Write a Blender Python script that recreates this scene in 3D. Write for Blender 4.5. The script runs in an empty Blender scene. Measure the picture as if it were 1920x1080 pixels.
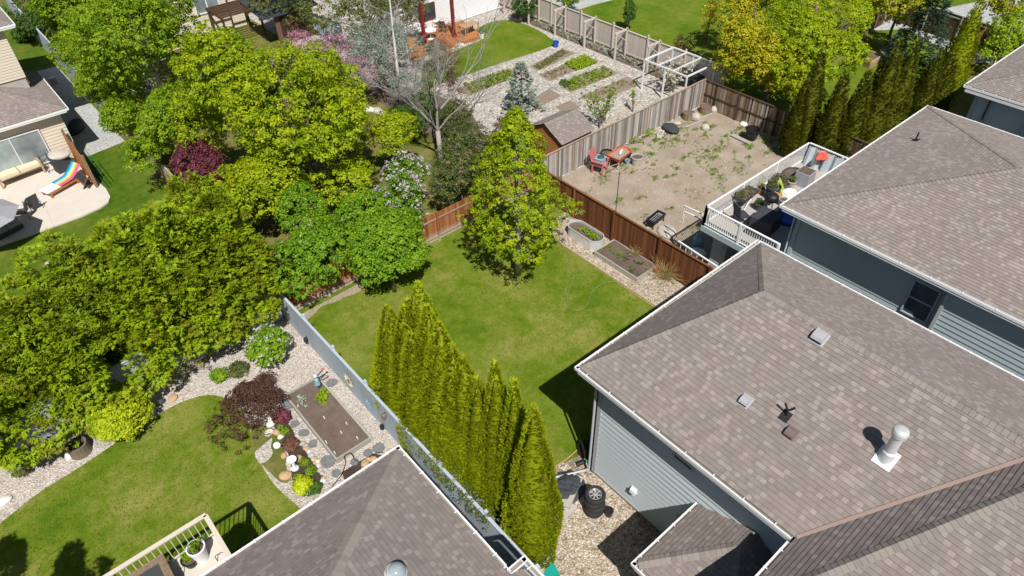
import bpy, math, random
import numpy as np
from mathutils import Vector, Matrix
from mathutils.geometry import tessellate_polygon
R = math.radians
rng = np.random.default_rng(7)
random.seed(7)
scene = bpy.context.scene
COL = scene.collection

# ---------------------------------------------------------------- camera
CAM_H = 22.0
RT = Vector((0.757637, -0.652373, -0.019891))
UP = Vector((0.443581, 0.492321, 0.748903))
FW = Vector((0.478772, 0.57622, -0.662381))
cam_d = bpy.data.cameras.new("camera")
cam_d.sensor_width = 36.0
cam_d.lens = 1307.595 / 1920 * 36
cam_d.clip_end = 600
cam = bpy.data.objects.new("camera", cam_d)
COL.objects.link(cam)
m3 = Matrix((RT, UP, -FW)).transposed()
cam.matrix_world = Matrix.Translation((0, 0, CAM_H)) @ m3.to_4x4()
scene.camera = cam

# ---------------------------------------------------------------- sky, sun, exposure
SUN = Vector((-0.262, -0.526, 0.809)).normalized()
world = bpy.data.worlds.new("World")
scene.world = world
world.use_nodes = True
wn = world.node_tree
sky = wn.nodes.new("ShaderNodeTexSky")
sky.sky_type = 'NISHITA'
sky.sun_disc = False
sky.sun_elevation = math.asin(SUN.z)
sky.sun_rotation = math.atan2(SUN.x, SUN.y)
wn.links.new(sky.outputs[0], wn.nodes["Background"].inputs[0])
wn.nodes["Background"].inputs[1].default_value = 0.052
sun_d = bpy.data.lights.new("sun", 'SUN')
sun_d.energy = 5.0
sun_d.angle = R(0.5)
sun_d.color = (1.0, 0.955, 0.89)
sun = bpy.data.objects.new("sun", sun_d)
COL.objects.link(sun)
sun.rotation_euler = SUN.to_track_quat('Z', 'Y').to_euler()
sun.location = SUN * 80
scene.view_settings.view_transform = 'Standard'
scene.view_settings.look = 'None'
scene.view_settings.exposure = 0.14
scene.view_settings.gamma = 1.0
scene.cycles.max_bounces = 5
scene.cycles.diffuse_bounces = 2
scene.cycles.transmission_bounces = 4
scene.cycles.transparent_max_bounces = 4

def G(px, py, h=0.0):
    """point at height h that the photograph shows at pixel (px, py)"""
    d = RT * ((px - 960) / 1307.595) - UP * ((py - 540) / 1307.595) + FW
    t = (h - CAM_H) / d.z
    return Vector((d.x * t, d.y * t, h))

# ---------------------------------------------------------------- node helpers
class NT:
    def __init__(self, name):
        self.m = bpy.data.materials.new(name)
        self.m.use_nodes = True
        self.t = self.m.node_tree
        self.t.nodes.clear()
        self.out = self.t.nodes.new("ShaderNodeOutputMaterial")
        self._tc = None
    def n(self, typ, ins=None, **props):
        nd = self.t.nodes.new(typ)
        for k, v in props.items():
            setattr(nd, k, v)
        if ins:
            for k, v in ins.items():
                s = nd.inputs[k]
                if isinstance(v, bpy.types.NodeSocket):
                    self.t.links.new(v, s)
                else:
                    s.default_value = v
        return nd
    def math(self, op, a, b=0.0, c=None):
        ins = {0: a, 1: b}
        if c is not None: ins[2] = c
        return self.n("ShaderNodeMath", ins, operation=op).outputs[0]
    def coord(self, which='Object'):
        if self._tc is None: self._tc = self.n("ShaderNodeTexCoord")
        return self._tc.outputs[which]
    def noise(self, scale, detail=3.0, rough=0.55, vec=None, dist=0.0):
        return self.n("ShaderNodeTexNoise", {'Vector': vec if vec is not None else self.coord(), 'Scale': scale, 'Detail': detail, 'Roughness': rough, 'Distortion': dist}).outputs[0]
    def ramp(self, fac, stops):
        nd = self.n("ShaderNodeValToRGB", {0: fac})
        e = nd.color_ramp.elements
        while len(e) < len(stops): e.new(0.5)
        for el, (p, c) in zip(e, stops):
            el.position = p
            el.color = (*c, 1) if len(c) == 3 else c
        return nd.outputs[0]
    def mix(self, fac, a, b, mode='MIX'):
        def cc(v): return (*v, 1) if isinstance(v, tuple) and len(v) == 3 else v
        nd = self.n("ShaderNodeMixRGB", {0: fac, 1: cc(a), 2: cc(b)}, blend_type=mode)
        return nd.outputs[0]
    def mul(self, col, fac):   # colour times a grey value
        return self.mix(1.0, col, fac, 'MULTIPLY')
    def bump(self, height, strength=0.5, dist=0.02):
        return self.n("ShaderNodeBump", {'Height': height, 'Strength': strength, 'Distance': dist}).outputs[0]
    def pbsdf(self, color, rough=0.8, normal=None, metallic=0.0, spec=0.3, **kw):
        ins = {'Base Color': (*color, 1) if isinstance(color, tuple) and len(color) == 3 else color,
               'Roughness': rough, 'Metallic': metallic, 'Specular IOR Level': spec}
        if normal is not None: ins['Normal'] = normal
        ins.update(kw)
        return self.n("ShaderNodeBsdfPrincipled", ins)
    def done(self, sh):
        self.t.links.new(sh.outputs[0], self.out.inputs[0])
        return self.m

def paint(name, rgb, rough=0.6, var=0.12, scale=3.0, metallic=0.0, fine=25.0, bump=0.0, spec=0.35):
    """plain coloured surface with the uneven tone of something left outdoors"""
    t = NT(name)
    a = t.noise(scale, 4)
    b = t.noise(fine, 3)
    s = t.math('ADD', t.math('MULTIPLY', a, var * 2), t.math('MULTIPLY', b, var))
    s = t.math('ADD', s, 1 - var * 1.5)
    g = t.n("ShaderNodeCombineColor", {0: s, 1: s, 2: s}).outputs[0]
    col = t.mul((*rgb, 1), g)
    nrm = t.bump(b, bump, 0.02) if bump else None
    return t.done(t.pbsdf(col, rough, nrm, metallic, spec))

def grass_mat(name, dark, mid, dry, dryness=0.5, patch=0.35):
    t = NT(name)
    big = t.noise(patch, 4, 0.6)
    med = t.noise(2.2, 5, 0.65, dist=0.4)
    fine = t.noise(16, 4, 0.75)
    vfine = t.noise(55, 2, 0.8)
    f = t.math('ADD', t.math('MULTIPLY', big, 1.15), t.math('MULTIPLY', med, 0.75))
    f = t.math('ADD', f, t.math('MULTIPLY', fine, 0.55))
    f = t.math('MULTIPLY', f, 0.43)
    c = t.ramp(f, [(0.40, dark), (0.50, mid), (0.555 + 0.06 * (1 - dryness), tuple(0.6 * m + 0.4 * d for m, d in zip(mid, dry))), (0.69, dry)])
    v = t.math('ADD', t.math('MULTIPLY', vfine, 0.7), t.math('MULTIPLY', fine, 0.4))
    v = t.math('ADD', v, 0.46)
    g = t.n("ShaderNodeCombineColor", {0: v, 1: v, 2: v}).outputs[0]
    c = t.mul(c, g)
    nrm = t.bump(t.math('ADD', fine, t.math('MULTIPLY', vfine, 1.0)), 0.5, 0.03)
    return t.done(t.pbsdf(c, 0.95, nrm, spec=0.1))

def gravel_mat(name, stops, scale=16.0, soil=(0.12, 0.1, 0.08), soil_amt=0.1, big=0.5, bump=1.0):
    t = NT(name)
    v = t.n("ShaderNodeTexVoronoi", {'Vector': t.coord(), 'Scale': scale, 'Randomness': 1.0}, feature='F1')
    v2 = t.n("ShaderNodeTexVoronoi", {'Vector': t.coord(), 'Scale': scale * 0.45, 'Randomness': 1.0}, feature='F1')
    rnd = t.n("ShaderNodeSeparateColor", {0: v.outputs['Color']}).outputs[0]
    rnd2 = t.n("ShaderNodeSeparateColor", {0: v2.outputs['Color']}).outputs[1]
    r = t.math('ADD', t.math('MULTIPLY', rnd, 0.72), t.math('MULTIPLY', rnd2, 0.28))
    c = t.ramp(r, stops)
    lo = t.noise(big, 4, 0.6)
    c = t.mix(t.math('MULTIPLY', t.math('GREATER_THAN', t.math('ADD', lo, t.math('MULTIPLY', t.noise(6, 4), 0.5)), 1.0 - soil_amt), 0.6), c, soil)
    dist = t.math('MULTIPLY', v.outputs['Distance'], scale * 0.0 + 1.0)
    gap = t.n("ShaderNodeMapRange", {0: dist, 1: 0.35, 2: 0.62, 3: 1.0, 4: 0.68}).outputs[0]
    tone = t.math('MULTIPLY', gap, t.math('ADD', 0.75, t.math('MULTIPLY', lo, 0.5)))
    g = t.n("ShaderNodeCombineColor", {0: tone, 1: tone, 2: tone}).outputs[0]
    c = t.mul(c, g)
    nrm = t.bump(t.math('SUBTRACT', 1.0, dist), bump, 0.03)
    return t.done(t.pbsdf(c, 0.85, nrm, spec=0.25))

def soil_mat(name, a, b, scale=5.0):
    t = NT(name)
    n1 = t.noise(scale * 0.25, 5, 0.65)
    n2 = t.noise(scale * 4, 5, 0.75)
    f = t.math('ADD', t.math('MULTIPLY', n1, 0.7), t.math('MULTIPLY', n2, 0.5))
    c = t.ramp(f, [(0.4, a), (0.8, b)])
    return t.done(t.pbsdf(c, 0.95, t.bump(n2, 0.9, 0.04), spec=0.1))

def shingle_mat(name, k=1.0, warm=1.0):
    """laminated shingles: rows follow the real courses in v, tabs vary in u"""
    t = NT(name)
    uv = t.n("ShaderNodeSeparateXYZ", {0: t.coord('UV')})
    u, v = uv.outputs[0], uv.outputs[1]
    row = t.math('FLOOR', t.math('ADD', v, 0.001))
    off = t.n("ShaderNodeTexWhiteNoise", {'W': row}, noise_dimensions='1D').outputs[0]
    uu = t.math('ADD', t.math('DIVIDE', u, 0.135), t.math('MULTIPLY', off, 7.3))
    wob = t.noise(1.3, 1, vec=t.n("ShaderNodeCombineXYZ", {0: t.math('MULTIPLY', uu, 0.9), 1: t.math('MULTIPLY', row, 3.71), 2: 0.0}).outputs[0])
    cell = t.math('FLOOR', t.math('ADD', uu, t.math('MULTIPLY', wob, 0.2)))
    wnz = t.n("ShaderNodeTexWhiteNoise", {0: t.n("ShaderNodeCombineXYZ", {0: cell, 1: row, 2: 0.0}).outputs[0]}, noise_dimensions='3D')
    rnd = wnz.outputs[0]
    c = t.ramp(rnd, [(0.0, (0.202 * k * warm, 0.180 * k, 0.166 * k)), (0.28, (0.218 * k * warm, 0.195 * k, 0.181 * k)), (0.62, (0.232 * k * warm, 0.208 * k, 0.194 * k)), (0.78, (0.242 * k * warm, 0.217 * k, 0.202 * k)), (0.85, (0.272 * k * warm, 0.245 * k, 0.229 * k)), (1.0, (0.298 * k * warm, 0.270 * k, 0.252 * k))])
    rnd2 = t.n("ShaderNodeSeparateColor", {0: wnz.outputs[1]}).outputs[2]
    c = t.mix(t.math('MULTIPLY', t.math('GREATER_THAN', rnd2, 0.965), 0.55), c, (0.30 * k, 0.295 * k, 0.25 * k))
    vf = t.math('FRACT', v)
    # shadow line of each course, painted as a thin darker strip at its butt
    edge = t.math('MULTIPLY', t.math('LESS_THAN', vf, 0.085), 0.33)
    fine = t.noise(90, 2, 0.8)
    stain = t.noise(0.45, 5, 0.6)
    st = t.noise(2.3, 4, 0.6)
    tone = t.math('ADD', t.math('MULTIPLY', fine, 0.30), t.math('MULTIPLY', stain, 0.32))
    tone = t.math('ADD', tone, t.math('MULTIPLY', st, 0.16))
    tone = t.math('SUBTRACT', t.math('ADD', tone, 0.62), edge)
    g = t.n("ShaderNodeCombineColor", {0: tone, 1: tone, 2: tone}).outputs[0]
    c = t.mul(c, g)
    h = t.math('ADD', t.math('MULTIPLY', t.math('LESS_THAN', rnd, 0.7), -0.5), t.math('MULTIPLY', fine, 0.25))
    return t.done(t.pbsdf(c, 0.93, t.bump(h, 0.6, 0.008), spec=0.15))

def cap_mat(name):
    t = NT(name)
    tint = t.n("ShaderNodeAttribute", attribute_name='tint').outputs['Fac']
    c = t.ramp(tint, [(0.0, (0.215, 0.188, 0.17)), (0.35, (0.25, 0.222, 0.20)), (0.6, (0.262, 0.232, 0.207)), (0.85, (0.285, 0.25, 0.218)), (1.0, (0.275, 0.25, 0.232))])
    fine = t.noise(60, 3, 0.8)
    g = t.math('ADD', t.math('MULTIPLY', fine, 0.5), 0.72)
    c = t.mul(c, t.n("ShaderNodeCombineColor", {0: g, 1: g, 2: g}).outputs[0])
    return t.done(t.pbsdf(c, 0.93, t.bump(fine, 0.4, 0.01), spec=0.15))

def wood_mat(name, stops, streak=14.0, rough=0.85, wear=None, wear_h=0.4, wear_col=(0.55, 0.52, 0.5)):
    """boards: tone per board from the tint attribute plus grain that runs along z"""
    t = NT(name)
    tint = t.n("ShaderNodeAttribute", attribute_name='tint').outputs['Fac']
    mp = t.n("ShaderNodeMapping", {0: t.coord(), 3: (1.0, 1.0, 0.12)}).outputs[0]
    gr = t.noise(streak, 5, 0.7, vec=mp)
    f = t.math('ADD', t.math('MULTIPLY', tint, 0.55), t.math('MULTIPLY', gr, 0.5))
    c = t.ramp(f, stops)
    if wear:
        z = t.n("ShaderNodeSeparateXYZ", {0: t.n("ShaderNodeNewGeometry").outputs[0]}).outputs[2]
        w = t.n("ShaderNodeMapRange", {0: t.math('ADD', z, t.math('MULTIPLY', t.noise(9, 4, 0.8, vec=mp), -1.6 * wear_h)), 1: -0.8 * wear_h, 2: 0.6 * wear_h, 3: wear, 4: 0.0}).outputs[0]
        c = t.mix(w, c, wear_col)
    return t.done(t.pbsdf(c, rough, t.bump(gr, 0.35, 0.01), spec=0.2))

def leaf_mat(name, stops, trans=0.35, rough=0.55, tcol=None):
    t = NT(name)
    tint = t.n("ShaderNodeAttribute", attribute_name='tint').outputs['Fac']
    c = t.ramp(tint, stops)
    p = t.pbsdf(c, rough, spec=0.25)
    tr = t.n("ShaderNodeBsdfTranslucent", {0: t.mix(0.35, c, tcol if tcol else (0.35, 0.5, 0.02))})
    return t.done(t.n("ShaderNodeMixShader", {0: trans, 1: p.outputs[0], 2: tr.outputs[0]}))

def glass_mat(name, rgb=(0.03, 0.045, 0.06), rough=0.08):
    t = NT(name)
    n = t.noise(0.8, 3)
    c = t.ramp(n, [(0.35, rgb), (0.7, tuple(x * 2.2 for x in rgb))])
    return t.done(t.pbsdf(c, rough, spec=0.8))

# ---------------------------------------------------------------- mesh builder
def basis(d, up=Vector((0, 0, 1))):
    d = Vector(d).normalized()
    if abs(d.dot(up)) > 0.99: up = Vector((1, 0, 0))
    s = d.cross(up).normalized()
    return d, s, s.cross(d).normalized()

class MB:
    def __init__(self):
        self.v = []; self.f = []; self.uv = []; self.t = []; self.m = []
        self.tint = 0.5; self.mi = 0
    def face(self, pts, uvs=None):
        i = len(self.v)
        self.v += [tuple(p) for p in pts]
        self.f.append(tuple(range(i, i + len(pts))))
        self.uv.append(uvs if uvs else [(0, 0)] * len(pts))
        self.t.append(self.tint); self.m.append(self.mi)
    def mesh(self, pts, faces):
        i = len(self.v)
        self.v += [tuple(p) for p in pts]
        for f in faces:
            self.f.append(tuple(i + k for k in f))
            self.uv.append([(0, 0)] * len(f)); self.t.append(self.tint); self.m.append(self.mi)
    def obox(self, c, ax, ay, az):
        """box with centre c and half axes"""
        c = Vector(c); ax = Vector(ax); ay = Vector(ay); az = Vector(az)
        p = [c + sx * ax + sy * ay + sz * az for sz in (-1, 1) for sy in (-1, 1) for sx in (-1, 1)]
        self.mesh(p, [(0, 2, 3, 1), (4, 5, 7, 6), (0, 1, 5, 4), (2, 6, 7, 3), (0, 4, 6, 2), (1, 3, 7, 5)])
        return self
    def box(self, x0, x1, y0, y1, z0, z1):
        return self.obox(((x0 + x1) / 2, (y0 + y1) / 2, (z0 + z1) / 2), ((x1 - x0) / 2, 0, 0), (0, (y1 - y0) / 2, 0), (0, 0, (z1 - z0) / 2))
    def bar(self, a, b, w, h, up=Vector((0, 0, 1))):
        a = Vector(a); b = Vector(b)
        d, s, u = basis(b - a, up)
        return self.obox((a + b) / 2, (b - a) / 2, s * w / 2, u * h / 2)
    def tube(self, pts, rad, n=6, cap=True):
        pts = [Vector(p) for p in pts]
        if not hasattr(rad, '__len__'): rad = [rad] * len(pts)
        rings = []; s_prev = None
        for i, p in enumerate(pts):
            d = (pts[min(i + 1, len(pts) - 1)] - pts[max(i - 1, 0)])
            if d.length < 1e-6: d = Vector((0, 0, 1))
            d, s, u = basis(d)
            if s_prev is not None:
                s = (s_prev - d * s_prev.dot(d)).normalized(); u = s.cross(d)
            s_prev = s
            rings.append([p + (s * math.cos(k * 2 * math.pi / n) + u * math.sin(k * 2 * math.pi / n)) * rad[i] for k in range(n)])
        f = []
        for i in range(len(pts) - 1):
            for k in range(n):
                a = i * n + k; b = i * n + (k + 1) % n
                f.append((a, a + n, b + n, b))
        if cap:
            f.append(tuple(range(n))); f.append(tuple(range((len(pts) - 1) * n + n - 1, (len(pts) - 1) * n - 1, -1)))
        self.mesh([p for r in rings for p in r], f)
        return self
    def lathe(self, c, prof, n=20, axis=(0, 0, 1), close=False):
        c = Vector(c); d, s, u = basis(axis)
        pts = []; f = []
        for (r, z) in prof:
            for k in range(n):
                a = k * 2 * math.pi / n
                pts.append(c + d * z + (s * math.cos(a) + u * math.sin(a)) * r)
        for i in range(len(prof) - 1):
            for k in range(n):
                a = i * n + k; b = i * n + (k + 1) % n
                f.append((a, a + n, b + n, b))
        zs = [q[1] for q in prof]
        if prof[0][0] > 1e-4 and prof[0][1] <= min(zs) + 1e-6: f.append(tuple(range(n)))
        if prof[-1][0] > 1e-4 and prof[-1][1] >= max(zs) - 1e-6: f.append(tuple(range((len(prof) - 1) * n + n - 1, (len(prof) - 1) * n - 1, -1)))
        self.mesh(pts, f)
        return self
    def poly(self, pts):
        """flat, possibly concave polygon"""
        tri = tessellate_polygon([[Vector(p) for p in pts]])
        self.mesh(pts, [tuple(t) for t in tri])
        return self
    def slab(self, pts, z0, z1):
        tri = tessellate_polygon([[Vector((p[0], p[1], 0)) for p in pts]])
        n = len(pts)
        P = [(p[0], p[1], z1) for p in pts] + [(p[0], p[1], z0) for p in pts]
        self.mesh(P, [tuple(t) for t in tri] + [tuple(n + i for i in reversed(t)) for t in tri] + [(i, (i + 1) % n, n + (i + 1) % n, n + i) for i in range(n)])
        return self
    def blob(self, c, r, seed=0, sub=2, rough=0.18, flat=1.0):
        """stone-like lump"""
        c = Vector(c)
        import bmesh
        bm = bmesh.new(); bmesh.ops.create_icosphere(bm, subdivisions=sub, radius=1.0)
        rs = random.Random(seed); ph = [Vector((rs.uniform(-1, 1), rs.uniform(-1, 1), rs.uniform(-1, 1))).normalized() for _ in range(7)]
        am = [rs.uniform(0.5, 1) for _ in ph]
        rr = r if hasattr(r, '__len__') else (r, r, r * flat)
        ca, sa = math.cos(seed * 1.7), math.sin(seed * 1.7)
        pts = []
        for vv in bm.verts:
            p = vv.co.copy()
            k = 1 + rough * sum(a * math.tanh(3.5 * (p.dot(q) - 0.45)) for a, q in zip(am, ph)) * -0.5
            x, y = p.x * rr[0] * k, p.y * rr[1] * k
            pts.append(c + Vector((x * ca - y * sa, x * sa + y * ca, p.z * rr[2] * k)))
        self.mesh(pts, [tuple(v.index for v in f.verts) for f in bm.faces])
        bm.free()
        return self
    def courses(self, poly, up, row, thick, vscale=None):
        """plane polygon covered by overlapping courses (shingles, lap siding); up = uphill direction in the plane"""
        poly = [Vector(p) for p in poly]
        n = Vector((0, 0, 0))
        for i in range(len(poly)):
            n += (poly[i] - poly[0]).cross(poly[(i + 1) % len(poly)] - poly[0])
        n.normalize()
        up = Vector(up); up = (up - n * up.dot(n)).normalized()
        if n.dot(Vector((0, 0, 1))) < -1e-6: n = -n
        if abs(n.z) < 1e-3:
            n = n if getattr(self, 'flipn', None) is None else (n if n.dot(Vector(self.flipn)) > 0 else -n)
        s = up.cross(n)
        o = poly[0]
        L = [((p - o).dot(s), (p - o).dot(up)) for p in poly]
        v0 = min(q[1] for q in L); v1 = max(q[1] for q in L)
        nrow = int(math.ceil((v1 - v0) / row))
        def clip(pts, v, keep_above):
            out = []
            for i in range(len(pts)):
                a = pts[i]; b = pts[(i + 1) % len(pts)]
                ia = (a[1] >= v) == keep_above or abs(a[1] - v) < 1e-9
                ib = (b[1] >= v) == keep_above or abs(b[1] - v) < 1e-9
                if ia: out.append(a)
                if ia != ib and abs(b[1] - a[1]) > 1e-12:
                    k = (v - a[1]) / (b[1] - a[1])
                    out.append((a[0] + (b[0] - a[0]) * k, v))
            return out
        for r in range(nrow):
            va = v0 + r * row; vb = min(va + row, v1)
            q = clip(clip(L, va, True), vb, False)
            qq = []
            for pnt in q:
                if not qq or (abs(pnt[0] - qq[-1][0]) + abs(pnt[1] - qq[-1][1])) > 1e-6: qq.append(pnt)
            if len(qq) > 2 and (abs(qq[0][0] - qq[-1][0]) + abs(qq[0][1] - qq[-1][1])) < 1e-6: qq.pop()
            if len(qq) < 3: continue
            P3 = []; UV = []
            for (x, y) in qq:
                k = 1 - (y - va) / row
                P3.append(o + s * x + up * y + n * (thick * max(0, k)))
                UV.append((x, min(r + 0.999, (y - v0) / row)))
            self.face(P3, UV)
            low = [x for (x, y) in qq if y - va < 1e-6]
            if len(low) >= 2:
                a, b = min(low), max(low)
                self.face([o + s * a + up * va, o + s * b + up * va, o + s * b + up * va + n * thick, o + s * a + up * va + n * thick],
                          [(a, r + 0.02), (b, r + 0.02), (b, r + 0.03), (a, r + 0.03)])
        return self
    def build(self, name, mat, parent=None, smooth=False, local=False):
        me = bpy.data.meshes.new(name)
        off = Vector((0, 0, 0))
        if parent is not None and not local:
            off = WLOC.get(parent.name, Vector((0, 0, 0)))
        v = np.array(self.v, dtype=np.float64).reshape(-1, 3) - np.array(off)
        me.from_pydata(v.tolist(), [], self.f)
        mats = mat if isinstance(mat, (list, tuple)) else [mat]
        for mm in mats: me.materials.append(mm)
        if any(self.m): me.polygons.foreach_set('material_index', self.m)
        if any(u[0] != (0, 0) or u[-1] != (0, 0) for u in self.uv[:50]):
            ul = me.uv_layers.new(name='UVMap')
            ul.data.foreach_set('uv', [c for u in self.uv for p in u for c in p])
        a = me.attributes.new('tint', 'FLOAT', 'FACE')
        a.data.foreach_set('value', self.t)
        if smooth: me.polygons.foreach_set('use_smooth', [True] * len(me.polygons))
        me.update()
        o = bpy.data.objects.new(name, me)
        COL.objects.link(o)
        if parent is not None:
            o.parent = parent
            WLOC[o.name] = off
        return o

WLOC = {}
def tag(o, label=None, cat=None, group=None, kind=None):
    if label: o['label'] = label
    if cat: o['category'] = cat
    if group: o['group'] = group
    if kind: o['kind'] = kind
    return o
def thing(name, label, cat, loc=(0, 0, 0), rotz=0.0, group=None):
    o = bpy.data.objects.new(name, None)
    o.empty_display_size = 0.2
    COL.objects.link(o)
    o.location = loc; o.rotation_euler = (0, 0, rotz)
    WLOC[o.name] = Vector(loc)
    return tag(o, label, cat, group)
def copy_thing(root, loc, rotz, label, scale=None):
    kids = {}
    for c in COL.objects:
        if c.parent is not None: kids.setdefault(c.parent.name, []).append(c)
    def cp(o, par):
        n = o.copy(); COL.objects.link(n)
        if par is not None: n.parent = par
        for ch in kids.get(o.name, []): cp(ch, n)
        return n
    r = cp(root, None)
    r.location = loc; r.rotation_euler = (0, 0, rotz)
    if scale: r.scale = (scale, scale, scale)
    r['label'] = label
    return r
def single(mb, name, mat, label, cat, group=None, smooth=False):
    return tag(mb.build(name, mat, smooth=smooth), label, cat, group)
def struct(mb, name, mat):
    return tag(mb.build(name, mat), kind='structure')

def smooth_poly(pts, k=6, closed=True):
    """Catmull-Rom through 2-D points"""
    out = []; n = len(pts)
    P = [Vector((p[0], p[1])) for p in pts]
    rngi = range(n) if closed else range(n - 1)
    for i in rngi:
        g = (lambda j: P[j % n]) if closed else (lambda j: P[max(0, min(n - 1, j))])
        p0, p1, p2, p3 = g(i - 1), g(i), g(i + 1), g(i + 2)
        for j in range(k):
            t = j / k
            out.append(0.5 * ((2 * p1) + (p2 - p0) * t + (2 * p0 - 5 * p1 + 4 * p2 - p3) * t * t + (3 * p1 - p0 - 3 * p2 + p3) * t ** 3))
    if not closed: out.append(P[-1])
    return [(p.x, p.y) for p in out]
def gp(pix, h=0.0): return [tuple(G(x, y, h))[:2] for x, y in pix]
def sheet(name, pts, z, mat, kind='structure', smooth_edge=False):
    if smooth_edge: pts = smooth_poly(pts)
    mb = MB(); mb.poly([(p[0], p[1], z) for p in pts])
    o = mb.build(name, mat)
    # face up
    me = o.data
    if len(me.polygons) and me.polygons[0].normal.z < 0: me.flip_normals()
    tag(o, kind=kind)
    return o

# ---------------------------------------------------------------- materials
M = {}
M['lawn'] = grass_mat('lawn_grass', (0.060, 0.128, 0.006), (0.115, 0.172, 0.011), (0.285, 0.262, 0.075), 0.55)
M['lawn_lush'] = grass_mat('lush_grass', (0.055, 0.125, 0.006), (0.105, 0.165, 0.010), (0.22, 0.225, 0.04), 0.3)
M['lawn_dark'] = grass_mat('deep_grass', (0.035, 0.09, 0.005), (0.07, 0.13, 0.008), (0.19, 0.19, 0.04), 0.3)
M['lawn_dry'] = grass_mat('dry_grass', (0.08, 0.10, 0.015), (0.13, 0.14, 0.03), (0.24, 0.20, 0.08), 0.9)
M['soil'] = soil_mat('garden_soil', (0.10, 0.075, 0.058), (0.19, 0.15, 0.12), 6)
M['soil_dark'] = soil_mat('damp_soil', (0.05, 0.036, 0.028), (0.10, 0.076, 0.058), 8)
M['soil_bed'] = soil_mat('raked_soil', (0.135, 0.10, 0.08), (0.215, 0.168, 0.135), 9)
M['soil_dry'] = soil_mat('dry_plot_soil', (0.20, 0.155, 0.115), (0.34, 0.275, 0.21), 7)
M['dirt'] = soil_mat('sandy_dirt', (0.25, 0.203, 0.152), (0.44, 0.37, 0.295), 3)
M['gravel_tan'] = gravel_mat('tan_river_gravel', [(0.0, (0.16, 0.11, 0.07)), (0.3, (0.42, 0.33, 0.235)), (0.65, (0.58, 0.49, 0.385)), (1.0, (0.82, 0.77, 0.69))], 19)
M['gravel_white'] = gravel_mat('pale_gravel', [(0.0, (0.34, 0.28, 0.24)), (0.3, (0.54, 0.47, 0.41)), (0.7, (0.66, 0.60, 0.54)), (1.0, (0.82, 0.79, 0.76))], 21, soil_amt=0.05)
M['gravel_stone'] = gravel_mat('white_cobble', [(0.0, (0.24, 0.205, 0.175)), (0.3, (0.46, 0.42, 0.37)), (0.7, (0.58, 0.54, 0.49)), (1.0, (0.78, 0.75, 0.71))], 9, soil_amt=0.12)
M['gravel_grey'] = gravel_mat('crushed_grey_gravel', [(0.0, (0.27, 0.27, 0.26)), (1.0, (0.55, 0.56, 0.56))], 20)
M['gravel_light'] = gravel_mat('light_grey_gravel', [(0.0, (0.32, 0.33, 0.33)), (0.5, (0.55, 0.56, 0.55)), (1.0, (0.75, 0.76, 0.76))], 22, soil_amt=0.02)
M['concrete'] = paint('patio_concrete', (0.60, 0.55, 0.49), 0.9, 0.12, 1.2, fine=9, bump=0.1)
M['concrete_grey'] = paint('grey_concrete', (0.42, 0.40, 0.36), 0.9, 0.14, 2, bump=0.1)
M['shingle'] = shingle_mat('asphalt_shingles', 1.0, 1.05)
M['shingle2'] = shingle_mat('asphalt_shingles_pale', 1.07, 1.055)  # same shingles in a slightly paler tone
M['cap'] = cap_mat('ridge_cap_shingles')
M['white'] = paint('white_metal', (0.84, 0.85, 0.86), 0.45, 0.06, 2)
M['white_trim'] = paint('white_trim', (0.74, 0.75, 0.75), 0.5, 0.07, 2)
M['gutter_in'] = paint('gutter_floor_brown', (0.26, 0.23, 0.19), 0.8, 0.3, 4)  # darker brown for the floor inside the white channel
M['siding_blue'] = paint('blue_grey_siding', (0.53, 0.605, 0.64), 0.6, 0.05, 0.7, fine=6)
M['siding_grey'] = paint('grey_siding', (0.42, 0.50, 0.53), 0.6, 0.05, 0.7, fine=6)
M['siding_beige'] = paint('beige_siding', (0.66, 0.585, 0.48), 0.6, 0.05, 0.7, fine=6)
M['siding_white'] = paint('white_siding', (0.74, 0.76, 0.78), 0.6, 0.05, 0.7, fine=6)
M['trim_grey'] = paint('grey_trim', (0.42, 0.46, 0.48), 0.5, 0.05, 1)
M['soffit'] = paint('soffit_panel', (0.55, 0.57, 0.58), 0.7, 0.05, 1)
M['glass'] = glass_mat('window_glass')
M['glass_pale'] = glass_mat('pale_window_glass', (0.16, 0.19, 0.20), 0.1)
M['fence_grey'] = wood_mat('grey_painted_boards', [(0.2, (0.37, 0.43, 0.49)), (0.8, (0.46, 0.52, 0.58))], 8)
M['fence_taupe'] = wood_mat('taupe_painted_boards', [(0.2, (0.50, 0.44, 0.39)), (0.8, (0.62, 0.555, 0.50))], 8)
M['fence_brown'] = wood_mat('brown_stained_boards', [(0.15, (0.085, 0.032, 0.014)), (0.5, (0.165, 0.062, 0.026)), (0.9, (0.27, 0.115, 0.05))], 12)
M['fence_orange'] = wood_mat('worn_orange_boards', [(0.15, (0.11, 0.04, 0.015)), (0.5, (0.30, 0.11, 0.04)), (0.9, (0.48, 0.22, 0.10))], 12, wear=0.8, wear_h=0.45)
M['fence_weather'] = wood_mat('weathered_silver_boards', [(0.15, (0.09, 0.07, 0.055)), (0.42, (0.22, 0.19, 0.17)), (0.62, (0.40, 0.365, 0.34)), (0.9, (0.58, 0.55, 0.52))], 10)
M['fence_weather2'] = wood_mat('weathered_brown_boards', [(0.25, (0.05, 0.035, 0.025)), (0.45, (0.17, 0.115, 0.07)), (0.6, (0.26, 0.20, 0.145)), (0.8, (0.5, 0.46, 0.42))], 10)
M['fence_dark'] = wood_mat('dark_brown_boards', [(0.15, (0.035, 0.02, 0.013)), (0.6, (0.10, 0.058, 0.036)), (0.9, (0.2, 0.13, 0.09))], 9)
M['wood_rail'] = wood_mat('weathered_rail', [(0.2, (0.22, 0.16, 0.11)), (0.8, (0.42, 0.33, 0.25))], 20)
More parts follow.
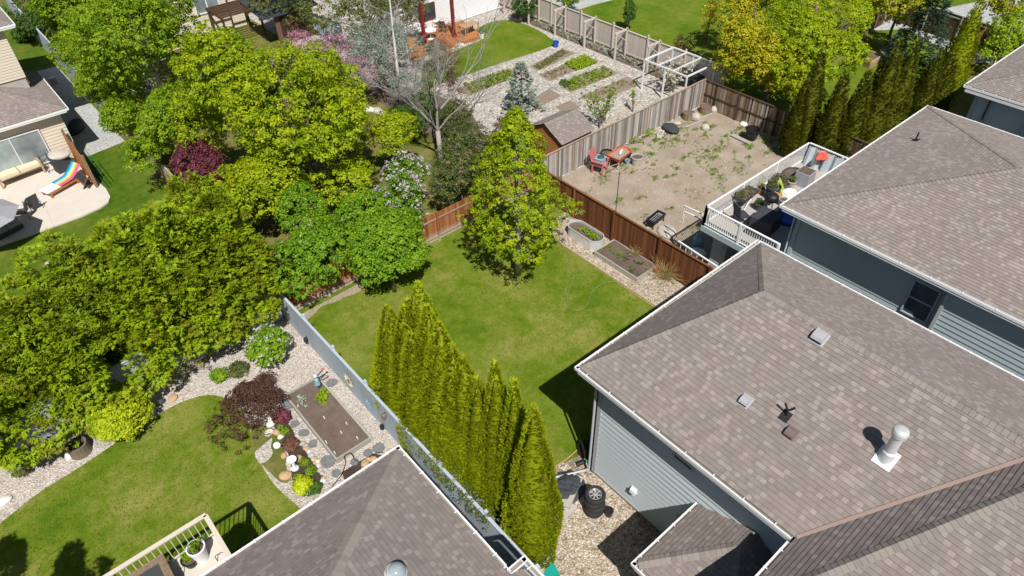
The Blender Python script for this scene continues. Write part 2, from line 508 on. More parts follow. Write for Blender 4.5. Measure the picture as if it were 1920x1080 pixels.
M['wood_grey'] = wood_mat('grey_weathered_timber', [(0.2, (0.28, 0.26, 0.235)), (0.8, (0.48, 0.455, 0.42))], 20)
M['wood_tan'] = wood_mat('tan_timber', [(0.2, (0.33, 0.21, 0.12)), (0.8, (0.55, 0.40, 0.25))], 20)
M['wood_orange'] = wood_mat('orange_stained_timber', [(0.2, (0.30, 0.11, 0.035)), (0.8, (0.5, 0.22, 0.08))], 16)
M['wood_red'] = paint('dark_red_paint', (0.20, 0.022, 0.022), 0.55, 0.15)
M['black'] = paint('black_plastic', (0.018, 0.019, 0.022), 0.5, 0.2, 5)
M['rubber'] = paint('tyre_rubber', (0.028, 0.029, 0.031), 0.8, 0.3, 6, bump=0.2)
M['charcoal'] = paint('charcoal_fabric', (0.045, 0.05, 0.06), 0.8, 0.25, 4, bump=0.2)
M['metal'] = paint('galvanised_steel', (0.68, 0.71, 0.73), 0.4, 0.12, 3, metallic=0.35)
M['metal_dark'] = paint('dark_metal', (0.06, 0.065, 0.07), 0.5, 0.2, 3)
M['vent_grey'] = paint('grey_vent_plastic', (0.38, 0.38, 0.41), 0.5, 0.12, 5)
M['vent_brown'] = paint('brown_vent_plastic', (0.17, 0.125, 0.12), 0.5, 0.12, 5)
M['terracotta'] = paint('terracotta', (0.42, 0.16, 0.08), 0.8, 0.2, 6)
M['orange_clay'] = paint('orange_clay', (0.55, 0.25, 0.10), 0.8, 0.25, 6)
M['rock'] = paint('pale_rock', (0.46, 0.43, 0.38), 0.9, 0.3, 4, bump=0.6)
M['rock_warm'] = paint('warm_rock', (0.48, 0.32, 0.18), 0.9, 0.3, 5, bump=0.5)
M['rock_white'] = paint('white_rock', (0.66, 0.65, 0.62), 0.9, 0.2, 6, bump=0.5)
M['slate'] = paint('slate_stone', (0.17, 0.175, 0.18), 0.85, 0.35, 6, bump=0.5)
M['bark'] = paint('tree_bark', (0.17, 0.13, 0.10), 0.9, 0.35, 6, bump=0.8)
M['bark_grey'] = paint('grey_bark', (0.34, 0.31, 0.28), 0.9, 0.3, 6, bump=0.8)
M['bark_birch'] = paint('white_birch_bark', (0.60, 0.58, 0.55), 0.8, 0.35, 7, bump=0.4)
M['teal'] = paint('teal_tarp', (0.01, 0.30, 0.26), 0.5, 0.2, 3)
M['blue'] = paint('blue_plastic', (0.01, 0.09, 0.46), 0.4, 0.1, 4)
M['pale_blue'] = paint('pale_blue_plastic', (0.22, 0.40, 0.47), 0.45, 0.1, 4)
M['red_cloth'] = paint('coral_cloth', (0.68, 0.10, 0.07), 0.8, 0.2, 6)
M['pink'] = paint('faded_red_plastic', (0.52, 0.16, 0.18), 0.6, 0.15, 6)
M['orange'] = paint('faded_orange_plastic', (0.56, 0.125, 0.045), 0.5, 0.15, 5)
M['cream'] = paint('cream_fabric', (0.66, 0.58, 0.40), 0.9, 0.12, 5)
M['cloth_grey'] = paint('grey_fabric', (0.33, 0.33, 0.35), 0.9, 0.12, 5)
M['yellow'] = paint('yellow_plastic', (0.55, 0.50, 0.05), 0.6, 0.15, 5)
M['lime'] = paint('lime_green_plastic', (0.38, 0.48, 0.08), 0.6, 0.15, 5)
def lm(n, a, b, c, tr=0.35, **k): M[n] = leaf_mat(n, [(0.0, a), (0.5, b), (1.0, c)], tr, **k)
lm('leaf_maple', (0.15, 0.24, 0.004), (0.33, 0.43, 0.006), (0.54, 0.58, 0.014), 0.4)
lm('leaf_gold', (0.189, 0.246, 0.009), (0.392, 0.420, 0.012), (0.667, 0.507, 0.026))
lm('leaf_green', (0.085, 0.18, 0.008), (0.20, 0.33, 0.010), (0.38, 0.50, 0.02), 0.4)
lm('leaf_shrub', (0.065, 0.16, 0.008), (0.15, 0.31, 0.010), (0.30, 0.46, 0.025))
lm('leaf_deep', (0.025, 0.062, 0.013), (0.056, 0.125, 0.019), (0.125, 0.213, 0.031))
lm('leaf_lime', (0.260, 0.351, 0.008), (0.442, 0.546, 0.013), (0.676, 0.754, 0.026))
lm('leaf_burg', (0.046, 0.023, 0.018), (0.098, 0.046, 0.033), (0.195, 0.091, 0.058), 0.2, tcol=(0.15, 0.05, 0.02))
lm('leaf_purple', (0.07, 0.018, 0.025), (0.15, 0.035, 0.055), (0.30, 0.09, 0.12), 0.25, tcol=(0.3, 0.05, 0.08))
lm('leaf_olive', (0.052, 0.085, 0.019), (0.117, 0.156, 0.039), (0.221, 0.221, 0.078))
lm('leaf_silver', (0.163, 0.213, 0.163), (0.300, 0.362, 0.288), (0.475, 0.525, 0.450), 0.15)
lm('leaf_thuja', (0.185, 0.185, 0.010), (0.33, 0.405, 0.008), (0.52, 0.60, 0.014), 0.28)
lm('leaf_thuja_dark', (0.075, 0.078, 0.010), (0.15, 0.175, 0.012), (0.33, 0.29, 0.02), 0.22)
lm('leaf_cedar', (0.21, 0.19, 0.013), (0.275, 0.405, 0.010), (0.46, 0.58, 0.02), 0.36)
lm('leaf_spruce', (0.020, 0.050, 0.025), (0.045, 0.090, 0.045), (0.090, 0.150, 0.080), 0.1)
lm('petal_pink', (0.320, 0.120, 0.190), (0.500, 0.240, 0.330), (0.660, 0.420, 0.500), 0.3, tcol=(0.6, 0.3, 0.4))
lm('petal_lilac', (0.400, 0.330, 0.420), (0.620, 0.550, 0.620), (0.820, 0.780, 0.820), 0.3, tcol=(0.7, 0.6, 0.7))
lm('petal_white', (0.500, 0.500, 0.350), (0.700, 0.700, 0.550), (0.850, 0.850, 0.750), 0.3, tcol=(0.7, 0.7, 0.5))
lm('grass_straw', (0.260, 0.190, 0.070), (0.420, 0.330, 0.130), (0.580, 0.470, 0.220), 0.2)

# ================================================================ THE SETTING: ground
LOT1, LOT2, LOT3 = 6.82, 22.1, 37.3
YF = 24.55
sheet('ground', [(-150, -150), (200, -150), (200, 220), (-150, 220)], 0.0, M['lawn_dry'])
sheet('back_lawn', [(LOT1, 9.0), (LOT2, 9.0), (LOT2, YF), (LOT1, YF)], 0.004, M['lawn'])
sheet('side_gravel', smooth_poly([(20.0, 9.6), (22.08, 9.6), (22.08, 21.9), (21.3, 21.8), (20.35, 21.2), (19.98, 20.4), (19.92, 17), (19.9, 13.8)], 1), 0.008, M['gravel_tan'])
sheet('yard_gravel', [(LOT1, 2.0), (20, 2.0), (20.0, 10.1), (15, 10.15), (12.6, 10.3), (11.6, 10.3), (11.0, 10.42), (10.5, 10.62), (10.0, 10.7), (LOT1, 10.5)], 0.008, M['gravel_tan'])
sheet('bare_patch', smooth_poly(gp([(562, 592), (600, 571), (640, 549), (690, 524), (700, 530), (668, 550), (650, 556), (630, 566), (604, 574), (590, 588), (572, 602)]), 4), 0.0085, M['dirt'])
sheet('path_gravel', [(-14, 3), (LOT1, 3), (LOT1, YF), (-14, YF)], 0.004, M['gravel_white'])
ll_lawn = smooth_poly(gp([(-60, 1030), (0, 982), (70, 926), (140, 882), (200, 842), (240, 814), (300, 776), (345, 752), (390, 741), (425, 748), (452, 770), (468, 800), (475, 840), (495, 880), (520, 915), (560, 950)]), 5, closed=False) + [(2.9, 12), (2.9, 4), (-13, 4), (-14, 19.5)]
sheet('curved_lawn', ll_lawn, 0.008, M['lawn'])
sheet('mossy_patch', smooth_poly(gp([(472, 802), (492, 798), (515, 806), (527, 822), (535, 850), (538, 880), (545, 900), (528, 905), (505, 885), (484, 862), (474, 835)]), 4), 0.012, M['lawn_dry'])
sheet('pebble_patch', smooth_poly(gp([(478, 850), (490, 838), (510, 822), (508, 838), (512, 850), (500, 865), (486, 868)]), 4), 0.016, M['gravel_white'])
sheet('flower_bed_soil', smooth_poly(gp([(512, 790), (540, 795), (556, 820), (572, 845), (588, 868), (605, 890), (607, 905), (590, 918), (565, 925), (548, 900), (545, 870), (538, 845), (524, 820)]), 4), 0.0165, M['soil_dark'])
sheet('fence_soil', gp([(640, 886), (700, 850), (735, 858), (720, 900), (660, 930)]), 0.008, M['soil_dark'])
# yard of bare sandy dirt behind the right-hand house
sheet('dirt_yard', [(LOT2, 4.0), (LOT3, 4.0), (LOT3, YF), (LOT2, YF)], 0.004, M['dirt'])
# vegetable garden yard
sheet('garden_gravel', [(22.0, YF), (39.6, YF), (39.6, 62), (22.0, 62)], 0.004, M['gravel_stone'])
sheet('garden_lawn', smooth_poly(gp([(790, 170), (835, 154), (935, 120), (1036, 86), (1032, 72), (1000, 52), (962, 39), (930, 39), (905, 48), (885, 62), (905, 72), (870, 88), (836, 102), (800, 118)]), 3), 0.008, M['lawn_lush'])
sheet('shade_bed', smooth_poly([(21.9, 24.7), (24.6, 24.8), (25.2, 28.5), (24.2, 31.5), (25.5, 35), (24.6, 40), (21.9, 42)], 4), 0.009, M['soil'])
sheet('trellis_bed', [(38.45, 27.5), (39.55, 27.5), (39.55, 46), (38.6, 46)], 0.009, M['soil'])
beds = {'a': [(992, 125), (1055, 91), (1080, 100), (1010, 133)], 'b': [(1009, 141), (1092, 106), (1123, 114), (1032, 152)], 'c': [(1045, 156), (1135, 124), (1160, 137), (1070, 174)],
        'd': [(1088, 182), (1176, 143), (1200, 158), (1120, 192)], 'e': [(996, 187), (1030, 166), (1053, 180), (1009, 202)], 'f': [(1042, 200), (1070, 188), (1087, 201), (1060, 217)],
        'g': [(850, 168), (955, 128), (982, 138), (880, 180)]}
for k, pp in beds.items():
    sheet('soil_plot', gp(pp), 0.012, M['soil_dry'])
# yard with the big maple, patio-house yard, yard beyond the taupe fence
sheet('maple_yard_lawn', [(6.95, YF), (22.0, YF), (22.0, 60), (6.95, 60)], 0.004, M['lawn_dry'])
sheet('patio_yard_lawn', [(-30, YF), (6.85, YF), (6.85, 80), (-30, 80)], 0.004, M['lawn_dark'])
sheet('side_path', [(3.9, 46.0), (6.75, 46.4), (6.75, 62), (3.9, 62)], 0.009, M['gravel_light'])
patio = gp([(-90, 492), (0, 463), (50, 446), (100, 427), (155, 407), (190, 391), (204, 381), (208, 371), (200, 356), (190, 347)]) + [(3.9, 46.3), (-12, 46.3)]
mb = MB(); mb.slab(patio, 0.0, 0.09); struct(mb, 'patio', M['concrete'])
mb = MB()
for a, b in [((83, 382), (101, 426)), ((93, 375), (150, 355))]:
    mb.bar(G(a[0], a[1], 0.091), G(b[0], b[1], 0.091), 0.018, 0.004)
struct(mb, 'patio_joint', M['concrete_grey'])
sheet('neighbour_lawn', [(39.8, YF - 8), (90, YF - 8), (90, 70), (39.8, 70)], 0.004, M['lawn_lush'])
sheet('neighbour_path', gp([(1075, 22), (1110, 10), (1165, -4), (1300, -60), (1000, -80), (960, -10)]), 0.009, M['gravel_light'])
sheet('far_street', gp([(1560, 60), (1700, 30), (1900, -10), (2100, 40), (1930, 110), (1820, 120), (1700, 55)]), 0.009, M['gravel_light'])

# ================================================================ fences
FENCES = 'board fences between the yards'
def fence(name, label, p0, p1, h, mat, bay=2.4, bw=0.14, post_mat=None, rail_mat=None, rail_side=1, cap=True, post_up=0.06, rails=(0.3, 1.45), gap=0.006, postw=0.1, posts=None, tmin=0.0, seed=1, jitter=0.0, post_side=0):
    p0 = Vector((p0[0], p0[1], 0)); p1 = Vector((p1[0], p1[1], 0))
    d = (p1 - p0); L = d.length; d.normalize(); s = Vector((-d.y, d.x, 0))
    rs = random.Random(seed)
    root = thing(name, label, 'fence', tuple(p0), 0, FENCES)
    nb = max(1, round(L / bay)); bl = L / nb
    pos = posts if posts is not None else [i * bl for i in range(nb + 1)]
    for i in range(len(pos) - 1):
        a, b = pos[i], pos[i + 1]
        mb = MB(); x = a; n = max(1, round((b - a) / bw)); w = (b - a) / n
        for k in range(n):
            mb.tint = min(1, max(0, rs.gauss(0.5, 0.25)))
            c = p0 + d * (x + w / 2); hh = h + rs.uniform(-jitter, jitter)
            mb.obox(c + Vector((0, 0, hh / 2 + 0.02)), d * (w - gap) / 2, s * 0.009, (0, 0, hh / 2 - 0.02)); x += w
        mb.build('panel', mat, root)
        for z in rails:
            rb = MB(); rb.tint = rs.uniform(0.3, 0.8)
            rb.obox(p0 + d * (a + b) / 2 + s * rail_side * 0.032 + Vector((0, 0, z)), d * (b - a) / 2, s * 0.02, (0, 0, 0.042)); rb.build('rail', rail_mat or mat, root)
        if cap:
            rb = MB(); rb.tint = rs.uniform(0.3, 0.8)
            rb.obox(p0 + d * (a + b) / 2 + Vector((0, 0, h + 0.035)), d * ((b - a) / 2 - 0.002), s * 0.055, (0, 0, 0.017)); rb.build('cap_rail', rail_mat or mat, root)
    for x in pos:
        pb = MB(); pb.tint = rs.uniform(0.2, 0.9)
        off = s * (0.055 * rail_side + post_side * 0.02)
        pb.obox(p0 + d * x + off + Vector((0, 0, (h + post_up) / 2)), d * postw / 2, s * postw / 2, (0, 0, (h + post_up) / 2))
        pb.build('post', post_mat or rail_mat or mat, root)
    return root
fence('grey_fence', 'blue-grey painted board fence between the curved lawn yard and the row of cedars', (6.82, YF - 0.05), (6.82, 5.0), 1.78, M['fence_grey'], bay=2.45, bw=0.6, cap=True, rail_side=-1 * -1, post_up=0.14, postw=0.13, gap=0.010, seed=3)
fence('grey_fence', 'blue-grey board fence in shade at the foot of the overhanging conifers', (-12, YF), (6.7, YF), 1.75, M['fence_grey'], bay=2.4, bw=0.3, seed=4, cap=True)
fence('wood_fence', 'orange-brown worn wood fence with horizontal rails at the back of the central lawn', (6.95, YF), (22.0, YF), 1.7, M['fence_orange'], bay=2.15, bw=0.14, rail_mat=M['wood_rail'], post_mat=M['fence_orange'], rail_side=-1, rails=(0.28, 1.35), cap=False, jitter=0.01, seed=5)
fence('weathered_fence', 'silver weathered board fence with tan posts between dirt yard and vegetable garden', (22.12, YF + 0.1), (37.25, YF + 0.1), 1.82, M['fence_weather'], bw=0.11, rail_mat=M['wood_rail'], rail_side=-1, rails=(), posts=[0, 3.3, 6.45, 9.6, 12.4, 15.12], post_up=0.1, seed=6, jitter=0.008)
fence('weathered_fence', 'brown and silver weathered fence closing the far side of the dirt yard', (37.3, YF + 0.15), (37.3, 8.0), 1.82, M['fence_weather2'], bw=0.11, rail_mat=M['fence_dark'], rail_side=-1, rails=(0.9,), bay=2.7, seed=7, jitter=0.008)
fence('brown_fence', 'dark brown stained board fence beside the two planters of the central yard', (22.1, YF), (22.1, 5.4), 1.8, M['fence_brown'], bw=0.115, rail_mat=M['fence_brown'], rail_side=-1, rails=(0.16,), posts=[0, 3.3, 6.1, 9.05, 11.95, 14.9, 17.8, 19.15], post_up=0.12, seed=8)
fence('taupe_fence', 'long taupe painted board fence with trellis frames against it', (39.7, 24.7), (39.7, 52.0), 1.85, M['fence_taupe'], bw=0.15, rail_side=1, rails=(0.2,), bay=3.25, post_up=0.3, seed=9)
fence('old_fence', 'narrow dark weathered fence under the purple tree', (6.9, YF + 0.1), (6.9, 47.5), 1.7, M['fence_weather2'], bw=0.14, rail_side=1, bay=2.4, seed=10)
fence('pale_fence', 'pale grey panel fence past the gravel side path', (6.95, 49), (6.95, 78), 1.75, M['fence_grey'], bw=0.5, rail_side=-1, bay=2.4, seed=11)
a = G(528, 8, 1.6); b = G(640, 50, 1.6)
fence('pale_fence', 'light grey vertical board fence behind the pink blossom tree', (a.x, a.y), (b.x, b.y), 1.8, M['fence_grey'], bw=0.2, rail_side=-1, bay=2.4, seed=12)
a = G(1655, 50, 1.8); b = G(1712, 52, 1.8)
fence('dark_fence', 'dark brown board fence behind the timber raised bed', (53.5, 23.2), (62, 23.6), 1.9, M['fence_dark'], bw=0.3, rail_mat=M['wood_grey'], rail_side=-1, rails=(1.7,), bay=2.6, seed=13, gap=0.03)
fence('dark_fence', 'dark brown fence running behind the blue spruce', (60.5, 23.4), (58.5, 10.0), 1.9, M['fence_dark'], bw=0.16, rail_mat=M['wood_grey'], rail_side=-1, rails=(1.7,), bay=2.6, seed=14)
fence('red_brown_fence', 'reddish brown fence below the far house roof at the right edge', (52.0, 15.6), (61.0, 16.2), 1.7, M['fence_dark'], bw=0.12, rail_mat=M['fence_brown'], rail_side=-1, rails=(), bay=2.6, seed=15)

# ================================================================ houses
def plane_pts(pts): return [Vector(p) for p in pts]
def caps(root, a, b, na, nb, w=0.16, step=0.155, name='ridge_cap', seed=0):
    """cap shingles folded over a hip or ridge; na, nb = normals of the two roof planes"""
    a = Vector(a); b = Vector(b); d = (b - a).normalized(); L = (b - a).length
    na = Vector(na).normalized(); nb = Vector(nb).normalized()
    top = (na + nb).normalized()
    def side(n, other):
        s = n.cross(d).normalized()
        mid = (na + nb)
        o = other - n * other.dot(n)
        if s.dot(o) > 0: s = -s          # away from the other plane's face... fixed below
        return s
    sa = na.cross(d).normalized(); sb = nb.cross(d).normalized()
    if sa.z > 0: sa = -sa
    if sb.z > 0: sb = -sb
    if abs(sa.z) < 1e-4 or abs(sb.z) < 1e-4 or sa.dot(sb) > 0.5:
        if sa.dot(sb) > 0: sb = -sb
    mb = MB(); rs = random.Random(seed); n = int(L / step)
    for i in range(n):
        mb.tint = rs.random()
        s0 = a + d * (i * step); s1 = a + d * min(L, (i + 1) * step + 0.03)
        l0 = 0.030; l1 = 0.014
        for s in (sa, sb):
            nn = na if s is sa else nb
            mb.face([s0 + top * (l0 + 0.012), s1 + top * (l1 + 0.012), s1 + s * w + nn * l1, s0 + s * w + nn * l0])
            mb.face([s0 + top * (l0 + 0.012), s0 + s * w + nn * l0, s0 + s * w + nn * (l0 - 0.014), s0 + top * (l0 - 0.004)])
    return mb.build(name, M['cap'], root)
def roofplane(root, pts, up, mat=None, name='roof_plane', row=0.145):
    mb = MB(); mb.courses(pts, up, row, 0.011)
    o = mb.build(name, mat or M['shingle'], root)
    return o
def nrm(p):
    p = [Vector(x) for x in p]
    n = (p[1] - p[0]).cross(p[2] - p[0]).normalized()
    return n if n.z > 0 else -n
def gutter(root, a, b, out, w=0.145, h=0.11, hang=0.62, mat=None):
    """open metal channel along an eave from a to b (outer top lip), out = outward direction"""
    a = Vector(a); b = Vector(b); out = Vector(out).normalized(); d = (b - a).normalized(); L = (b - a).length
    inn = -out; z = Vector((0, 0, 1)); t = 0.012
    mb = MB()
    mid = (a + b) / 2
    mb.obox(mid + inn * t / 2 - z * h / 2, d * L / 2, out * t, z * h / 2)
    mb.obox(mid + inn * (w - t / 2) - z * h / 2, d * L / 2, out * t / 2, z * h / 2)
    for e in (a, b): mb.obox(e + inn * w / 2 - z * h / 2 + (d if e is a else -d) * 0.004, d * 0.003, out * (w / 2 - t), z * (h / 2 - 0.01))
    g = mb.build('gutter', mat or M['white'], root)
    mb = MB()
    mb.obox(mid + inn * w / 2 - z * (h * 0.62), d * (L / 2 - 0.01), out * (w / 2 - t - 0.001), z * h * 0.2)
    mb.build('gutter_floor', M['gutter_in'], g)
    k = int(L / hang)
    for i in range(min(k, 24)):
        p = a + d * (L * (i + 0.5) / k); mb = MB()
        mb.obox(p + inn * (w / 2 + 0.02) + z * 0.006, d * 0.014, out * (w / 2 + 0.035), z * 0.006)
        mb.build('gutter_hanger', M['white_trim'], g)
    return g
def fascia(root, a, b, out, w=0.15, h=0.2, mat=None):
    a = Vector(a); b = Vector(b); out = Vector(out).normalized()
    mb = MB(); mb.obox((a + b) / 2 - out * (w - 0.125) - Vector((0, 0, h / 2 + 0.012)), (b - a) / 2, out * 0.012, (0, 0, h / 2))
    return mb.build('fascia', mat or M['white_trim'], root)
def wall(root, a, b, z0, z1, out, mat, row=0.115, name='wall', lap=0.13):
    """lap-sided wall from a to b (xy), outward direction out"""
    mb = MB(); mb.flipn = out
    mb.courses([(a[0], a[1], z0), (b[0], b[1], z0), (b[0], b[1], z1), (a[0], a[1], z1)], (0, 0, 1), row, row * lap)
    return mb.build(name, mat, root)
def window(root, c, along, up, out, w, h, frame_mat, glass_mat, mull=1, horiz=False, fw=0.06, name='window'):
    along = Vector(along).normalized(); up = Vector(up).normalized(); out = Vector(out).normalized(); c = Vector(c) + out * 0.022
    mb = MB()
    for s in (-1, 1):
        mb.obox(c + along * s * (w / 2 - fw / 2) + out * 0.03, along * fw / 2, out * 0.03, up * h / 2)
        mb.obox(c + up * s * (h / 2 - fw / 2) + out * 0.03, along * (w / 2 - fw), out * 0.0295, up * fw / 2)
    if mull:
        if horiz: mb.obox(c + out * 0.028, along * (w / 2 - fw), out * 0.026, up * fw * 0.4)
        else: mb.obox(c + out * 0.028, along * fw * 0.4, out * 0.026, up * (h / 2 - fw))
    f = mb.build(name, frame_mat, root)
    g = MB(); g.obox(c + out * 0.012, along * (w / 2 - fw * 0.9), out * 0.008, up * (h / 2 - fw * 0.9))
    g.build('pane', glass_mat, f)
    return f
Z = Vector((0, 0, 1)); X = Vector((1, 0, 0)); Y = Vector((0, 1, 0))

# ---- main house (centre right)
E0 = 5.6
mh = thing('house', 'blue-grey sided house with large hipped shingle roof carrying a tall silver flue', 'house', (15.8, 4, 0))
A = Vector((10.97, 10.02, E0)); B = Vector((15.76, 7.10, 7.86)); Cc = Vector((20.55, 9.92, E0)); D = Vector((10.97, 2.34, E0)); V = Vector((15.76, -0.62, 7.86))
sl = (7.86 - E0) / (15.76 - 10.97)
pw = [A, D, V, B]; pn = [Cc, A, B]
E2 = Vector((20.55, -8, E0)); V2 = Vector((15.76, -8, 7.86))
pe = [Cc, B, V2, E2]
nW, nN, nE = nrm(pw), nrm(pn), nrm(pe)
roofplane(mh, pw, (1, 0, 1)); roofplane(mh, pn, (0, -1, 1)); roofplane(mh, pe, (-1, 0, 1), M['shingle2'])
caps(mh, A + Vector((0.1, -0.06, 0.03)), B, nW, nN, seed=1); caps(mh, Cc + Vector((-0.1, -0.06, 0.03)), B, nE, nN, seed=2, w=0.13); caps(mh, B, V2, nW, nE, seed=3)
# front wing: hip and dark back slope that meets the main roof in a valley
Wc = Vector((8.18, 2.34, E0)); Hn = Vector((17.0, -2.17, 9.02))
pwn = [Wc, D, V, Vector((19.2, -2.17, 9.02)), Hn]
roofplane(mh, pwn, (0, -1, 1))
pww = [Wc, Hn, Vector((17.0, -9, 9.02)), Vector((8.18, -9, E0))]
roofplane(mh, pww, (1, 0, 1))
caps(mh, Wc + Vector((0.1, -0.05, 0.03)), Hn, nrm(pwn), nrm(pww), seed=4, w=0.17)
mb = MB(); mb.tint = 0.4; vd = (V - D).normalized()
for k in range(2):
    pass
mb.obox((D + V) / 2 + Vector((0, 0, 0.035)), (V - D) / 2, vd.cross(Z).normalized() * 0.05, Z * 0.012)
mb.build('valley_flashing', paint('valley_metal', (0.34, 0.25, 0.215), 0.7, 0.1, 3), mh)
gutter(mh, (10.87, 10.12, E0), (20.65, 10.12, E0), (0, 1, 0)); gutter(mh, (10.87, 10.11, E0), (10.87, 2.42, E0), (-1, 0, 0), hang=0.86, w=0.14)
gutter(mh, (20.65, 10.02, E0), (20.65, -8, E0), (1, 0, 0)); gutter(mh, (8.08, 2.44, E0), (10.75, 2.44, E0), (0, 1, 0)); gutter(mh, (8.08, 2.43, E0), (8.08, -9, E0), (-1, 0, 0))
for a_, b_, o_ in [((10.99, 10.12, E0), (20.53, 10.12, E0), (0, 1, 0)), ((10.87, 9.98, E0), (10.87, 2.42, E0), (-1, 0, 0)), ((20.65, 9.98, E0), (20.65, -8, E0), (1, 0, 0)), ((8.2, 2.44, E0), (10.7, 2.44, E0), (0, 1, 0)), ((8.08, 2.3, E0), (8.08, -9, E0), (-1, 0, 0))]:
    fascia(mh, a_, b_, o_)
mb = MB(); mb.box(11.02, 11.44, 1.9, 9.98, E0 - 0.24, E0 - 0.22); mb.box(11.0, 20.5, 9.41, 9.985, E0 - 0.245, E0 - 0.225); mb.box(20.0, 20.5, -8, 9.4, E0 - 0.24, E0 - 0.22); mb.box(8.22, 11.0, 1.9, 2.3, E0 - 0.24, E0 - 0.22); mb.box(8.22, 8.75, -9, 1.9, E0 - 0.245, E0 - 0.225)
mb.build('soffit', M['soffit'], mh)
wall(mh, (11.43, 1.9), (11.43, 9.4), 0.25, E0 - 0.2, (-1, 0, 0), M['siding_blue'], row=0.25, lap=0.2)
wall(mh, (11.43, 9.4), (20.1, 9.4), 0.25, E0 - 0.2, (0, 1, 0), M['siding_blue']); wall(mh, (20.1, 9.4), (20.1, -8), 0.25, E0 - 0.2, (1, 0, 0), M['siding_blue'])
wall(mh, (8.7, 1.88), (11.42, 1.88), 0.25, E0 - 0.2, (0, 1, 0), M['siding_blue']); wall(mh, (8.7, 1.88), (8.7, -9), 0.25, E0 - 0.2, (-1, 0, 0), M['siding_blue'])
mb = MB(); mb.box(11.46, 20.07, -8, 9.37, 0, E0 - 0.25); mb.box(8.73, 11.6, -9, 1.85, 0, E0 - 0.25); mb.build('foundation', M['concrete_grey'], mh)
for x_ in (11.375, 20.01):
    mb = MB(); mb.box(x_, x_ + .145, 9.3, 9.455, 0.2, E0 - 0.23); mb.build('corner_board', M['trim_grey'], mh)
mb = MB(); mb.tube([(11.30, 9.52, E0 - 0.1), (11.30, 9.52, 0.35), (11.2, 9.6, 0.22), (9.75, 10.38, 0.12)], 0.045, 8); mb.build('downspout', M['trim_grey'], mh)
window(mh, (11.43, 6.02, 4.62), Y, Z, (-1, 0, 0), 0.75, 0.55, M['trim_grey'], M['glass'], mull=0)
window(mh, (11.43, 5.35, 1.35), Y, Z, (-1, 0, 0), 0.9, 1.0, M['trim_grey'], M['glass'], mull=0)
# dryer vent hood on the wall
vp = Vector((11.43, 7.52, 1.2))
mb = MB(); mb.obox(vp + Vector((-0.02, 0, 0)), X * 0.015, Y * 0.14, Z * 0.14); mb.mesh([vp + Vector(q) for q in [(-0.03, -0.11, 0.11), (-0.03, 0.11, 0.11), (-0.15, -0.11, 0.06), (-0.15, 0.11, 0.06), (-0.17, -0.11, -0.11), (-0.17, 0.11, -0.11), (-0.03, -0.11, -0.11), (-0.03, 0.11, -0.11)]], [(0, 1, 3, 2), (2, 3, 5, 4), (0, 2, 4, 6), (1, 7, 5, 3), (4, 5, 7, 6)])
mb.build('wall_vent', M['white'], mh)
# porch roof on the side wall
P1 = Vector((8.6, 5.22, 3.12)); P2 = Vector((8.6, 2.05, 3.12)); R0 = Vector((11.43, 3.42, 4.0)); r1 = G(1396, 1030, 4.0); R1 = Vector((r1.x, 3.42, 4.0)); Pw = Vector((11.43, 5.22, 3.12)); P3 = Vector((11.43, 2.05, 3.12))
ppn = [P1, Pw, R0, R1]; ppw = [P1, R1, P2]; pps = [P2, R1, R0, P3]
roofplane(mh, ppn, (0, -1, 1), name='porch_roof'); roofplane(mh, ppw, (1, 0, 1), name='porch_roof'); roofplane(mh, pps, (0, 1, 1), name='porch_roof')
caps(mh, P1 + Vector((0.05, -0.04, 0.02)), R1, nrm(ppn), nrm(ppw), seed=5, w=0.17); caps(mh, R1, R0, nrm(ppn), nrm(pps), seed=6); caps(mh, P2, R1, nrm(pps), nrm(ppw), seed=7)
gutter(mh, (8.5, 5.32, 3.12), (11.41, 5.32, 3.12), (0, 1, 0), hang=0.62); gutter(mh, (8.5, 5.31, 3.12), (8.5, 2.0, 3.12), (-1, 0, 0))
fascia(mh, (8.62, 5.32, 3.12), (11.41, 5.32, 3.12), (0, 1, 0)); fascia(mh, (8.5, 5.2, 3.12), (8.5, 2.0, 3.12), (-1, 0, 0))
mb = MB(); mb.box(8.64, 11.41, 2.1, 5.18, 2.9, 2.93); mb.build('porch_ceiling', M['soffit'], mh)
mb = MB(); mb.box(8.75, 8.89, 4.85, 4.99, 0.1, 2.9); mb.box(8.75, 8.89, 2.2, 2.34, 0.1, 2.9); mb.build('porch_post', M['white_trim'], mh)
mb = MB(); mb.box(8.72, 11.4, 2.1, 5.05, 0.0, 0.16); mb.build('porch_slab', M['concrete_grey'], mh)
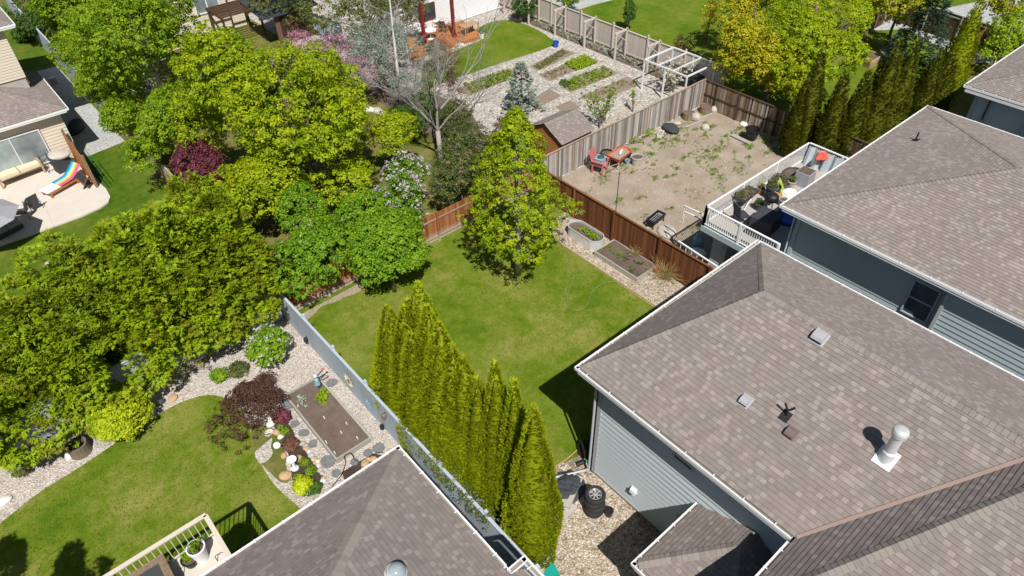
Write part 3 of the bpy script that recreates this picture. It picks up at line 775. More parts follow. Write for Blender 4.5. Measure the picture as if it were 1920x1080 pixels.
# roof fittings (parts of the main house roof)
def on_w(px, py):
    """point on the main west roof plane seen at a pixel"""
    d = RT * ((px - 960) / 1307.595) - UP * ((py - 540) / 1307.595) + FW
    o = Vector((0, 0, CAM_H)); return o + d * ((A - o).dot(nW) / d.dot(nW))
uW = (B - A); uW = (X - nW * X.dot(nW)).normalized()
def roof_vent(px, py, mat, s, root=mh, n=nW, u=None, p=None):
    p = on_w(px, py) if p is None else p; u = u or uW; sd = n.cross(u)
    mb = MB()
    mb.obox(p + n * 0.014, u * s * 0.62, sd * s * 0.56, n * 0.004)
    hw = s * 0.42
    prof = [(-0.52, 0.02), (-0.5, 0.30), (-0.3, 0.42), (0.1, 0.44), (0.42, 0.30), (0.5, 0.03)]
    pts = [p + u * a * s + sd * w + n * (b * s + 0.015) for w in (-hw, hw) for a, b in prof]
    k = len(prof)
    mb.mesh(pts, [(i, i + 1, k + i + 1, k + i) for i in range(1, k - 1)] + [tuple(range(k)), tuple(range(2 * k - 1, k - 1, -1))])
    f = mb.build('roof_vent', mat, root)
    d_ = MB(); d_.obox(p - u * s * 0.5 + n * s * 0.16, u * 0.01, sd * hw * 0.92, n * s * 0.13); d_.build('vent_opening', M['black'], f)
    return f
roof_vent(1537, 632, M['vent_grey'], 0.40); roof_vent(1398, 752, M['vent_grey'], 0.31); roof_vent(1483, 812, M['vent_brown'], 0.30)
p = on_w(1474, 779); mb = MB()
mb.obox(p + nW * 0.018 - uW * 0.03, uW * 0.16, nW.cross(uW) * 0.13, nW * 0.005)
mb.tube([p + Z * 0.0, p + Z * 0.22, p + Z * 0.27 - Y * 0.05 + X * 0.02, p + Z * 0.42 - Y * 0.13 + X * 0.03], 0.033, 8); mb.tube([p + Z * 0.2, p + Z * 0.42 + Y * 0.12 - X * 0.03], 0.03, 8)
mb.build('pipe_vent', M['black'], mh)
p = on_w(1662, 858); mb = MB()
mb.obox(p + nW * 0.018 - uW * 0.02, uW * 0.27, nW.cross(uW) * 0.24, nW * 0.006); fl = mb.build('chimney_flashing', M['white'], mh)
mb = MB(); mb.lathe(p - Z * 0.06, [(0.20, 0), (0.17, 0.25), (0.17, 0.33), (0.135, 0.36), (0.135, 1.0), (0.12, 1.02)], 24)
mb.build('chimney_pipe', M['metal'], mh, smooth=False)
mb = MB(); mb.lathe(p + Z * 0.93, [(0.10, 0), (0.19, 0.02), (0.195, 0.14), (0.17, 0.2), (0.09, 0.235), (0.0, 0.24)], 24); mb.build('chimney_cap', M['metal'], mh)
p = G(1915, 782, 7.0); p = Vector((17.4, 1.2, 0)); 

# ---- right-hand house with deck
rh = thing('house', 'grey sided house with broad hip roof and white railed deck by the dirt yard', 'house', (29.6, 4, 0))
a0 = Vector((23.32, 10.76, E0)); a1 = Vector((35.84, 10.76, E0)); rr = Vector((29.57, 4.9, 7.36)); r2 = Vector((29.57, -8, 7.36)); a2 = Vector((35.84, -8, E0)); a3 = Vector((23.32, -8, E0))
q1 = [a0, a3, r2, rr]; q2 = [a1, a0, rr]; q3 = [a1, rr, r2, a2]
roofplane(rh, q1, (1, 0, 1), M['shingle2']); roofplane(rh, q2, (0, -1, 1), M['shingle2']); roofplane(rh, q3, (-1, 0, 1), M['shingle2'])
caps(rh, a0 + Vector((0.1, -0.1, 0.02)), rr, nrm(q1), nrm(q2), seed=8); caps(rh, a1, rr, nrm(q3), nrm(q2), seed=9, w=0.12); caps(rh, rr, r2, nrm(q1), nrm(q3), seed=10)
gutter(rh, (23.22, 10.86, E0), (35.94, 10.86, E0), (0, 1, 0)); gutter(rh, (23.22, 10.85, E0), (23.22, -8, E0), (-1, 0, 0), hang=1.05, w=0.10); gutter(rh, (35.94, 10.8, E0), (35.94, -8, E0), (1, 0, 0))
fascia(rh, (23.34, 10.86, E0), (35.8, 10.86, E0), (0, 1, 0)); fascia(rh, (23.22, 10.72, E0), (23.22, -8, E0), (-1, 0, 0)); fascia(rh, (35.94, 10.72, E0), (35.94, -8, E0), (1, 0, 0))
mb = MB(); mb.box(23.36, 24.0, -8, 10.72, E0 - 0.24, E0 - 0.22); mb.box(24.0, 35.8, 10.15, 10.73, E0 - 0.245, E0 - 0.225); mb.build('soffit', M['siding_grey'], rh)
wall(rh, (23.92, -8), (23.92, 10.2), 0.2, E0 - 0.2, (-1, 0, 0), M['siding_grey'], row=0.22)
wall(rh, (23.56, -0.85), (23.56, 4.08), 0.2, E0 - 0.2, (-1, 0, 0), M['siding_grey'], row=0.22); wall(rh, (23.56, 4.08), (23.91, 4.08), 0.2, E0 - 0.2, (0, 1, 0), M['siding_grey'], row=0.22)
mb = MB(); mb.box(23.6, 23.93, -0.83, 4.05, 0, E0 - 0.25); mb.build('bay_core', M['concrete_grey'], rh)
mb = MB(); mb.box(23.50, 23.62, 3.99, 4.11, 0.2, E0 - 0.23); mb.build('corner_board', M['trim_grey'], rh); wall(rh, (23.92, 10.2), (35.3, 10.2), 0.2, E0 - 0.2, (0, 1, 0), M['siding_grey'])
mb = MB(); mb.box(23.95, 35.27, -8, 10.17, 0, E0 - 0.25); mb.build('foundation', M['concrete_grey'], rh)
mb = MB(); mb.box(23.85, 24.0, 10.1, 10.27, 0.2, E0 - 0.23); mb.build('corner_board', M['siding_grey'], rh)
mb = MB(); mb.tube([(23.8, 10.35, E0 - 0.1), (23.8, 10.35, 0.2)], 0.04, 8); mb.build('downspout', M['siding_grey'], rh)
window(rh, (23.92, 4.82, 4.02), Y, Z, (-1, 0, 0), 1.0, 1.62, M['siding_grey'], M['glass'], horiz=True)
mb = MB(); mb.box(23.50, 23.62, -0.9, -0.78, 0.2, E0 - 0.23); mb.build('corner_board', M['trim_grey'], rh)
p = G(1722, 250, 6.35); mb = MB(); n2 = nrm(q2)
pp = Vector((p.x, p.y, E0 + (10.76 - p.y) * (7.36 - E0) / 5.86)); mb.obox(pp + n2 * 0.016, X * 0.14, (n2.cross(X)) * 0.14, n2 * 0.005); mb.tube([pp, pp + Z * 0.38 + X * 0.03], 0.035, 8); mb.build('pipe_vent', M['black'], rh)

# ---- far right house
fh = thing('house', 'far house at the right edge with brown-grey shingle roof and blue-grey siding', 'house', (44, 5, 0))
b0 = Vector((39.5, 10.55, E0)); b1 = Vector((52, 10.55, E0)); br = Vector((45.7, 5.0, 7.4)); b3 = Vector((39.5, -8, E0))
q1 = [b0, b3, Vector((45.7, -8, 7.4)), br]; q2 = [b1, b0, br]; q3 = [b1, br, Vector((45.7, -8, 7.4)), Vector((52, -8, E0))]
for q, u in ((q1, (1, 0, 1)), (q2, (0, -1, 1)), (q3, (-1, 0, 1))): roofplane(fh, q, u, M['shingle2'])
caps(fh, b0, br, nrm(q1), nrm(q2), seed=11); caps(fh, b1, br, nrm(q3), nrm(q2), seed=12)
gutter(fh, (39.4, 10.65, E0), (52.1, 10.65, E0), (0, 1, 0)); gutter(fh, (39.4, 10.64, E0), (39.4, -8, E0), (-1, 0, 0))
fascia(fh, (39.55, 10.65, E0), (52, 10.65, E0), (0, 1, 0)); fascia(fh, (39.4, 10.5, E0), (39.4, -8, E0), (-1, 0, 0), h=0.3)
wall(fh, (40.0, -8), (40.0, 10.0), 0.2, E0 - 0.2, (-1, 0, 0), M['siding_blue'], row=0.13); wall(fh, (40.0, 10.0), (51.5, 10.0), 0.2, E0 - 0.2, (0, 1, 0), M['siding_blue'])
mb = MB(); mb.box(40.03, 51.4, -8, 9.97, 0, E0 - 0.25); mb.build('foundation', M['concrete_grey'], fh)
mb = MB(); mb.box(39.93, 40.05, 9.9, 10.06, 0.2, E0 - 0.23); mb.build('corner_board', M['trim_grey'], fh)
mb = MB(); mb.tube([(39.85, 9.3, E0 - 0.2), (39.9, 9.3, 0.2)], 0.05, 8); mb.build('downspout', M['metal_dark'], fh)
mb = MB(); mb.box(39.9, 39.97, 7.0, 7.5, 0.2, 5.3); mb.box(39.7, 39.97, 3.0, 6.6, 0.2, 3.6); mb.build('window', M['trim_grey'], fh)

# ---- lower left house
lh = thing('house', 'house at the bottom left centre with white gutters, grey-brown roof and round skylight', 'house', (0, 5, 0))
c0 = Vector((4.96, 11.23, E0)); hs = 0.46; rat = 0.85
apx = 5.0; lr = Vector((4.96 - apx, 11.23 - apx * rat, E0 + apx * hs)); l1 = Vector((-6.0, 11.23, E0)); l2 = Vector((4.96, -8, E0)); lrb = Vector((lr.x, -8, lr.z)); l1r = Vector((-1.0, lr.y, lr.z))
s1 = [c0, l2, lrb, lr]; s2 = [l1, c0, lr, l1r]
roofplane(lh, s1, (-1, 0, 1), M['shingle']); roofplane(lh, s2, (0, -1, 1), M['shingle']); roofplane(lh, [l1, l1r, Vector((-1, -8, lr.z)), Vector((-6, -8, E0))], (1, 0, 1))
roofplane(lh, [lr, lrb, Vector((-1, -8, lr.z)), l1r], (0, 1, 0.001))
caps(lh, c0 + Vector((-0.1, -0.08, 0.03)), lr, nrm(s1), nrm(s2), seed=13, w=0.19)
gutter(lh, (-6.1, 11.33, E0), (5.07, 11.33, E0), (0, 1, 0), hang=0.75); gutter(lh, (5.07, 11.32, E0), (5.07, 6.6, E0), (1, 0, 0), hang=0.75)
# small bump-out roof beside it
k0 = Vector((5.45, 6.35, E0)); roofplane(lh, [Vector((4.9, 6.35, E0 + 0.03)), k0, Vector((5.45, -8, E0)), Vector((3.2, -8, E0 + 1.05)), Vector((3.2, 5.2, E0 + 1.05))], (-1, 0, 1), M['shingle'])
gutter(lh, (5.0, 6.5, E0), (5.57, 6.5, E0), (0, 1, 0)); gutter(lh, (5.57, 6.49, E0), (5.57, -8, E0), (1, 0, 0))
fascia(lh, (-6, 11.33, E0), (4.95, 11.33, E0), (0, 1, 0)); fascia(lh, (5.07, 11.2, E0), (5.07, 6.4, E0), (1, 0, 0)); fascia(lh, (5.57, 6.4, E0), (5.57, -8, E0), (1, 0, 0))
mb = MB(); mb.box(-5.8, 4.9, 10.75, 11.2, E0 - 0.24, E0 - 0.22); mb.box(4.5, 4.9, 6.3, 10.75, E0 - 0.24, E0 - 0.22); mb.box(4.9, 5.4, -8, 6.3, E0 - 0.24, E0 - 0.22); mb.build('soffit', M['soffit'], lh)
wall(lh, (-5.5, 10.72), (4.5, 10.72), 0.2, E0 - 0.2, (0, 1, 0), M['siding_grey']); wall(lh, (4.5, 10.72), (4.5, -8), 0.2, E0 - 0.2, (1, 0, 0), M['siding_grey'])
mb = MB(); mb.box(-5.4, 4.47, -8, 10.69, 0, E0 - 0.25); mb.build('foundation', M['concrete_grey'], lh)
# round tubular skylight: metal collar, clear dome
nS = nrm(s1); dd = RT * ((742 - 960) / 1307.595) - UP * ((1077 - 540) / 1307.595) + FW; o_ = Vector((0, 0, CAM_H)); ps = o_ + dd * ((c0 - o_).dot(nS) / dd.dot(nS))
mb = MB(); mb.lathe(ps - nS * 0.02, [(0.30, 0), (0.24, 0.05), (0.22, 0.14), (0.235, 0.16)], 28, axis=nS); sk = mb.build('skylight', M['metal'], lh)
mb = MB(); mb.lathe(ps + nS * 0.12, [(0.215, 0.0), (0.20, 0.06), (0.15, 0.12), (0.08, 0.155), (0.0, 0.165)], 28, axis=nS); mb.build('dome', glass_mat('skylight_dome', (0.25, 0.30, 0.32), 0.12), sk, smooth=True)

def on_y(px, py, y):
    d = RT * ((px - 960) / 1307.595) - UP * ((py - 540) / 1307.595) + FW
    o = Vector((0, 0, CAM_H)); return o + d * (y / d.y)
# ---- patio house, top left
ph = thing('house', 'beige sided house with concrete patio at the left edge', 'house', (0, 50, 0))
e = 3.32
d0 = Vector((4.45, 45.85, e)); d1 = Vector((-12, 45.85, e)); d2 = Vector((4.45, 52.8, e)); pk = Vector((0.6, 49.7, e + 1.5)); pk2 = Vector((-8, 49.7, e + 1.5)); d3 = Vector((0.6, 52.8, e + 1.5))
t1 = [d0, d1, pk2, pk]; t2 = [d0, pk, d3, d2]
roofplane(ph, t1, (0, 1, 1), M['shingle2']); roofplane(ph, t2, (-1, 0, 1), M['shingle2'])
caps(ph, d0, pk, nrm(t1), nrm(t2), seed=14, w=0.10)
gutter(ph, (4.55, 45.75, e), (-12, 45.75, e), (0, -1, 0)); gutter(ph, (4.55, 45.76, e), (4.55, 52.8, e), (1, 0, 0)); fascia(ph, (4.4, 45.75, e), (-12, 45.75, e), (0, -1, 0)); fascia(ph, (4.55, 45.9, e), (4.55, 52.8, e), (1, 0, 0))
mb = MB(); mb.box(-12, 4.35, 45.9, 46.25, e - 0.24, e - 0.22); mb.build('soffit', M['siding_beige'], ph)
wall(ph, (4.05, 46.25), (-12, 46.25), 0.1, e - 0.2, (0, -1, 0), M['siding_beige'], row=0.2); wall(ph, (4.05, 46.25), (4.05, 52.8), 0.1, e - 0.2, (1, 0, 0), M['siding_beige'], row=0.16)
mb = MB(); mb.box(-12, 4.02, 46.28, 52.8, 0, e - 0.25); mb.build('foundation', M['concrete_grey'], ph)
g1 = on_y(20, 268, 46.2); window(ph, (g1.x, 46.22, 1.45), X, Z, (0, -1, 0), 3.2, 2.1, M['white_trim'], M['glass_pale'], name='patio_door')
# upper storey block
wall(ph, (3.55, 49.25), (-12, 49.25), 4.4, 7.3, (0, -1, 0), M['siding_beige'], row=0.16); wall(ph, (3.55, 49.25), (3.55, 60), 4.0, 7.3, (1, 0, 0), M['siding_beige'], row=0.16)
mb = MB(); mb.box(-12, 3.5, 49.3, 60, 0, 7.2); mb.build('foundation', M['concrete_grey'], ph)
u0 = Vector((4.15, 48.95, 7.5)); u1 = Vector((-12, 48.95, 7.5)); upk = Vector((-1.5, 54.6, 9.6)); upk2 = Vector((-12, 54.6, 9.6)); u2 = Vector((4.15, 60, 7.5)); upk3 = Vector((-1.5, 60, 9.6))
roofplane(ph, [u0, u1, upk2, upk], (0, 1, 1), M['shingle2']); roofplane(ph, [u0, upk, upk3, u2], (-1, 0, 1), M['shingle2'])
gutter(ph, (4.25, 48.85, 7.5), (-12, 48.85, 7.5), (0, -1, 0)); gutter(ph, (4.25, 48.86, 7.5), (4.25, 60, 7.5), (1, 0, 0))
fascia(ph, (4.2, 48.85, 7.5), (-12, 48.85, 7.5), (0, -1, 0)); fascia(ph, (4.25, 49, 7.5), (4.25, 60, 7.5), (1, 0, 0))
# privacy screen beside the patio
g0 = G(100, 225, 2.5); g1 = G(185, 350, 0.1)
sc = thing('privacy_screen', 'tall orange-brown board screen standing at the end of the patio', 'screen', (3.95, 43, 0))
mb = MB(); rs = random.Random(3)
for i in range(18):
    y0 = 45.9 - i * 0.23; mb.tint = rs.random()
    mb.box(3.66, 3.69, y0 - 0.225, y0, 0.1, 2.15)
mb.build('panel', M['wood_orange'], sc)
for z in (0.3, 1.3, 2.2):
    mb = MB(); mb.box(3.70, 3.74, 41.8, 45.9, z * .9 - 0.04, z * .9 + 0.04); mb.build('rail', M['fence_weather2'], sc)
for y0 in (41.82, 43.8, 45.85):
    mb = MB(); mb.box(3.70, 3.80, y0 - 0.05, y0 + 0.05, 0.0, 2.2); mb.build('post', M['fence_weather2'], sc)

# ---- beige house at the top
th = thing('house', 'beige sided house with white framed window at the top, behind the tree crowns', 'house', (18, 62, 0))
wa = G(462, 42, 1.0); wb = G(430, 30, 1.0)
wy = 58.5
c1_ = on_y(430, 28, wy); c2_ = on_y(462, 40, wy + 1.0); c0_ = on_y(333, 30, wy)
wall(th, (c1_.x, wy), (c0_.x - 3, wy), 0.1, 6.2, (0, -1, 0), M['siding_beige'], row=0.16)
wall(th, (c1_.x, wy), (c1_.x, wy + 1.0), 0.1, 6.2, (1, 0, 0), M['siding_beige'], row=0.16)
wall(th, (c2_.x, wy + 1.0), (c1_.x, wy + 1.0), 0.1, 6.2, (0, -1, 0), M['siding_beige'], row=0.16)
mb = MB(); mb.box(c0_.x - 3, c1_.x - 0.05, wy + 0.05, wy + 9, 0, 6.1); mb.box(c1_.x - 0.05, c2_.x - 0.02, wy + 1.05, wy + 9, 0, 6.1); mb.build('foundation', M['siding_beige'], th)
wc_ = on_y(386, 5, wy); window(th, (wc_.x, wy - 0.01, wc_.z), X, Z, (0, -1, 0), 2.0, 1.5, M['white'], M['glass_pale'], fw=0.09)
mb = MB(); mb.slab([(c0_.x - 3.6, wy - 0.6), (c2_.x + 0.5, wy - 0.2), (c2_.x + 0.5, wy + 10), (c0_.x - 3.6, wy + 10)], 6.2, 6.35); mb.build('roof', M['shingle2'], th)
print('top house', c0_, c1_, c2_, wc_)

# ================================================================ plants
def unit(a): return a / np.maximum(np.linalg.norm(a, axis=-1, keepdims=True), 1e-9)
def rdir(n): return unit(rng.normal(size=(n, 3)))
def leaf_mesh(name, C, U, N, L, W, tint, mat, parent, bend=0.0):
    """one small four-cornered leaf per row: C centre, U length direction, N normal"""
    U = unit(U); S = unit(np.cross(N, U)); N2 = np.cross(U, S)
    n = len(C); L = np.broadcast_to(L, n)[:, None]; W = np.broadcast_to(W, n)[:, None]
    off = np.array(WLOC.get(parent.name, (0, 0, 0))) if parent is not None else np.zeros(3)
    V = np.empty((n, 4, 3))
    V[:, 0] = C - U * L * 0.5 - N2 * L * bend; V[:, 1] = C + S * W * 0.5
    V[:, 2] = C + U * L * 0.5 - N2 * L * bend; V[:, 3] = C - S * W * 0.5
    V -= off
    me = bpy.data.meshes.new(name)
    me.vertices.add(n * 4); me.vertices.foreach_set('co', V.reshape(-1).astype(np.float32))
    me.loops.add(n * 4); me.loops.foreach_set('vertex_index', np.arange(n * 4, dtype=np.int32))
    me.polygons.add(n); me.polygons.foreach_set('loop_start', np.arange(0, n * 4, 4, dtype=np.int32))
    me.polygons.foreach_set('loop_total', np.full(n, 4, dtype=np.int32))
    me.update(calc_edges=True)
    a = me.attributes.new('tint', 'FLOAT', 'FACE'); a.data.foreach_set('value', np.clip(tint, 0, 1).astype(np.float32))
    me.materials.append(mat)
    o = bpy.data.objects.new(name, me); COL.objects.link(o)
    if parent is not None: o.parent = parent; WLOC[o.name] = Vector(off)
    return o
def lumps(D, k=6, amp=0.2, seed=0):
    r = np.random.default_rng(seed); ph = unit(r.normal(size=(k, 3))); am = r.uniform(0.4, 1, k)
    return 1 + amp * np.sum(am[None] * np.tanh(3 * (D @ ph.T - 0.35)), axis=1) / 2
def crown_pts(ell, n, inner=0.5, seed=0, zmin=0.25, amp=0.22, low=0.3):
    """cluster centres and outward directions in a union of ellipsoids"""
    vol = np.array([e[3] * e[4] * e[5] for e in ell]) ** 0.75; vol /= vol.sum()
    C = []; O = []
    for e, f in zip(ell, vol):
        k = int(n * f); D = rdir(k * 2)
        D = D[(D[:, 2] > -low) | (rng.random(len(D)) < 0.45)][:k]
        r = (inner + (1 - inner) * rng.random(len(D)) ** 0.55) * lumps(D, 9, amp, abs(seed + int(e[0] * 10)))
        P = D * r[:, None] * np.array(e[3:6]) + np.array(e[:3])
        C.append(P); O.append(D)
        seed += 1
    C = np.concatenate(C); O = np.concatenate(O); ok = C[:, 2] > zmin
    return C[ok], O[ok]
def leaf_clusters(C, O, per, cr, size, jitter=0.4, flat=0.75, tvar=0.2, tbase=None, aspect=0.8, sheet=0.5):
    """rounded puffs of leaves round every cluster centre"""
    n = len(C); crs = cr * rng.uniform(0.6, 1.35, n)
    D = rdir(n * per); ax = np.repeat(unit(O * 0.6 + np.array([0, 0, 0.75])), per, axis=0)
    D = unit(D + ax * 0.75)
    rr = np.repeat(crs, per) * (0.55 + 0.5 * rng.random(n * per))
    P = np.repeat(C, per, axis=0) + D * rr[:, None] * np.array([1, 1, flat])
    N = unit(D * 0.8 + ax * 0.5 + rng.normal(size=D.shape) * jitter)
    U = np.cross(N, rdir(n * per))
    tb = rng.uniform(0.25, 0.75, n) if tbase is None else tbase
    t = np.repeat(tb, per) + rng.normal(size=n * per) * tvar
    L = size * rng.uniform(0.7, 1.3, n * per)
    return P, U, N, L, L * aspect, t
def limbs(root, base, tips, r0, mat, trunk_top, name='trunk', bend=0.15, seed=0, lr=0.35):
    """tapered trunk with limbs that run out to points inside the crown"""
    rs = random.Random(seed); base = Vector(base); top = Vector(trunk_top)
    mb = MB(); k = 6; pts = []; rad = []
    for i in range(k + 1):
        t = i / k; p = base.lerp(top, t) + Vector((rs.uniform(-1, 1), rs.uniform(-1, 1), 0)) * bend * r0 * 3 * (1 if 0 < i else 0)
        pts.append(p); rad.append(r0 * (1.25 if i == 0 else 1) * (1 - 0.75 * t))
    mb.tube(pts, rad, 8)
    tr = mb.build(name, mat, root, smooth=True)
    mb = MB()
    for tp in tips:
        tp = Vector(tp); f = min(0.92, max(0.12, (tp.z - base.z) / max(0.5, (top.z - base.z)) * 0.6)); s = base.lerp(top, f)
        m1 = s.lerp(tp, 0.4) + Vector((rs.uniform(-.2, .2), rs.uniform(-.2, .2), 0.25)); m2 = s.lerp(tp, 0.72) + Vector((rs.uniform(-.2, .2), rs.uniform(-.2, .2), 0.2))
        r = r0 * lr * (1.1 - f)
        mb.tube([s, m1, m2, tp], [r, r * 0.7, r * 0.45, 0.012], 5, cap=False)
    if tips: mb.build('branches', mat, root, smooth=True)
    return tr
def broadleaf(name, label, cat, base, ell, mat, n, per=26, cr=0.3, size=0.13, trunk=0.14, bark='bark', group=None, inner=0.5, seed=1, amp=0.22, tips=16, flowers=None, top=None, tshift=0.0, flat=0.75, low=0.3):
    base = Vector((base[0], base[1], 0)); root = thing(name, label, cat, tuple(base), 0, group)
    C, O = crown_pts(ell, n, inner, seed, amp=amp, low=low)
    tb = rng.uniform(0.2, 0.75, len(C)) + tshift
    P, U, N, L, W, t = leaf_clusters(C, O, per, cr, size, tbase=tb, flat=flat)
    leaf_mesh('crown', P, U, N, L, W, t, M[mat], root)
    if flowers:
        fm, fn, fper, fs, fr = flowers
        k = rng.choice(len(C), min(fn, len(C)), replace=False); k = k[(O[k, 2] > -0.1)]
        P, U, N, L, W, t = leaf_clusters(C[k] + O[k] * fr, O[k], fper, 0.11, fs, jitter=0.8)
        leaf_mesh('blossom', P, U, N, L, W, t, M[fm], root)
    if trunk:
        tt = top or (ell[0][0], ell[0][1], ell[0][2] + ell[0][5] * 0.55)
        idx = rng.choice(len(C), min(tips, len(C)), replace=False)
        limbs(root, base, [tuple(C[i] * 0.9 + np.array([tt[0], tt[1], C[i][2]]) * 0.1) for i in idx], trunk, M[bark], tt, seed=seed)
    return root
def fronds(C, O, k, L, W, spread=0.9, droop=0.25, tb=None, up=0.35, tv=0.14):
    """fan of narrow blades at every point, spreading round the outward direction"""
    n = len(C); D = unit(O + np.array([0, 0, -droop])); S = unit(np.cross(D, np.array([0, 0, 1.0])) + 1e-6); Nn = unit(np.cross(S, D))
    Nn = np.where(Nn[:, 2:3] < 0, -Nn, Nn)
    a = rng.uniform(-spread, spread, (n, k)); l = L * rng.uniform(0.6, 1.3, (n, k)) * np.cos(a * 0.7)
    Dk = D[:, None] * np.cos(a)[..., None] + S[:, None] * np.sin(a)[..., None] + rng.normal(size=(n, k, 3)) * 0.16
    Dk = unit(Dk).reshape(-1, 3); l = l.reshape(-1)
    P = np.repeat(C, k, axis=0) + Dk * (l * rng.uniform(0.25, 0.75, n * k))[:, None]
    N = unit(np.repeat(Nn, k, axis=0) + rng.normal(size=(n * k, 3)) * 0.35 + np.array([0, 0, up]))
    tb = rng.uniform(0.2, 0.8, n) if tb is None else tb
    return P, Dk, N, l, W * rng.uniform(0.7, 1.3, n * k), np.repeat(tb, k) + rng.normal(size=n * k) * tv
def cone_core(root, base, h, rfun, mat, n=14, name='inner_crown', k=0.72):
    mb = MB(); mb.tint = 0.0
    mb.lathe((base[0], base[1], 0.1), [(max(0.01, rfun(t) * k), t * h * 0.93) for t in np.linspace(0, 1, 9)], n)
    return mb
def column_conifer(name, label, base, h, r, mat, group, cat='cedar', n=1500, k=7, L=0.17, W=0.035, seed=0, prof=None, lean=None, spread=0.7, tt=0.5, core=True, vert=1.7, rmin=0.93):
    base = Vector((base[0], base[1], 0)); root = thing(name, label, cat, tuple(base), 0, group)
    prof = prof or (lambda t: (0.75 + 0.25 * np.minimum(1, t * 6)) * (1 - np.clip((t - 0.15) / 0.85, 0, 1) ** 1.55) ** 0.95 + 0.0)
    t = rng.random(n * 2); w = prof(t); t = t[rng.random(len(t)) < (w + 0.08)][:n]
    th = rng.uniform(0, 2 * np.pi, len(t)); rs = np.random.default_rng(seed)
    ph = rs.uniform(0, 6.28, 6); k1 = rs.integers(2, 5, 6)
    lump = 1 + 0.06 * sum(np.sin(kk * th + p + t * (7 + 3 * i)) for i, (kk, p) in enumerate(zip(k1, ph))) / 1.6
    R_ = r * prof(t) * lump * rng.uniform(rmin, 1.03, len(t)) + 0.03
    C = np.stack([base.x + R_ * np.cos(th), base.y + R_ * np.sin(th), 0.12 + t * h * 0.97], 1)
    O = np.stack([np.cos(th), np.sin(th), np.full(len(t), vert)], 1)
    tb = tt + 0.28 * np.sin(th * 2 + t * 5 + seed) * rng.random(len(t)) + rng.normal(size=len(t)) * 0.13
    P, U, N, l, w_, tn = fronds(C, unit(O), k, L, W, spread, 0.0, tb, up=0.5)
    leaf_mesh('crown', P, U, N, l, w_, tn, M[mat], root)
    if core:
        mb = MB(); mb.tint = 0.35
        mb.lathe((base.x, base.y, 0.1), [(max(0.01, float(prof(np.array(q))) * r * 0.84), q * h * 0.9) for q in np.linspace(0, 1, 12)], 14)
        mb.build('inner_crown', M[mat], root, smooth=True)
    mb = MB(); mb.tube([(base.x, base.y, 0), (base.x, base.y, h * 0.85)], [0.08, 0.02], 7); mb.build('trunk', M['bark'], root)
    return root

def c_at(px, py, h): 
    g = G(px, py, h); return g.x, g.y, h
def ell_px(lst): return [(*c_at(px, py, h), r, r, rz) for px, py, h, r, rz in lst]

# --- bright green maple standing on the central lawn
mb_base = (16.77, 19.7)
root = thing('maple_tree', 'young cone-shaped maple with yellow-green leaves standing alone on the central lawn', 'tree', (mb_base[0], mb_base[1], 0))
n = 980; t = rng.random(n) ** 0.95; th = rng.uniform(0, 6.283, n)
R_ = 2.5 * np.where(t < 0.22, 0.55 + t * 2.0, (1 - (t - 0.22) / 0.78) ** 0.78) * (1 + 0.20 * np.sin(th * 3 + t * 11) + 0.12 * np.sin(th * 7 + t * 23)) * (0.35 + 0.65 * rng.random(n) ** 0.45)
C = np.stack([mb_base[0] + R_ * np.cos(th), mb_base[1] + R_ * np.sin(th), 1.85 + t * 6.9], 1); O = np.stack([np.cos(th), np.sin(th), 0.4 + 0 * th], 1)
P, U, N, L, W, tt_ = leaf_clusters(C, unit(O), 32, 0.21, 0.09, tbase=rng.uniform(0.1, 0.75, n), flat=0.65)
leaf_mesh('crown', P, U, N, L, W, tt_, M['leaf_maple'], root)
limbs(root, (mb_base[0], mb_base[1], 0), [tuple(C[i]) for i in rng.choice(n, 34, replace=False)], 0.13, M['bark_grey'], (mb_base[0] + 0.05, mb_base[1], 8.3), seed=3)

# --- big maple and its neighbours in the shaded yard
broadleaf('maple_tree', 'largest maple with bright yellow-green crown, in the yard behind the wood fence', 'tree', (11.9, 30.0),
          [(11.6, 30.2, 6.2, 3.7, 3.9, 3.6), (10.6, 33.4, 7.2, 3.0, 3.2, 3.4), (14.6, 31.6, 4.6, 2.9, 2.7, 2.7), (9.2, 29.4, 4.2, 2.3, 2.4, 2.6), (16.8, 30.2, 3.6, 1.9, 1.8, 1.6), (13.0, 27.6, 3.6, 2.2, 1.6, 1.8), (15.6, 34.8, 5.2, 2.2, 2.2, 2.0), (9.6, 36.4, 4.6, 1.7, 1.8, 2.0), (8.6, 31.2, 2.6, 1.6, 1.8, 1.6)],
          'leaf_maple', 3800, 34, 0.27, 0.115, 0.24, seed=11, tips=40, amp=0.3, top=(11.6, 30.5, 9.0))
broadleaf('poplar_tree', 'tall loose-leaved green tree with pale branches beside the old fence, upper left', 'tree', (9.3, 43.0),
          [(9.0, 42.6, 7.6, 3.9, 4.1, 3.4), (8.0, 38.6, 4.4, 2.4, 2.6, 2.9), (10.6, 46.2, 7.4, 3.6, 3.6, 3.6), (6.9, 44.8, 4.8, 2.0, 2.8, 2.6), (12.2, 41.2, 5.2, 2.4, 2.4, 2.4), (7.3, 45.6, 4.2, 1.8, 2.6, 2.6), (7.6, 50.2, 5.2, 2.3, 3.0, 3.0), (7.4, 40.6, 3.0, 1.5, 2.0, 1.9)] + ell_px([(135, 100, 4.2, 1.7, 1.9), (178, 165, 4.0, 1.6, 1.8), (225, 225, 3.6, 1.5, 1.7), (268, 285, 2.8, 1.2, 1.4), (120, 40, 4.6, 1.8, 2.0)]),
          'leaf_green', 7000, 25, 0.25, 0.105, 0.2, 'bark_birch', seed=21, tips=60, amp=0.32, top=(9.2, 43.5, 9.6), tshift=0.08)
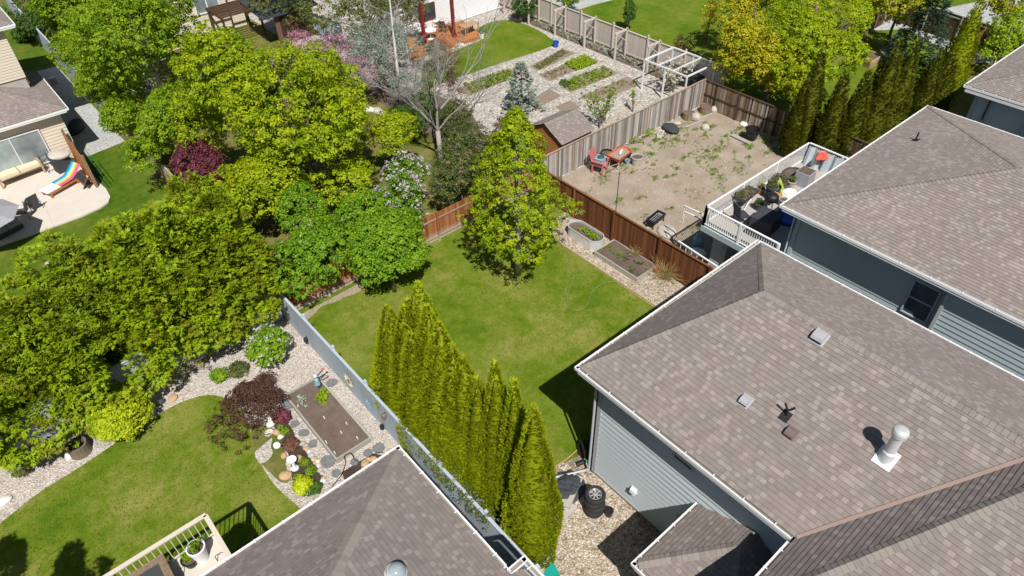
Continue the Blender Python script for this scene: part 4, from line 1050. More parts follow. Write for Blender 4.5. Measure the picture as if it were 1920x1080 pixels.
broadleaf('poplar_tree', 'green leafy tree behind the tall one, in front of the beige house', 'tree', (11.5, 54.0),
          [(10.8, 53.6, 5.8, 3.4, 3.8, 3.4), (15.6, 50.4, 2.4, 2.2, 2.0, 1.6), (8.4, 55.0, 6.2, 3.0, 3.4, 3.2)],
          'leaf_green', 2400, 24, 0.28, 0.13, 0.18, 'bark_birch', seed=22, tips=30, amp=0.3, tshift=0.05)
broadleaf('purple_plum', 'dark purple leaved tree between the old fence and the largest maple', 'tree', (8.4, 35.2), [(8.1, 35.6, 2.7, 1.5, 2.1, 1.5), (7.7, 33.6, 2.3, 1.0, 1.3, 1.0)], 'leaf_purple', 520, 26, 0.24, 0.10, 0.08, seed=31)
broadleaf('shrub', 'pale green shrub leaning over the old fence below the purple tree', 'shrub', (8.2, 31.6), [(8.1, 31.8, 1.7, 1.5, 1.8, 1.4)], 'leaf_maple', 260, 24, 0.22, 0.10, 0.05, seed=32, tshift=-0.1)
S1 = 'leafy shrubs over the wood fence'
broadleaf('viburnum_shrub', 'dense glossy green shrub between conifers and cedars, over the left end of the wood fence', 'shrub', (9.4, 25.0), [(9.3, 25.0, 2.7, 2.2, 2.0, 1.9), (7.9, 24.9, 2.2, 1.2, 1.5, 1.5), (9.9, 27.2, 3.2, 1.6, 1.5, 1.6)], 'leaf_shrub', 950, 28, 0.22, 0.095, 0.08, group=S1, seed=41, tshift=0.08, flowers=('petal_white', 60, 6, 0.06, 0.1))
broadleaf('viburnum_shrub', 'broad fresh-green shrub tree shading the back left corner of the central lawn', 'shrub', (11.6, 22.7), [(11.7, 22.9, 3.0, 2.2, 1.95, 1.8), (12.3, 21.9, 2.2, 1.3, 1.1, 1.1), (12.9, 23.6, 2.6, 1.4, 1.2, 1.3), (10.5, 22.6, 2.5, 1.2, 1.2, 1.2)], 'leaf_shrub', 850, 28, 0.22, 0.10, 0.09, group=S1, seed=42, tshift=0.14)
broadleaf('viburnum_shrub', 'mid-green shrub at the foot of the largest maple, above the wood fence', 'shrub', (12.4, 26.4), [(12.4, 26.4, 2.4, 1.8, 1.3, 1.4)], 'leaf_shrub', 380, 26, 0.22, 0.10, 0.06, group=S1, seed=43, tshift=0.1)
broadleaf('lilac_bush', 'lilac covered in pale pinkish white blossom behind the wood fence', 'shrub', (14.9, 26.1), [(14.6, 26.0, 2.5, 1.35, 1.3, 1.4), (15.6, 26.9, 2.9, 1.2, 1.2, 1.3), (13.9, 25.2, 1.7, 1.0, 0.8, 0.9)], 'leaf_shrub', 620, 22, 0.2, 0.085, 0.06, seed=44, tshift=-0.1, flowers=('petal_lilac', 420, 14, 0.07, 0.24))
broadleaf('lilac_bush', 'olive green lilac with dusty mauve blossom, left of the young maple', 'shrub', (18.3, 26.0), [(18.2, 26.0, 2.7, 1.6, 1.4, 1.6), (19.6, 27.2, 2.6, 1.5, 1.5, 1.4), (17.2, 25.7, 2.1, 1.2, 0.9, 1.2)], 'leaf_olive', 800, 22, 0.2, 0.085, 0.07, seed=45, flowers=('petal_pink', 110, 9, 0.055, 0.2))
broadleaf('shrub', 'dark olive thicket around the foot of the bare tree', 'shrub', (20.6, 29.4), [(20.8, 28.6, 1.9, 1.6, 1.7, 1.5), (22.4, 27.4, 1.5, 1.3, 1.2, 1.1), (21.4, 31.6, 1.6, 1.2, 1.5, 1.2)], 'leaf_olive', 560, 20, 0.22, 0.09, 0.06, seed=46, tshift=-0.12)
broadleaf('shrub', 'dark green shrubs beside the curved stone edging', 'shrub', (20.4, 34.5), [(20.4, 34.6, 1.2, 1.5, 1.8, 1.1), (22.6, 35.6, 1.3, 1.3, 1.8, 1.1)], 'leaf_deep', 420, 22, 0.22, 0.09, 0.05, seed=47, tshift=0.1)
broadleaf('shrub', 'reddish twiggy shrub right of the bare tree at the edge of the cobbles', 'shrub', (24.3, 29.6), [(24.3, 29.6, 1.0, 1.1, 1.2, 0.9)], 'leaf_burg', 150, 16, 0.2, 0.07, 0.04, seed=48, tshift=0.35)
broadleaf('crabapple_tree', 'pink blossoming tree beside the silver-grey shrubs', 'tree', (20.6, 42.0), [(20.4, 42.8, 3.0, 1.6, 2.0, 1.3), (20.6, 39.6, 2.9, 1.1, 2.0, 1.1), (19.4, 45.2, 3.2, 1.2, 1.3, 1.1)], 'petal_pink', 480, 18, 0.22, 0.085, 0.09, seed=51, tips=26)
broadleaf('silver_shrub', 'large silver-grey leaved shrub around the white birch trunk', 'shrub', (22.0, 39.5), [(21.9, 40.2, 2.8, 1.8, 2.2, 1.7), (22.0, 36.9, 2.2, 1.4, 1.7, 1.3), (24.2, 41.6, 3.0, 1.6, 1.7, 1.5)], 'leaf_silver', 750, 16, 0.26, 0.085, 0.08, seed=52, tips=50, tshift=-0.25)
broadleaf('shrub', 'grey-purple half bare shrub between the birch trunk and the bare tree', 'shrub', (25.0, 38.6), [(25.0, 38.4, 1.8, 1.6, 1.8, 1.3)], 'leaf_silver', 240, 9, 0.26, 0.07, 0.06, seed=53, tips=60, tshift=-0.4)
broadleaf('tree', 'olive green leafy tree in front of the white house wall at the top', 'tree', (25.6, 47.0), [(25.4, 47.0, 3.6, 2.6, 2.6, 2.4), (28.2, 48.2, 3.3, 1.6, 1.6, 1.7), (29.6, 46.6, 2.6, 1.5, 1.3, 1.7), (22.6, 48.6, 3.0, 1.8, 2.0, 1.8)], 'leaf_olive', 700, 20, 0.3, 0.12, 0.12, seed=54, tshift=0.25, tips=40)
broadleaf('silver_shrub', 'grey-green brush filling the corner between pink blossom and white birch', 'shrub', (24.5, 43.5), [(23.6, 44.5, 2.2, 1.8, 2.2, 1.8), (26.2, 43.2, 1.8, 1.4, 1.6, 1.5), (27.4, 41.0, 1.5, 1.2, 1.4, 1.2)], 'leaf_silver', 760, 12, 0.26, 0.08, 0.06, seed=56, tips=60, tshift=-0.3)
broadleaf('shrub', 'mauve-brown half bare bush in front of the timber deck', 'shrub', (27.2, 38.6), [(27.0, 38.8, 1.7, 1.3, 1.6, 1.4), (25.6, 36.0, 1.4, 1.0, 1.2, 1.1), (28.6, 41.0, 2.2, 1.3, 1.6, 1.5)], 'leaf_burg', 380, 9, 0.26, 0.07, 0.05, seed=57, tips=70, tshift=0.45)
broadleaf('shrub', 'olive brush at the left of the curved stone edging', 'shrub', (21.2, 32.8), [(22.9, 32.6, 1.4, 1.3, 1.6, 1.2), (21.0, 31.2, 1.0, .9, 1.2, .9)], 'leaf_olive', 330, 16, 0.22, 0.08, 0.05, seed=58, tshift=0.0, tips=30)
broadleaf('tree', 'dark olive tree at the top left of the white house', 'tree', (23.0, 55.0), [(23.0, 55.0, 3.6, 3.2, 3.2, 2.8)], 'leaf_olive', 420, 20, 0.34, 0.14, 0.12, seed=55, tshift=0.05, tips=40)

# --- leafless tree and birch: recursive branching
def bare(root, base, dirv, length, rad, depth, mbs, rs, mbt=None):
    p = Vector(base); d = Vector(dirv).normalized(); pts = [p.copy()]; k = 4
    for i in range(k):
        d = (d + Vector((rs.uniform(-1, 1), rs.uniform(-1, 1), rs.uniform(-0.5, 0.9))) * 0.16).normalized()
        p = p + d * length / k; pts.append(p.copy())
    (mbt or mbs).tube(pts, [rad * (1 - 0.42 * i / k) for i in range(k + 1)], 6 if depth > 2 else 4, cap=False)
    if depth == 0: return
    nb = rs.choice((2, 3, 3))
    for i in range(nb + (1 if depth > 2 else 0)):
        s = pts[-1] if i < 2 else pts[rs.choice((2, 3))]
        q = (d + Vector((rs.uniform(-1, 1), rs.uniform(-1, 1), rs.uniform(-0.3, 0.8))) * 0.75).normalized()
        bare(root, s, q, length * rs.uniform(0.6, 0.85), rad * 0.56, depth - 1, mbs, rs)
bt = G(828, 312); rs = random.Random(5)
root = thing('bare_tree', 'leafless grey tree with two rising trunks and long bare limbs reaching over the garden lawn', 'tree', (bt.x, bt.y, 0))
mt = MB(); ms = MB()
f1 = bt + Vector((0.05, 0.1, 2.3))
mt.tube([bt, bt + Vector((0, 0, 1.0)), f1], [0.19, 0.15, 0.14], 8)
mt.build('trunk', M['bark_grey'], root, smooth=True)
for q, ln, rd in [((0.12, 0.1, 1), 2.3, 0.09), ((-0.35, 0.55, 1), 2.5, 0.09), ((0.7, -0.1, 0.7), 1.9, 0.055), ((-0.5, -0.1, 0.9), 1.6, 0.045)]:
    bare(root, f1, q, ln, rd, 4, ms, rs)
bare(root, bt + Vector((0.3, 0, 3.6)), (1.0, 0.12, 0.32), 3.4, 0.07, 3, ms, rs)
ms.build('branches', paint('branch_grey', (0.24, 0.215, 0.20), 0.9, 0.3, 6), root, smooth=True)
bb = G(752, 195); rs = random.Random(8)
root = thing('birch_tree', 'slender white-barked birch rising out of the silver-grey shrubs', 'tree', (bb.x, bb.y, 0))
mt = MB(); ms = MB(); pts = [bb + Vector((0.05 * i, 0.03 * i, 1.15 * i)) for i in range(8)]
mt.tube(pts, [0.13, 0.12, 0.11, 0.10, 0.09, 0.07, 0.05, 0.02], 8); mt.build('trunk', M['bark_birch'], root, smooth=True)
for i in range(14):
    s = pts[0].lerp(pts[-1], 0.35 + 0.6 * i / 14); a = i * 2.4
    bare(root, s, (math.cos(a), math.sin(a), 0.6), 1.3, 0.03, 2, ms, rs)
ms.build('branches', M['bark_grey'], root, smooth=True)

# --- overhanging conifers along the back of the curved lawn
GC = 'overhanging conifers behind the curved lawn'
con = [(-8.4, 26.2, 5.4, 2.6, 'leftmost overhanging conifer, mostly outside the left edge'), (-5.4, 25.8, 5.8, 2.7, 'second overhanging conifer from the left, above the grey twiggy shrub'),
       (-2.7, 25.0, 5.9, 2.7, 'overhanging conifer just behind the lime-yellow bush'), (-0.2, 26.0, 6.3, 2.7, 'overhanging conifer in the middle of the row, brown-tinged tips'),
       (1.9, 27.6, 5.4, 2.2, 'back-row conifer with dead bare twigs facing the patio lawn'), (3.3, 26.2, 6.3, 2.4, 'overhanging conifer above the bare tan shrub, leaning over the grey fence'),
       (5.4, 26.3, 6.3, 2.2, 'rightmost overhanging conifer, against the glossy green shrub'), (5.6, 29.4, 5.2, 1.9, 'conifer farthest back, beside the old dark fence')]
for i, (x, y, h, r, lab) in enumerate(con):
    root = thing('cypress_tree', lab, 'conifer', (x, y, 0), 0, GC)
    ell = [(x, y - 0.6, h * 0.46, r + 0.3, r + 0.5, h * 0.54)]
    ell.append((x, y - 1.0, 2.1, r * .95, 1.9, 1.5)); ell.append((x + .3, y, h * .88, r * .5, r * .5, h * .22)); ell.append((x - r * .6, y + .3, h * .74, r * .45, r * .45, h * .22))
    C0, O0 = crown_pts(ell, 1250, 0.78, 60 + i, amp=0.24, low=1.0, zmin=0.6)
    ok = (C0[:, 1] > 24.7) | ((C0[:, 2] > 1.1) & (C0[:, 1] > (24.0 if x < -3 else 22.6))); C0, O0 = C0[ok], O0[ok]
    q_ = 11; Dq = unit(rdir(len(C0) * q_) + np.repeat(O0, q_, 0) * 0.9 + [0, 0, .25]); C = np.repeat(C0, q_, 0) + Dq * rng.uniform(.12, .36, (len(Dq), 1)); O = unit(Dq + np.repeat(O0, q_, 0) * .5)
    tb = np.clip(np.repeat(rng.uniform(0.1, 0.75, len(C0)), q_) + rng.normal(size=len(C)) * .1, 0, 1)
    P, U, N, l, w, tn = fronds(C, O, 13, 0.15, 0.038, 1.15, 0.4, tb, up=0.85)
    C2 = C + O * 0.12 + rng.normal(size=C.shape) * 0.1
    leaf_mesh('crown', P, U, N, l, w, tn, M['leaf_cedar'], root)
    idx = rng.choice(len(C), 26, replace=False)
    limbs(root, (x, y, 0), [tuple(C[j] * .5 + np.array([x, y, C[j][2]]) * .5) for j in idx[:8]], 0.12, M['bark_grey'], (x, y, h * 0.85), seed=i)
# dead grey twigs in a gap of the hedge
dt = G(238, 488, 3.2); root = thing('dead_branches', 'bare grey dead twigs showing in the gap between conifers', 'branches', (dt.x, dt.y, 0)); ms = MB(); rs = random.Random(4)
for i in range(9): bare(root, dt + Vector((rs.uniform(-.4, .4), rs.uniform(-.4, .4), -0.4)), (rs.uniform(-1, 1), rs.uniform(-1, 1), 0.5), 0.8, 0.025, 2, ms, rs)
ms.build('twig', M['bark_birch'], root)

# --- row of columnar cedars between the lawn and the grey fence
def fx(px, py, x):
    """base and height of an upright thing whose tip is seen at (px, py) and that stands at this x"""
    best = min(((abs(G(px, py, h).x - x), h) for h in np.arange(1, 12, 0.05)))
    g = G(px, py, best[1]); return (g.x, g.y, best[1])
GT = 'columnar cedars in a row beside the grey fence'
lt = ['farthest', 'second farthest', 'third farthest', 'fourth farthest', 'tallest pointed', 'sixth', 'seventh', 'eighth', 'narrow pointed', 'separate pointed', 'nearest and most separate']
tips_ = [(724, 572, 7.9, .62), (757, 572, 8.1, .66), (782, 527, 8.5, .72), (800, 570, 8.2, .7), (822, 602, 8.1, .68), (846, 645, 8.1, .66), (866, 668, 8.0, .66), (892, 706, 7.9, .60), (927, 676, 8.05, .52), (963, 708, 8.1, .50), (1000, 757, 7.75, .66)]
fillers = []
labs = ['farthest cedar of the row, its flat side facing the lawn corner', 'second farthest cedar of the row, clipped green top below the leafy shrub', 'tallest looking cedar tip of the row, touching the leafy shrub above', 'cedar on the lawn side of the row next to the tallest tip',
        'cedar in the middle of the row where the dense mass begins to slope down', 'cedar of the dense mass with a reddish tinged flank', 'cedar at the lower end of the dense mass', 'short cedar left of the three separate tips', 'first of the three separate cedar tips, touching the dense mass', 'middle of the three separate cedar tips', 'nearest cedar of the row, full height visible beside the gravel side yard']
for i, (px, py, x, r) in enumerate(tips_):
    bx, by, h = fx(px, py, x)
    column_conifer('columnar_cedar', labs[i], (bx, by), h, r * (1.62 if i < 7 else 1.28), 'leaf_thuja', GT, n=4200, k=7, L=0.12, W=0.034, seed=i, tt=0.55)
extra = [(8.6, 16.0, 5.9, 'cedar at the far end of the row on its lawn side'), (7.6, 14.3, 6.2, 'cedar on the fence side of the dense mass, beside the blue metal flower'), (7.7, 12.4, 6.0, 'cedar on the fence side of the dense mass, above the white gutter corner')]
for i, (x, y, h, lab) in enumerate(extra):
    column_conifer('columnar_cedar', lab, (x, y), h, 0.9, 'leaf_thuja', GT, n=3200, k=7, L=0.14, W=0.036, seed=40 + i, tt=0.5)

# --- dark cypress row on the right
GY = 'dark columnar cypresses beyond the dirt yard'
cy = [(1546, 90, 285, .8, 'cypress at the end of the weathered fence'), (1590, 130, 300, .72, 'short cypress behind the deck corner, second in the row'), (1632, 130, 300, .75, 'shaded cypress in the middle of the row behind the deck'),
      (1692, 70, 290, .85, 'tall dark cypress left of the narrow strip of pale paving'), (1722, 72, 268, .9, 'tallest golden-brown cypress above the right-hand roof'), (1762, 106, 232, .8, 'cypress behind the peak of the right-hand roof'), (1788, 102, 226, .9, 'broad cypress beside the far house corner'), (1845, -10, 185, .9, 'tall bright cypress reaching the top edge beside the blue spruce'),
      (1515, 150, 290, .6, 'small dark cypress in front of the first tall one'), (1660, 110, 285, .7, 'dark cypress squeezed between two taller ones')]
Vp = (999.27, 2018.4)
for i, (px, py, by, r, lab) in enumerate(cy):
    s = (by - py) / (Vp[1] - py); b = G(px + s * (Vp[0] - px), by, 0)
    h = min(((G(px, py, hh) - Vector((b.x, b.y, hh))).length, hh) for hh in np.arange(1, 12, .05))[1]
    column_conifer('columnar_cypress', lab, (b.x, b.y), h, r * (1.0 if i != 7 else 1.15), 'leaf_thuja_dark' if i != 7 else 'leaf_thuja', GY, cat='cypress', n=1500, k=7, L=0.19, W=0.05, seed=60 + i, spread=0.8, tt=0.42, vert=1.3, rmin=0.78)
def spruce(label, px, py, by, r, mat, name='spruce_tree', seed=0, n=900, low=0.0):
    s = (by - py) / (Vp[1] - py); b = G(px + s * (Vp[0] - px), by, 0)
    h = min(((G(px, py, hh) - Vector((b.x, b.y, hh))).length, hh) for hh in np.arange(1, 14, .05))[1]
    root = thing(name, label, 'spruce', (b.x, b.y, 0))
    t = rng.random(n) ** 1.15; th = rng.uniform(0, 6.283, n); tier = 0.85 + 0.15 * np.cos(t * h * 9)
    R_ = r * (1 - t) ** 0.75 * tier * (0.45 + 0.55 * rng.random(n) ** 0.5) * (1 + 0.15 * np.sin(th * 5 + t * 9)) + 0.05
    C = np.stack([b.x + R_ * np.cos(th), b.y + R_ * np.sin(th), 0.25 + t * (h - 0.3)], 1); O = np.stack([np.cos(th), np.sin(th), 0.25 + 0 * th], 1)
    P, U, N, l, w, tn = fronds(C, unit(O), 14, 0.24, 0.05, 1.1, 0.15, up=0.5)
    leaf_mesh('crown', P, U, N, l, w, tn, M[mat], root)
    mb = MB(); mb.tube([(b.x, b.y, 0), (b.x, b.y, h * 0.9)], [0.1, 0.02], 7); mb.build('trunk', M['bark'], root)
    return root
spruce('large dark blue-green spruce at the top right behind the cypress row', 1775, -40, 130, 2.1, 'leaf_spruce', seed=3, n=1500)
spruce('small silvery spruce between dark fence and cypress row', 1694, 52, 120, 0.9, 'leaf_silver', seed=4, n=350)
spruce('silver-blue spruce standing in the cobbles of the vegetable garden', 977, 116, 205, 1.35, 'leaf_silver', seed=5, n=420)
broadleaf('shrub', 'slim dark green shrub on the lawn beside the taupe fence', 'shrub', tuple(G(1178, 58))[:2], [(*tuple(G(1178, 58))[:2], 1.3, .55, .55, 1.2)], 'leaf_deep', 120, 20, 0.2, 0.10, 0.04, seed=71, tshift=0.1)

# --- golden maples upper right
e_ = ell_px([(1405, 60, 4.6, 2.3, 2.6), (1440, 120, 3.6, 2.1, 2.4), (1385, 120, 3.0, 1.7, 2.0), (1430, -20, 5.5, 2.6, 2.4), (1480, 150, 2.6, 1.8, 1.8), (1390, 20, 5.2, 2.0, 2.2)])
broadleaf('maple_tree', 'golden-orange tinted maple left of the yellow-green one, beyond the weathered fence', 'tree', (e_[1][0], e_[1][1] - 1.0), e_, 'leaf_gold', 2300, 24, 0.26, 0.12, 0.16, seed=81, tshift=0.12, amp=0.3, tips=36)
e_ = ell_px([(1520, 55, 5.0, 3.0, 2.8), (1585, 95, 3.8, 2.3, 2.1), (1500, 130, 3.4, 2.3, 2.2), (1605, 25, 4.6, 2.8, 2.3), (1500, -10, 6.0, 2.8, 2.4)])
broadleaf('maple_tree', 'broad yellow-green maple above the timber raised bed', 'tree', (e_[0][0] - 1, e_[0][1] - 2.0), e_, 'leaf_maple', 2600, 24, 0.27, 0.12, 0.18, seed=82, tshift=-0.02, amp=0.3, tips=40)
e_ = ell_px([(1690, 5, 3.4, 2.4, 2.0), (1640, -20, 4.4, 2.6, 2.2)])
broadleaf('tree', 'yellow-green tree at the top edge behind the dark fence', 'tree', (e_[0][0], e_[0][1]), e_, 'leaf_gold', 360, 22, 0.36, 0.17, 0.14, seed=83, tshift=-0.1)
e_ = ell_px([(1885, 70, 2.6, 1.7, 1.5), (1920, 50, 2.8, 1.6, 1.5), (1860, 95, 1.9, 1.1, 1.0)])
broadleaf('tree', 'small yellow-green tree by the far street at the right edge', 'tree', (e_[0][0], e_[0][1]), e_, 'leaf_green', 300, 22, 0.3, 0.14, 0.1, 'bark_birch', seed=84, tshift=0.3)
e_ = ell_px([(1900, 10, 3.0, 2.6, 1.8)])
broadleaf('tree', 'orange-tinted street tree in the top right corner', 'tree', (e_[0][0], e_[0][1]), e_, 'leaf_gold', 160, 22, 0.4, 0.18, 0.12, seed=85)
e_ = ell_px([(1330, 40, 1.6, 0.7, 1.3)])
broadleaf('shrub', 'thin brown-leaved sapling on the lawn left of the golden maple', 'shrub', (e_[0][0], e_[0][1]), e_, 'leaf_gold', 60, 14, 0.2, 0.10, 0.05, seed=86, tshift=0.3)
e_ = ell_px([(1283, 88, 1.2, 0.9, 0.9)])
broadleaf('shrub', 'rusty brown shrub behind the white greenhouse frame', 'shrub', (e_[0][0], e_[0][1]), e_, 'leaf_burg', 90, 16, 0.2, 0.09, 0.05, seed=87, tshift=0.3)
for lab, px, py, h, r, sd, mt_ in [('dark green bushes in the corner behind the pale fence', 60, 40, 2.0, 2.4, 91, 'leaf_deep'), ('mid green bush behind the pale fence, nearer the tall tree', 95, 15, 2.4, 2.2, 92, 'leaf_shrub'), ('dark shrub against the beige house corner', 38, 62, 0.8, 0.8, 93, 'leaf_deep'), ('dark green shrub at the head of the taupe fence', 985, 10, 1.3, 1.2, 94, 'leaf_deep'),
                                   ('vine-green bush hanging over the far end of the taupe fence', 1060, -8, 1.6, 1.3, 95, 'leaf_green')]:
    e_ = ell_px([(px, py, h, r, r * 0.8)])
    broadleaf('shrub', lab, 'shrub', (e_[0][0], e_[0][1]), e_, mt_, int(120 + 60 * r), 22, 0.28, 0.13, 0.05, seed=sd, tshift=0.05)

# --- fruit trees in the cobbles
def leader_tree(label, base, stems, mat, leaf_n, seed, blossoms=None, spread=0.34, name='fruit_tree'):
    rs = random.Random(seed); root = thing(name, label, 'tree', (base.x, base.y, 0)); mbx = MB(); C = []
    for q, ln in stems:
        p = base + Z * 0.35; d = Vector(q).normalized(); pts = [p.copy()]
        for i in range(5):
            d = (d + Vector((rs.uniform(-1, 1), rs.uniform(-1, 1), 0.7)) * 0.16).normalized(); p = p + d * ln / 5; pts.append(p.copy())
            if i > 0: C += [tuple(p + Vector((rs.gauss(0, 1), rs.gauss(0, 1), rs.gauss(0, 1))) * spread * 0.45) for _ in range(leaf_n)]
            for _ in range(2):
                e2 = p + Vector((rs.gauss(0, 1), rs.gauss(0, 1), rs.uniform(0, 1))) * spread; mbx.tube([p, e2], [0.012, 0.004], 4, cap=False)
        mbx.tube(pts, [0.035, 0.03, 0.025, 0.02, 0.014, 0.008], 5, cap=False)
    mbx.build('branches', M['bark'], root)
    mbx = MB(); mbx.tube([base, base + Z * 0.38], [0.06, 0.045], 7); mbx.build('trunk', M['bark'], root)
    C = np.array(C); P, U, N, L, W, t = leaf_clusters(C, rdir(len(C)), 16, 0.10, 0.085, jitter=0.7)
    leaf_mesh('crown' if not blossoms else 'blossom', P, U, N, L, W, t, M[mat], root)
    return root
leader_tree('vase-shaped fruit tree with upright leafy shoots in the cobbles beside the weathered fence', G(1124, 240), [((-0.5, 0.5, 1), 2.2), ((-0.1, 0.7, 1), 2.3), ((0.6, 0.2, 1), 2.3), ((0.5, -0.3, 1), 2.1), ((-0.2, -0.1, 1), 1.8), ((0.9, 0.4, 0.9), 2.0)], 'leaf_green', 5, 3)
leader_tree('cream-white blossoming fruit tree next to the greenhouse frame', G(1262, 172), [((-0.7, 0.3, 0.8), 1.6), ((-0.3, 0.7, 1), 1.7), ((0.3, 0.4, 1), 1.7), ((0.5, -0.2, 0.9), 1.5), ((-0.8, -0.1, 0.6), 1.3), ((0, 0, 1), 1.6)], 'petal_white', 7, 4, blossoms=True)
leader_tree('thin young sapling between the two fruit trees', G(1186, 210), [((-0.2, 0.1, 1), 1.1), ((0.3, 0.2, 1), 1.3)], 'leaf_green', 2, 5, spread=0.2)

# --- shrubs of the curved-lawn garden
def low_shrub(label, px, py, r, h, mat, n, per=20, size=0.07, seed=0, cat='shrub', name='shrub', spiky=0.0, flowers=None, cr=0.13, z=0.0, tshift=0.0, stems=8, group=None):
    b = G(px, py, z); root = thing(name, label, cat, (b.x, b.y, z), 0, group)
    C, O = crown_pts([(b.x, b.y, z + h * 0.5, r, r, h * 0.5)], n, 0.55, seed, zmin=z + 0.03, amp=0.25)
    P, U, N, L, W, t = leaf_clusters(C, O, per, cr, size, tbase=rng.uniform(0.2, 0.8, len(C)) + tshift)
    if spiky: U = unit(np.repeat(O, per, axis=0) + rng.normal(size=U.shape) * 0.4); 
    leaf_mesh('foliage', P, U, N, L, W * (1 - 0.5 * spiky), t, M[mat], root)
    if flowers:
        fm, fn, fper, fs, fr = flowers; k = rng.choice(len(C), min(fn, len(C)), replace=False)
        P, U, N, L, W, t = leaf_clusters(C[k] + O[k] * fr, O[k], fper, 0.07, fs, jitter=0.8); leaf_mesh('blossom', P, U, N, L, W, t, M[fm], root)
    if stems:
        mbx = MB(); rs = random.Random(seed)
        for i in rng.choice(len(C), min(stems, len(C)), replace=False): mbx.tube([(b.x + rs.uniform(-.05, .05), b.y + rs.uniform(-.05, .05), z), tuple(C[i])], [0.015, 0.006], 4, cap=False)
        mbx.build('stems', M['bark'], root)
    return root
bbx = G(497, 748); root = thing('barberry_bush', 'large burgundy barberry arching over the edge of the curved lawn', 'shrub', (bbx.x, bbx.y, 0))
n = 1250; D = rdir(n); D[:, 2] = np.abs(D[:, 2]) * 0.8 + 0.1; D = unit(D)
rr_ = (0.45 + 0.75 * rng.random(n) ** 0.7) * lumps(D, 12, 0.35, 5)
C = np.array([bbx.x, bbx.y, 0.6]) + D * rr_[:, None] * np.array([2.3, 2.3, 1.6]); C[:, 2] -= 0.22 * ((C[:, 0] - bbx.x) ** 2 + (C[:, 1] - bbx.y) ** 2) / 2.6; ok = C[:, 2] > 0.06
P, U, N, L, W, t = leaf_clusters(C[ok], D[ok], 26, 0.14, 0.055, jitter=0.7); leaf_mesh('foliage', P, U, N, L, W, t, M['leaf_burg'], root)
mbx = MB()
for i in rng.choice(np.nonzero(ok)[0], 70, replace=False):
    q = Vector(C[i]); mid = bbx.lerp(q, 0.55) + Z * 0.35; mbx.tube([bbx, mid, q, q + Vector(D[i]) * 0.25], [0.018, 0.012, 0.006, 0.003], 4, cap=False)
mbx.build('stems', M['bark'], root)
low_shrub('lilac bush with mauve blossom against the end of the grey fence', 508, 672, 1.12, 1.7, 'leaf_shrub', 450, 22, 0.085, 101, name='lilac_bush', flowers=('petal_lilac', 90, 16, 0.06, 0.18), cr=0.16, tshift=0.15)
low_shrub('rounded lime-yellow bush under the conifers', 216, 818, 1.5, 2.0, 'leaf_lime', 1000, 24, 0.075, 102, cr=0.15, name='spirea_bush')
low_shrub('small bright green clump in the pale gravel left of the burgundy barberry', 415, 712, 0.42, 0.55, 'leaf_shrub', 90, 18, 0.06, 103, cat='plant', name='plant', tshift=0.25)
low_shrub('olive-red low shrub behind the burgundy barberry', 450, 700, 0.5, 0.6, 'leaf_olive', 90, 16, 0.06, 104, cat='plant', name='plant')
low_shrub('crimson leaved shrub at the corner of the framed soil bed', 528, 790, 0.42, 0.55, 'leaf_purple', 90, 18, 0.075, 105, name='barberry_bush', tshift=0.1)
low_shrub('bright yellow flowering plant by the lower left gutter', 568, 920, 0.42, 0.55, 'leaf_lime', 120, 20, 0.06, 106, cat='plant', name='plant', tshift=0.3)
low_shrub('mottled purple-brown ground plant in the flower bed', 545, 838, 0.36, 0.3, 'leaf_burg', 90, 16, 0.07, 107, cat='plant', name='plant', tshift=0.45)
low_shrub('green bedding plant beside the white birdbath', 573, 868, 0.17, 0.2, 'leaf_green', 26, 14, 0.05, 108, cat='plant', name='plant', stems=0)
low_shrub('green bedding plant near the uppermost warm stone', 535, 812, 0.17, 0.2, 'leaf_green', 26, 14, 0.05, 109, cat='plant', name='plant', stems=0)
low_shrub('green bedding plant above the mottled purple one', 529, 800, 0.15, 0.2, 'leaf_shrub', 22, 14, 0.05, 110, cat='plant', name='plant', stems=0)
low_shrub('green herb between the birdbath and the line of edging stones', 585, 885, 0.22, 0.2, 'leaf_green', 36, 14, 0.05, 111, cat='plant', name='plant', stems=0)
low_shrub('rhubarb-leaved plant at the corner where flower bed meets gutter', 594, 920, 0.3, 0.4, 'leaf_deep', 30, 12, 0.14, 112, cat='plant', name='plant', tshift=0.2)
low_shrub('low yellow-flowered shrub in the shaded bed at the left edge', 45, 888, 0.45, 0.45, 'leaf_olive', 90, 16, 0.06, 113, cat='plant', name='plant', tshift=0.3)
def twig_shrub(label, px, py, n, L, mat, seed, leaves=0, lmat='leaf_olive'):
    b = G(px, py); rs = random.Random(seed); root = thing('twiggy_shrub', label, 'shrub', (b.x, b.y, 0)); mbx = MB(); tips = []
    for i in range(n):
        a = rs.uniform(0, 6.28); d = Vector((math.cos(a), math.sin(a), rs.uniform(0.5, 1.8))).normalized(); l = L * rs.uniform(0.6, 1.1)
        m_ = b + d * l * 0.5 + Z * 0.05; e_ = b + d * l + Z * rs.uniform(-0.1, 0.15); mbx.tube([b, m_, e_], [0.012, 0.009, 0.004], 4, cap=False)
        for _ in range(3):
            s = m_.lerp(e_, rs.random()); q = s + (d + Vector((rs.gauss(0, .5), rs.gauss(0, .5), rs.gauss(0, .3)))).normalized() * l * 0.35; mbx.tube([s, q], [0.006, 0.003], 3, cap=False); tips.append(tuple(q))
    mbx.build('stems', M[mat], root)
    if leaves:
        C = np.array(tips); P, U, N, L_, W, t = leaf_clusters(C, rdir(len(C)), leaves, 0.1, 0.06, jitter=0.8); leaf_mesh('foliage', P, U, N, L_, W, t, M[lmat], root)
    return root
twig_shrub('pale leafless twiggy shrub in the shaded bed, left of the hollow log planter', 108, 838, 46, 1.15, 'bark_grey', 1)
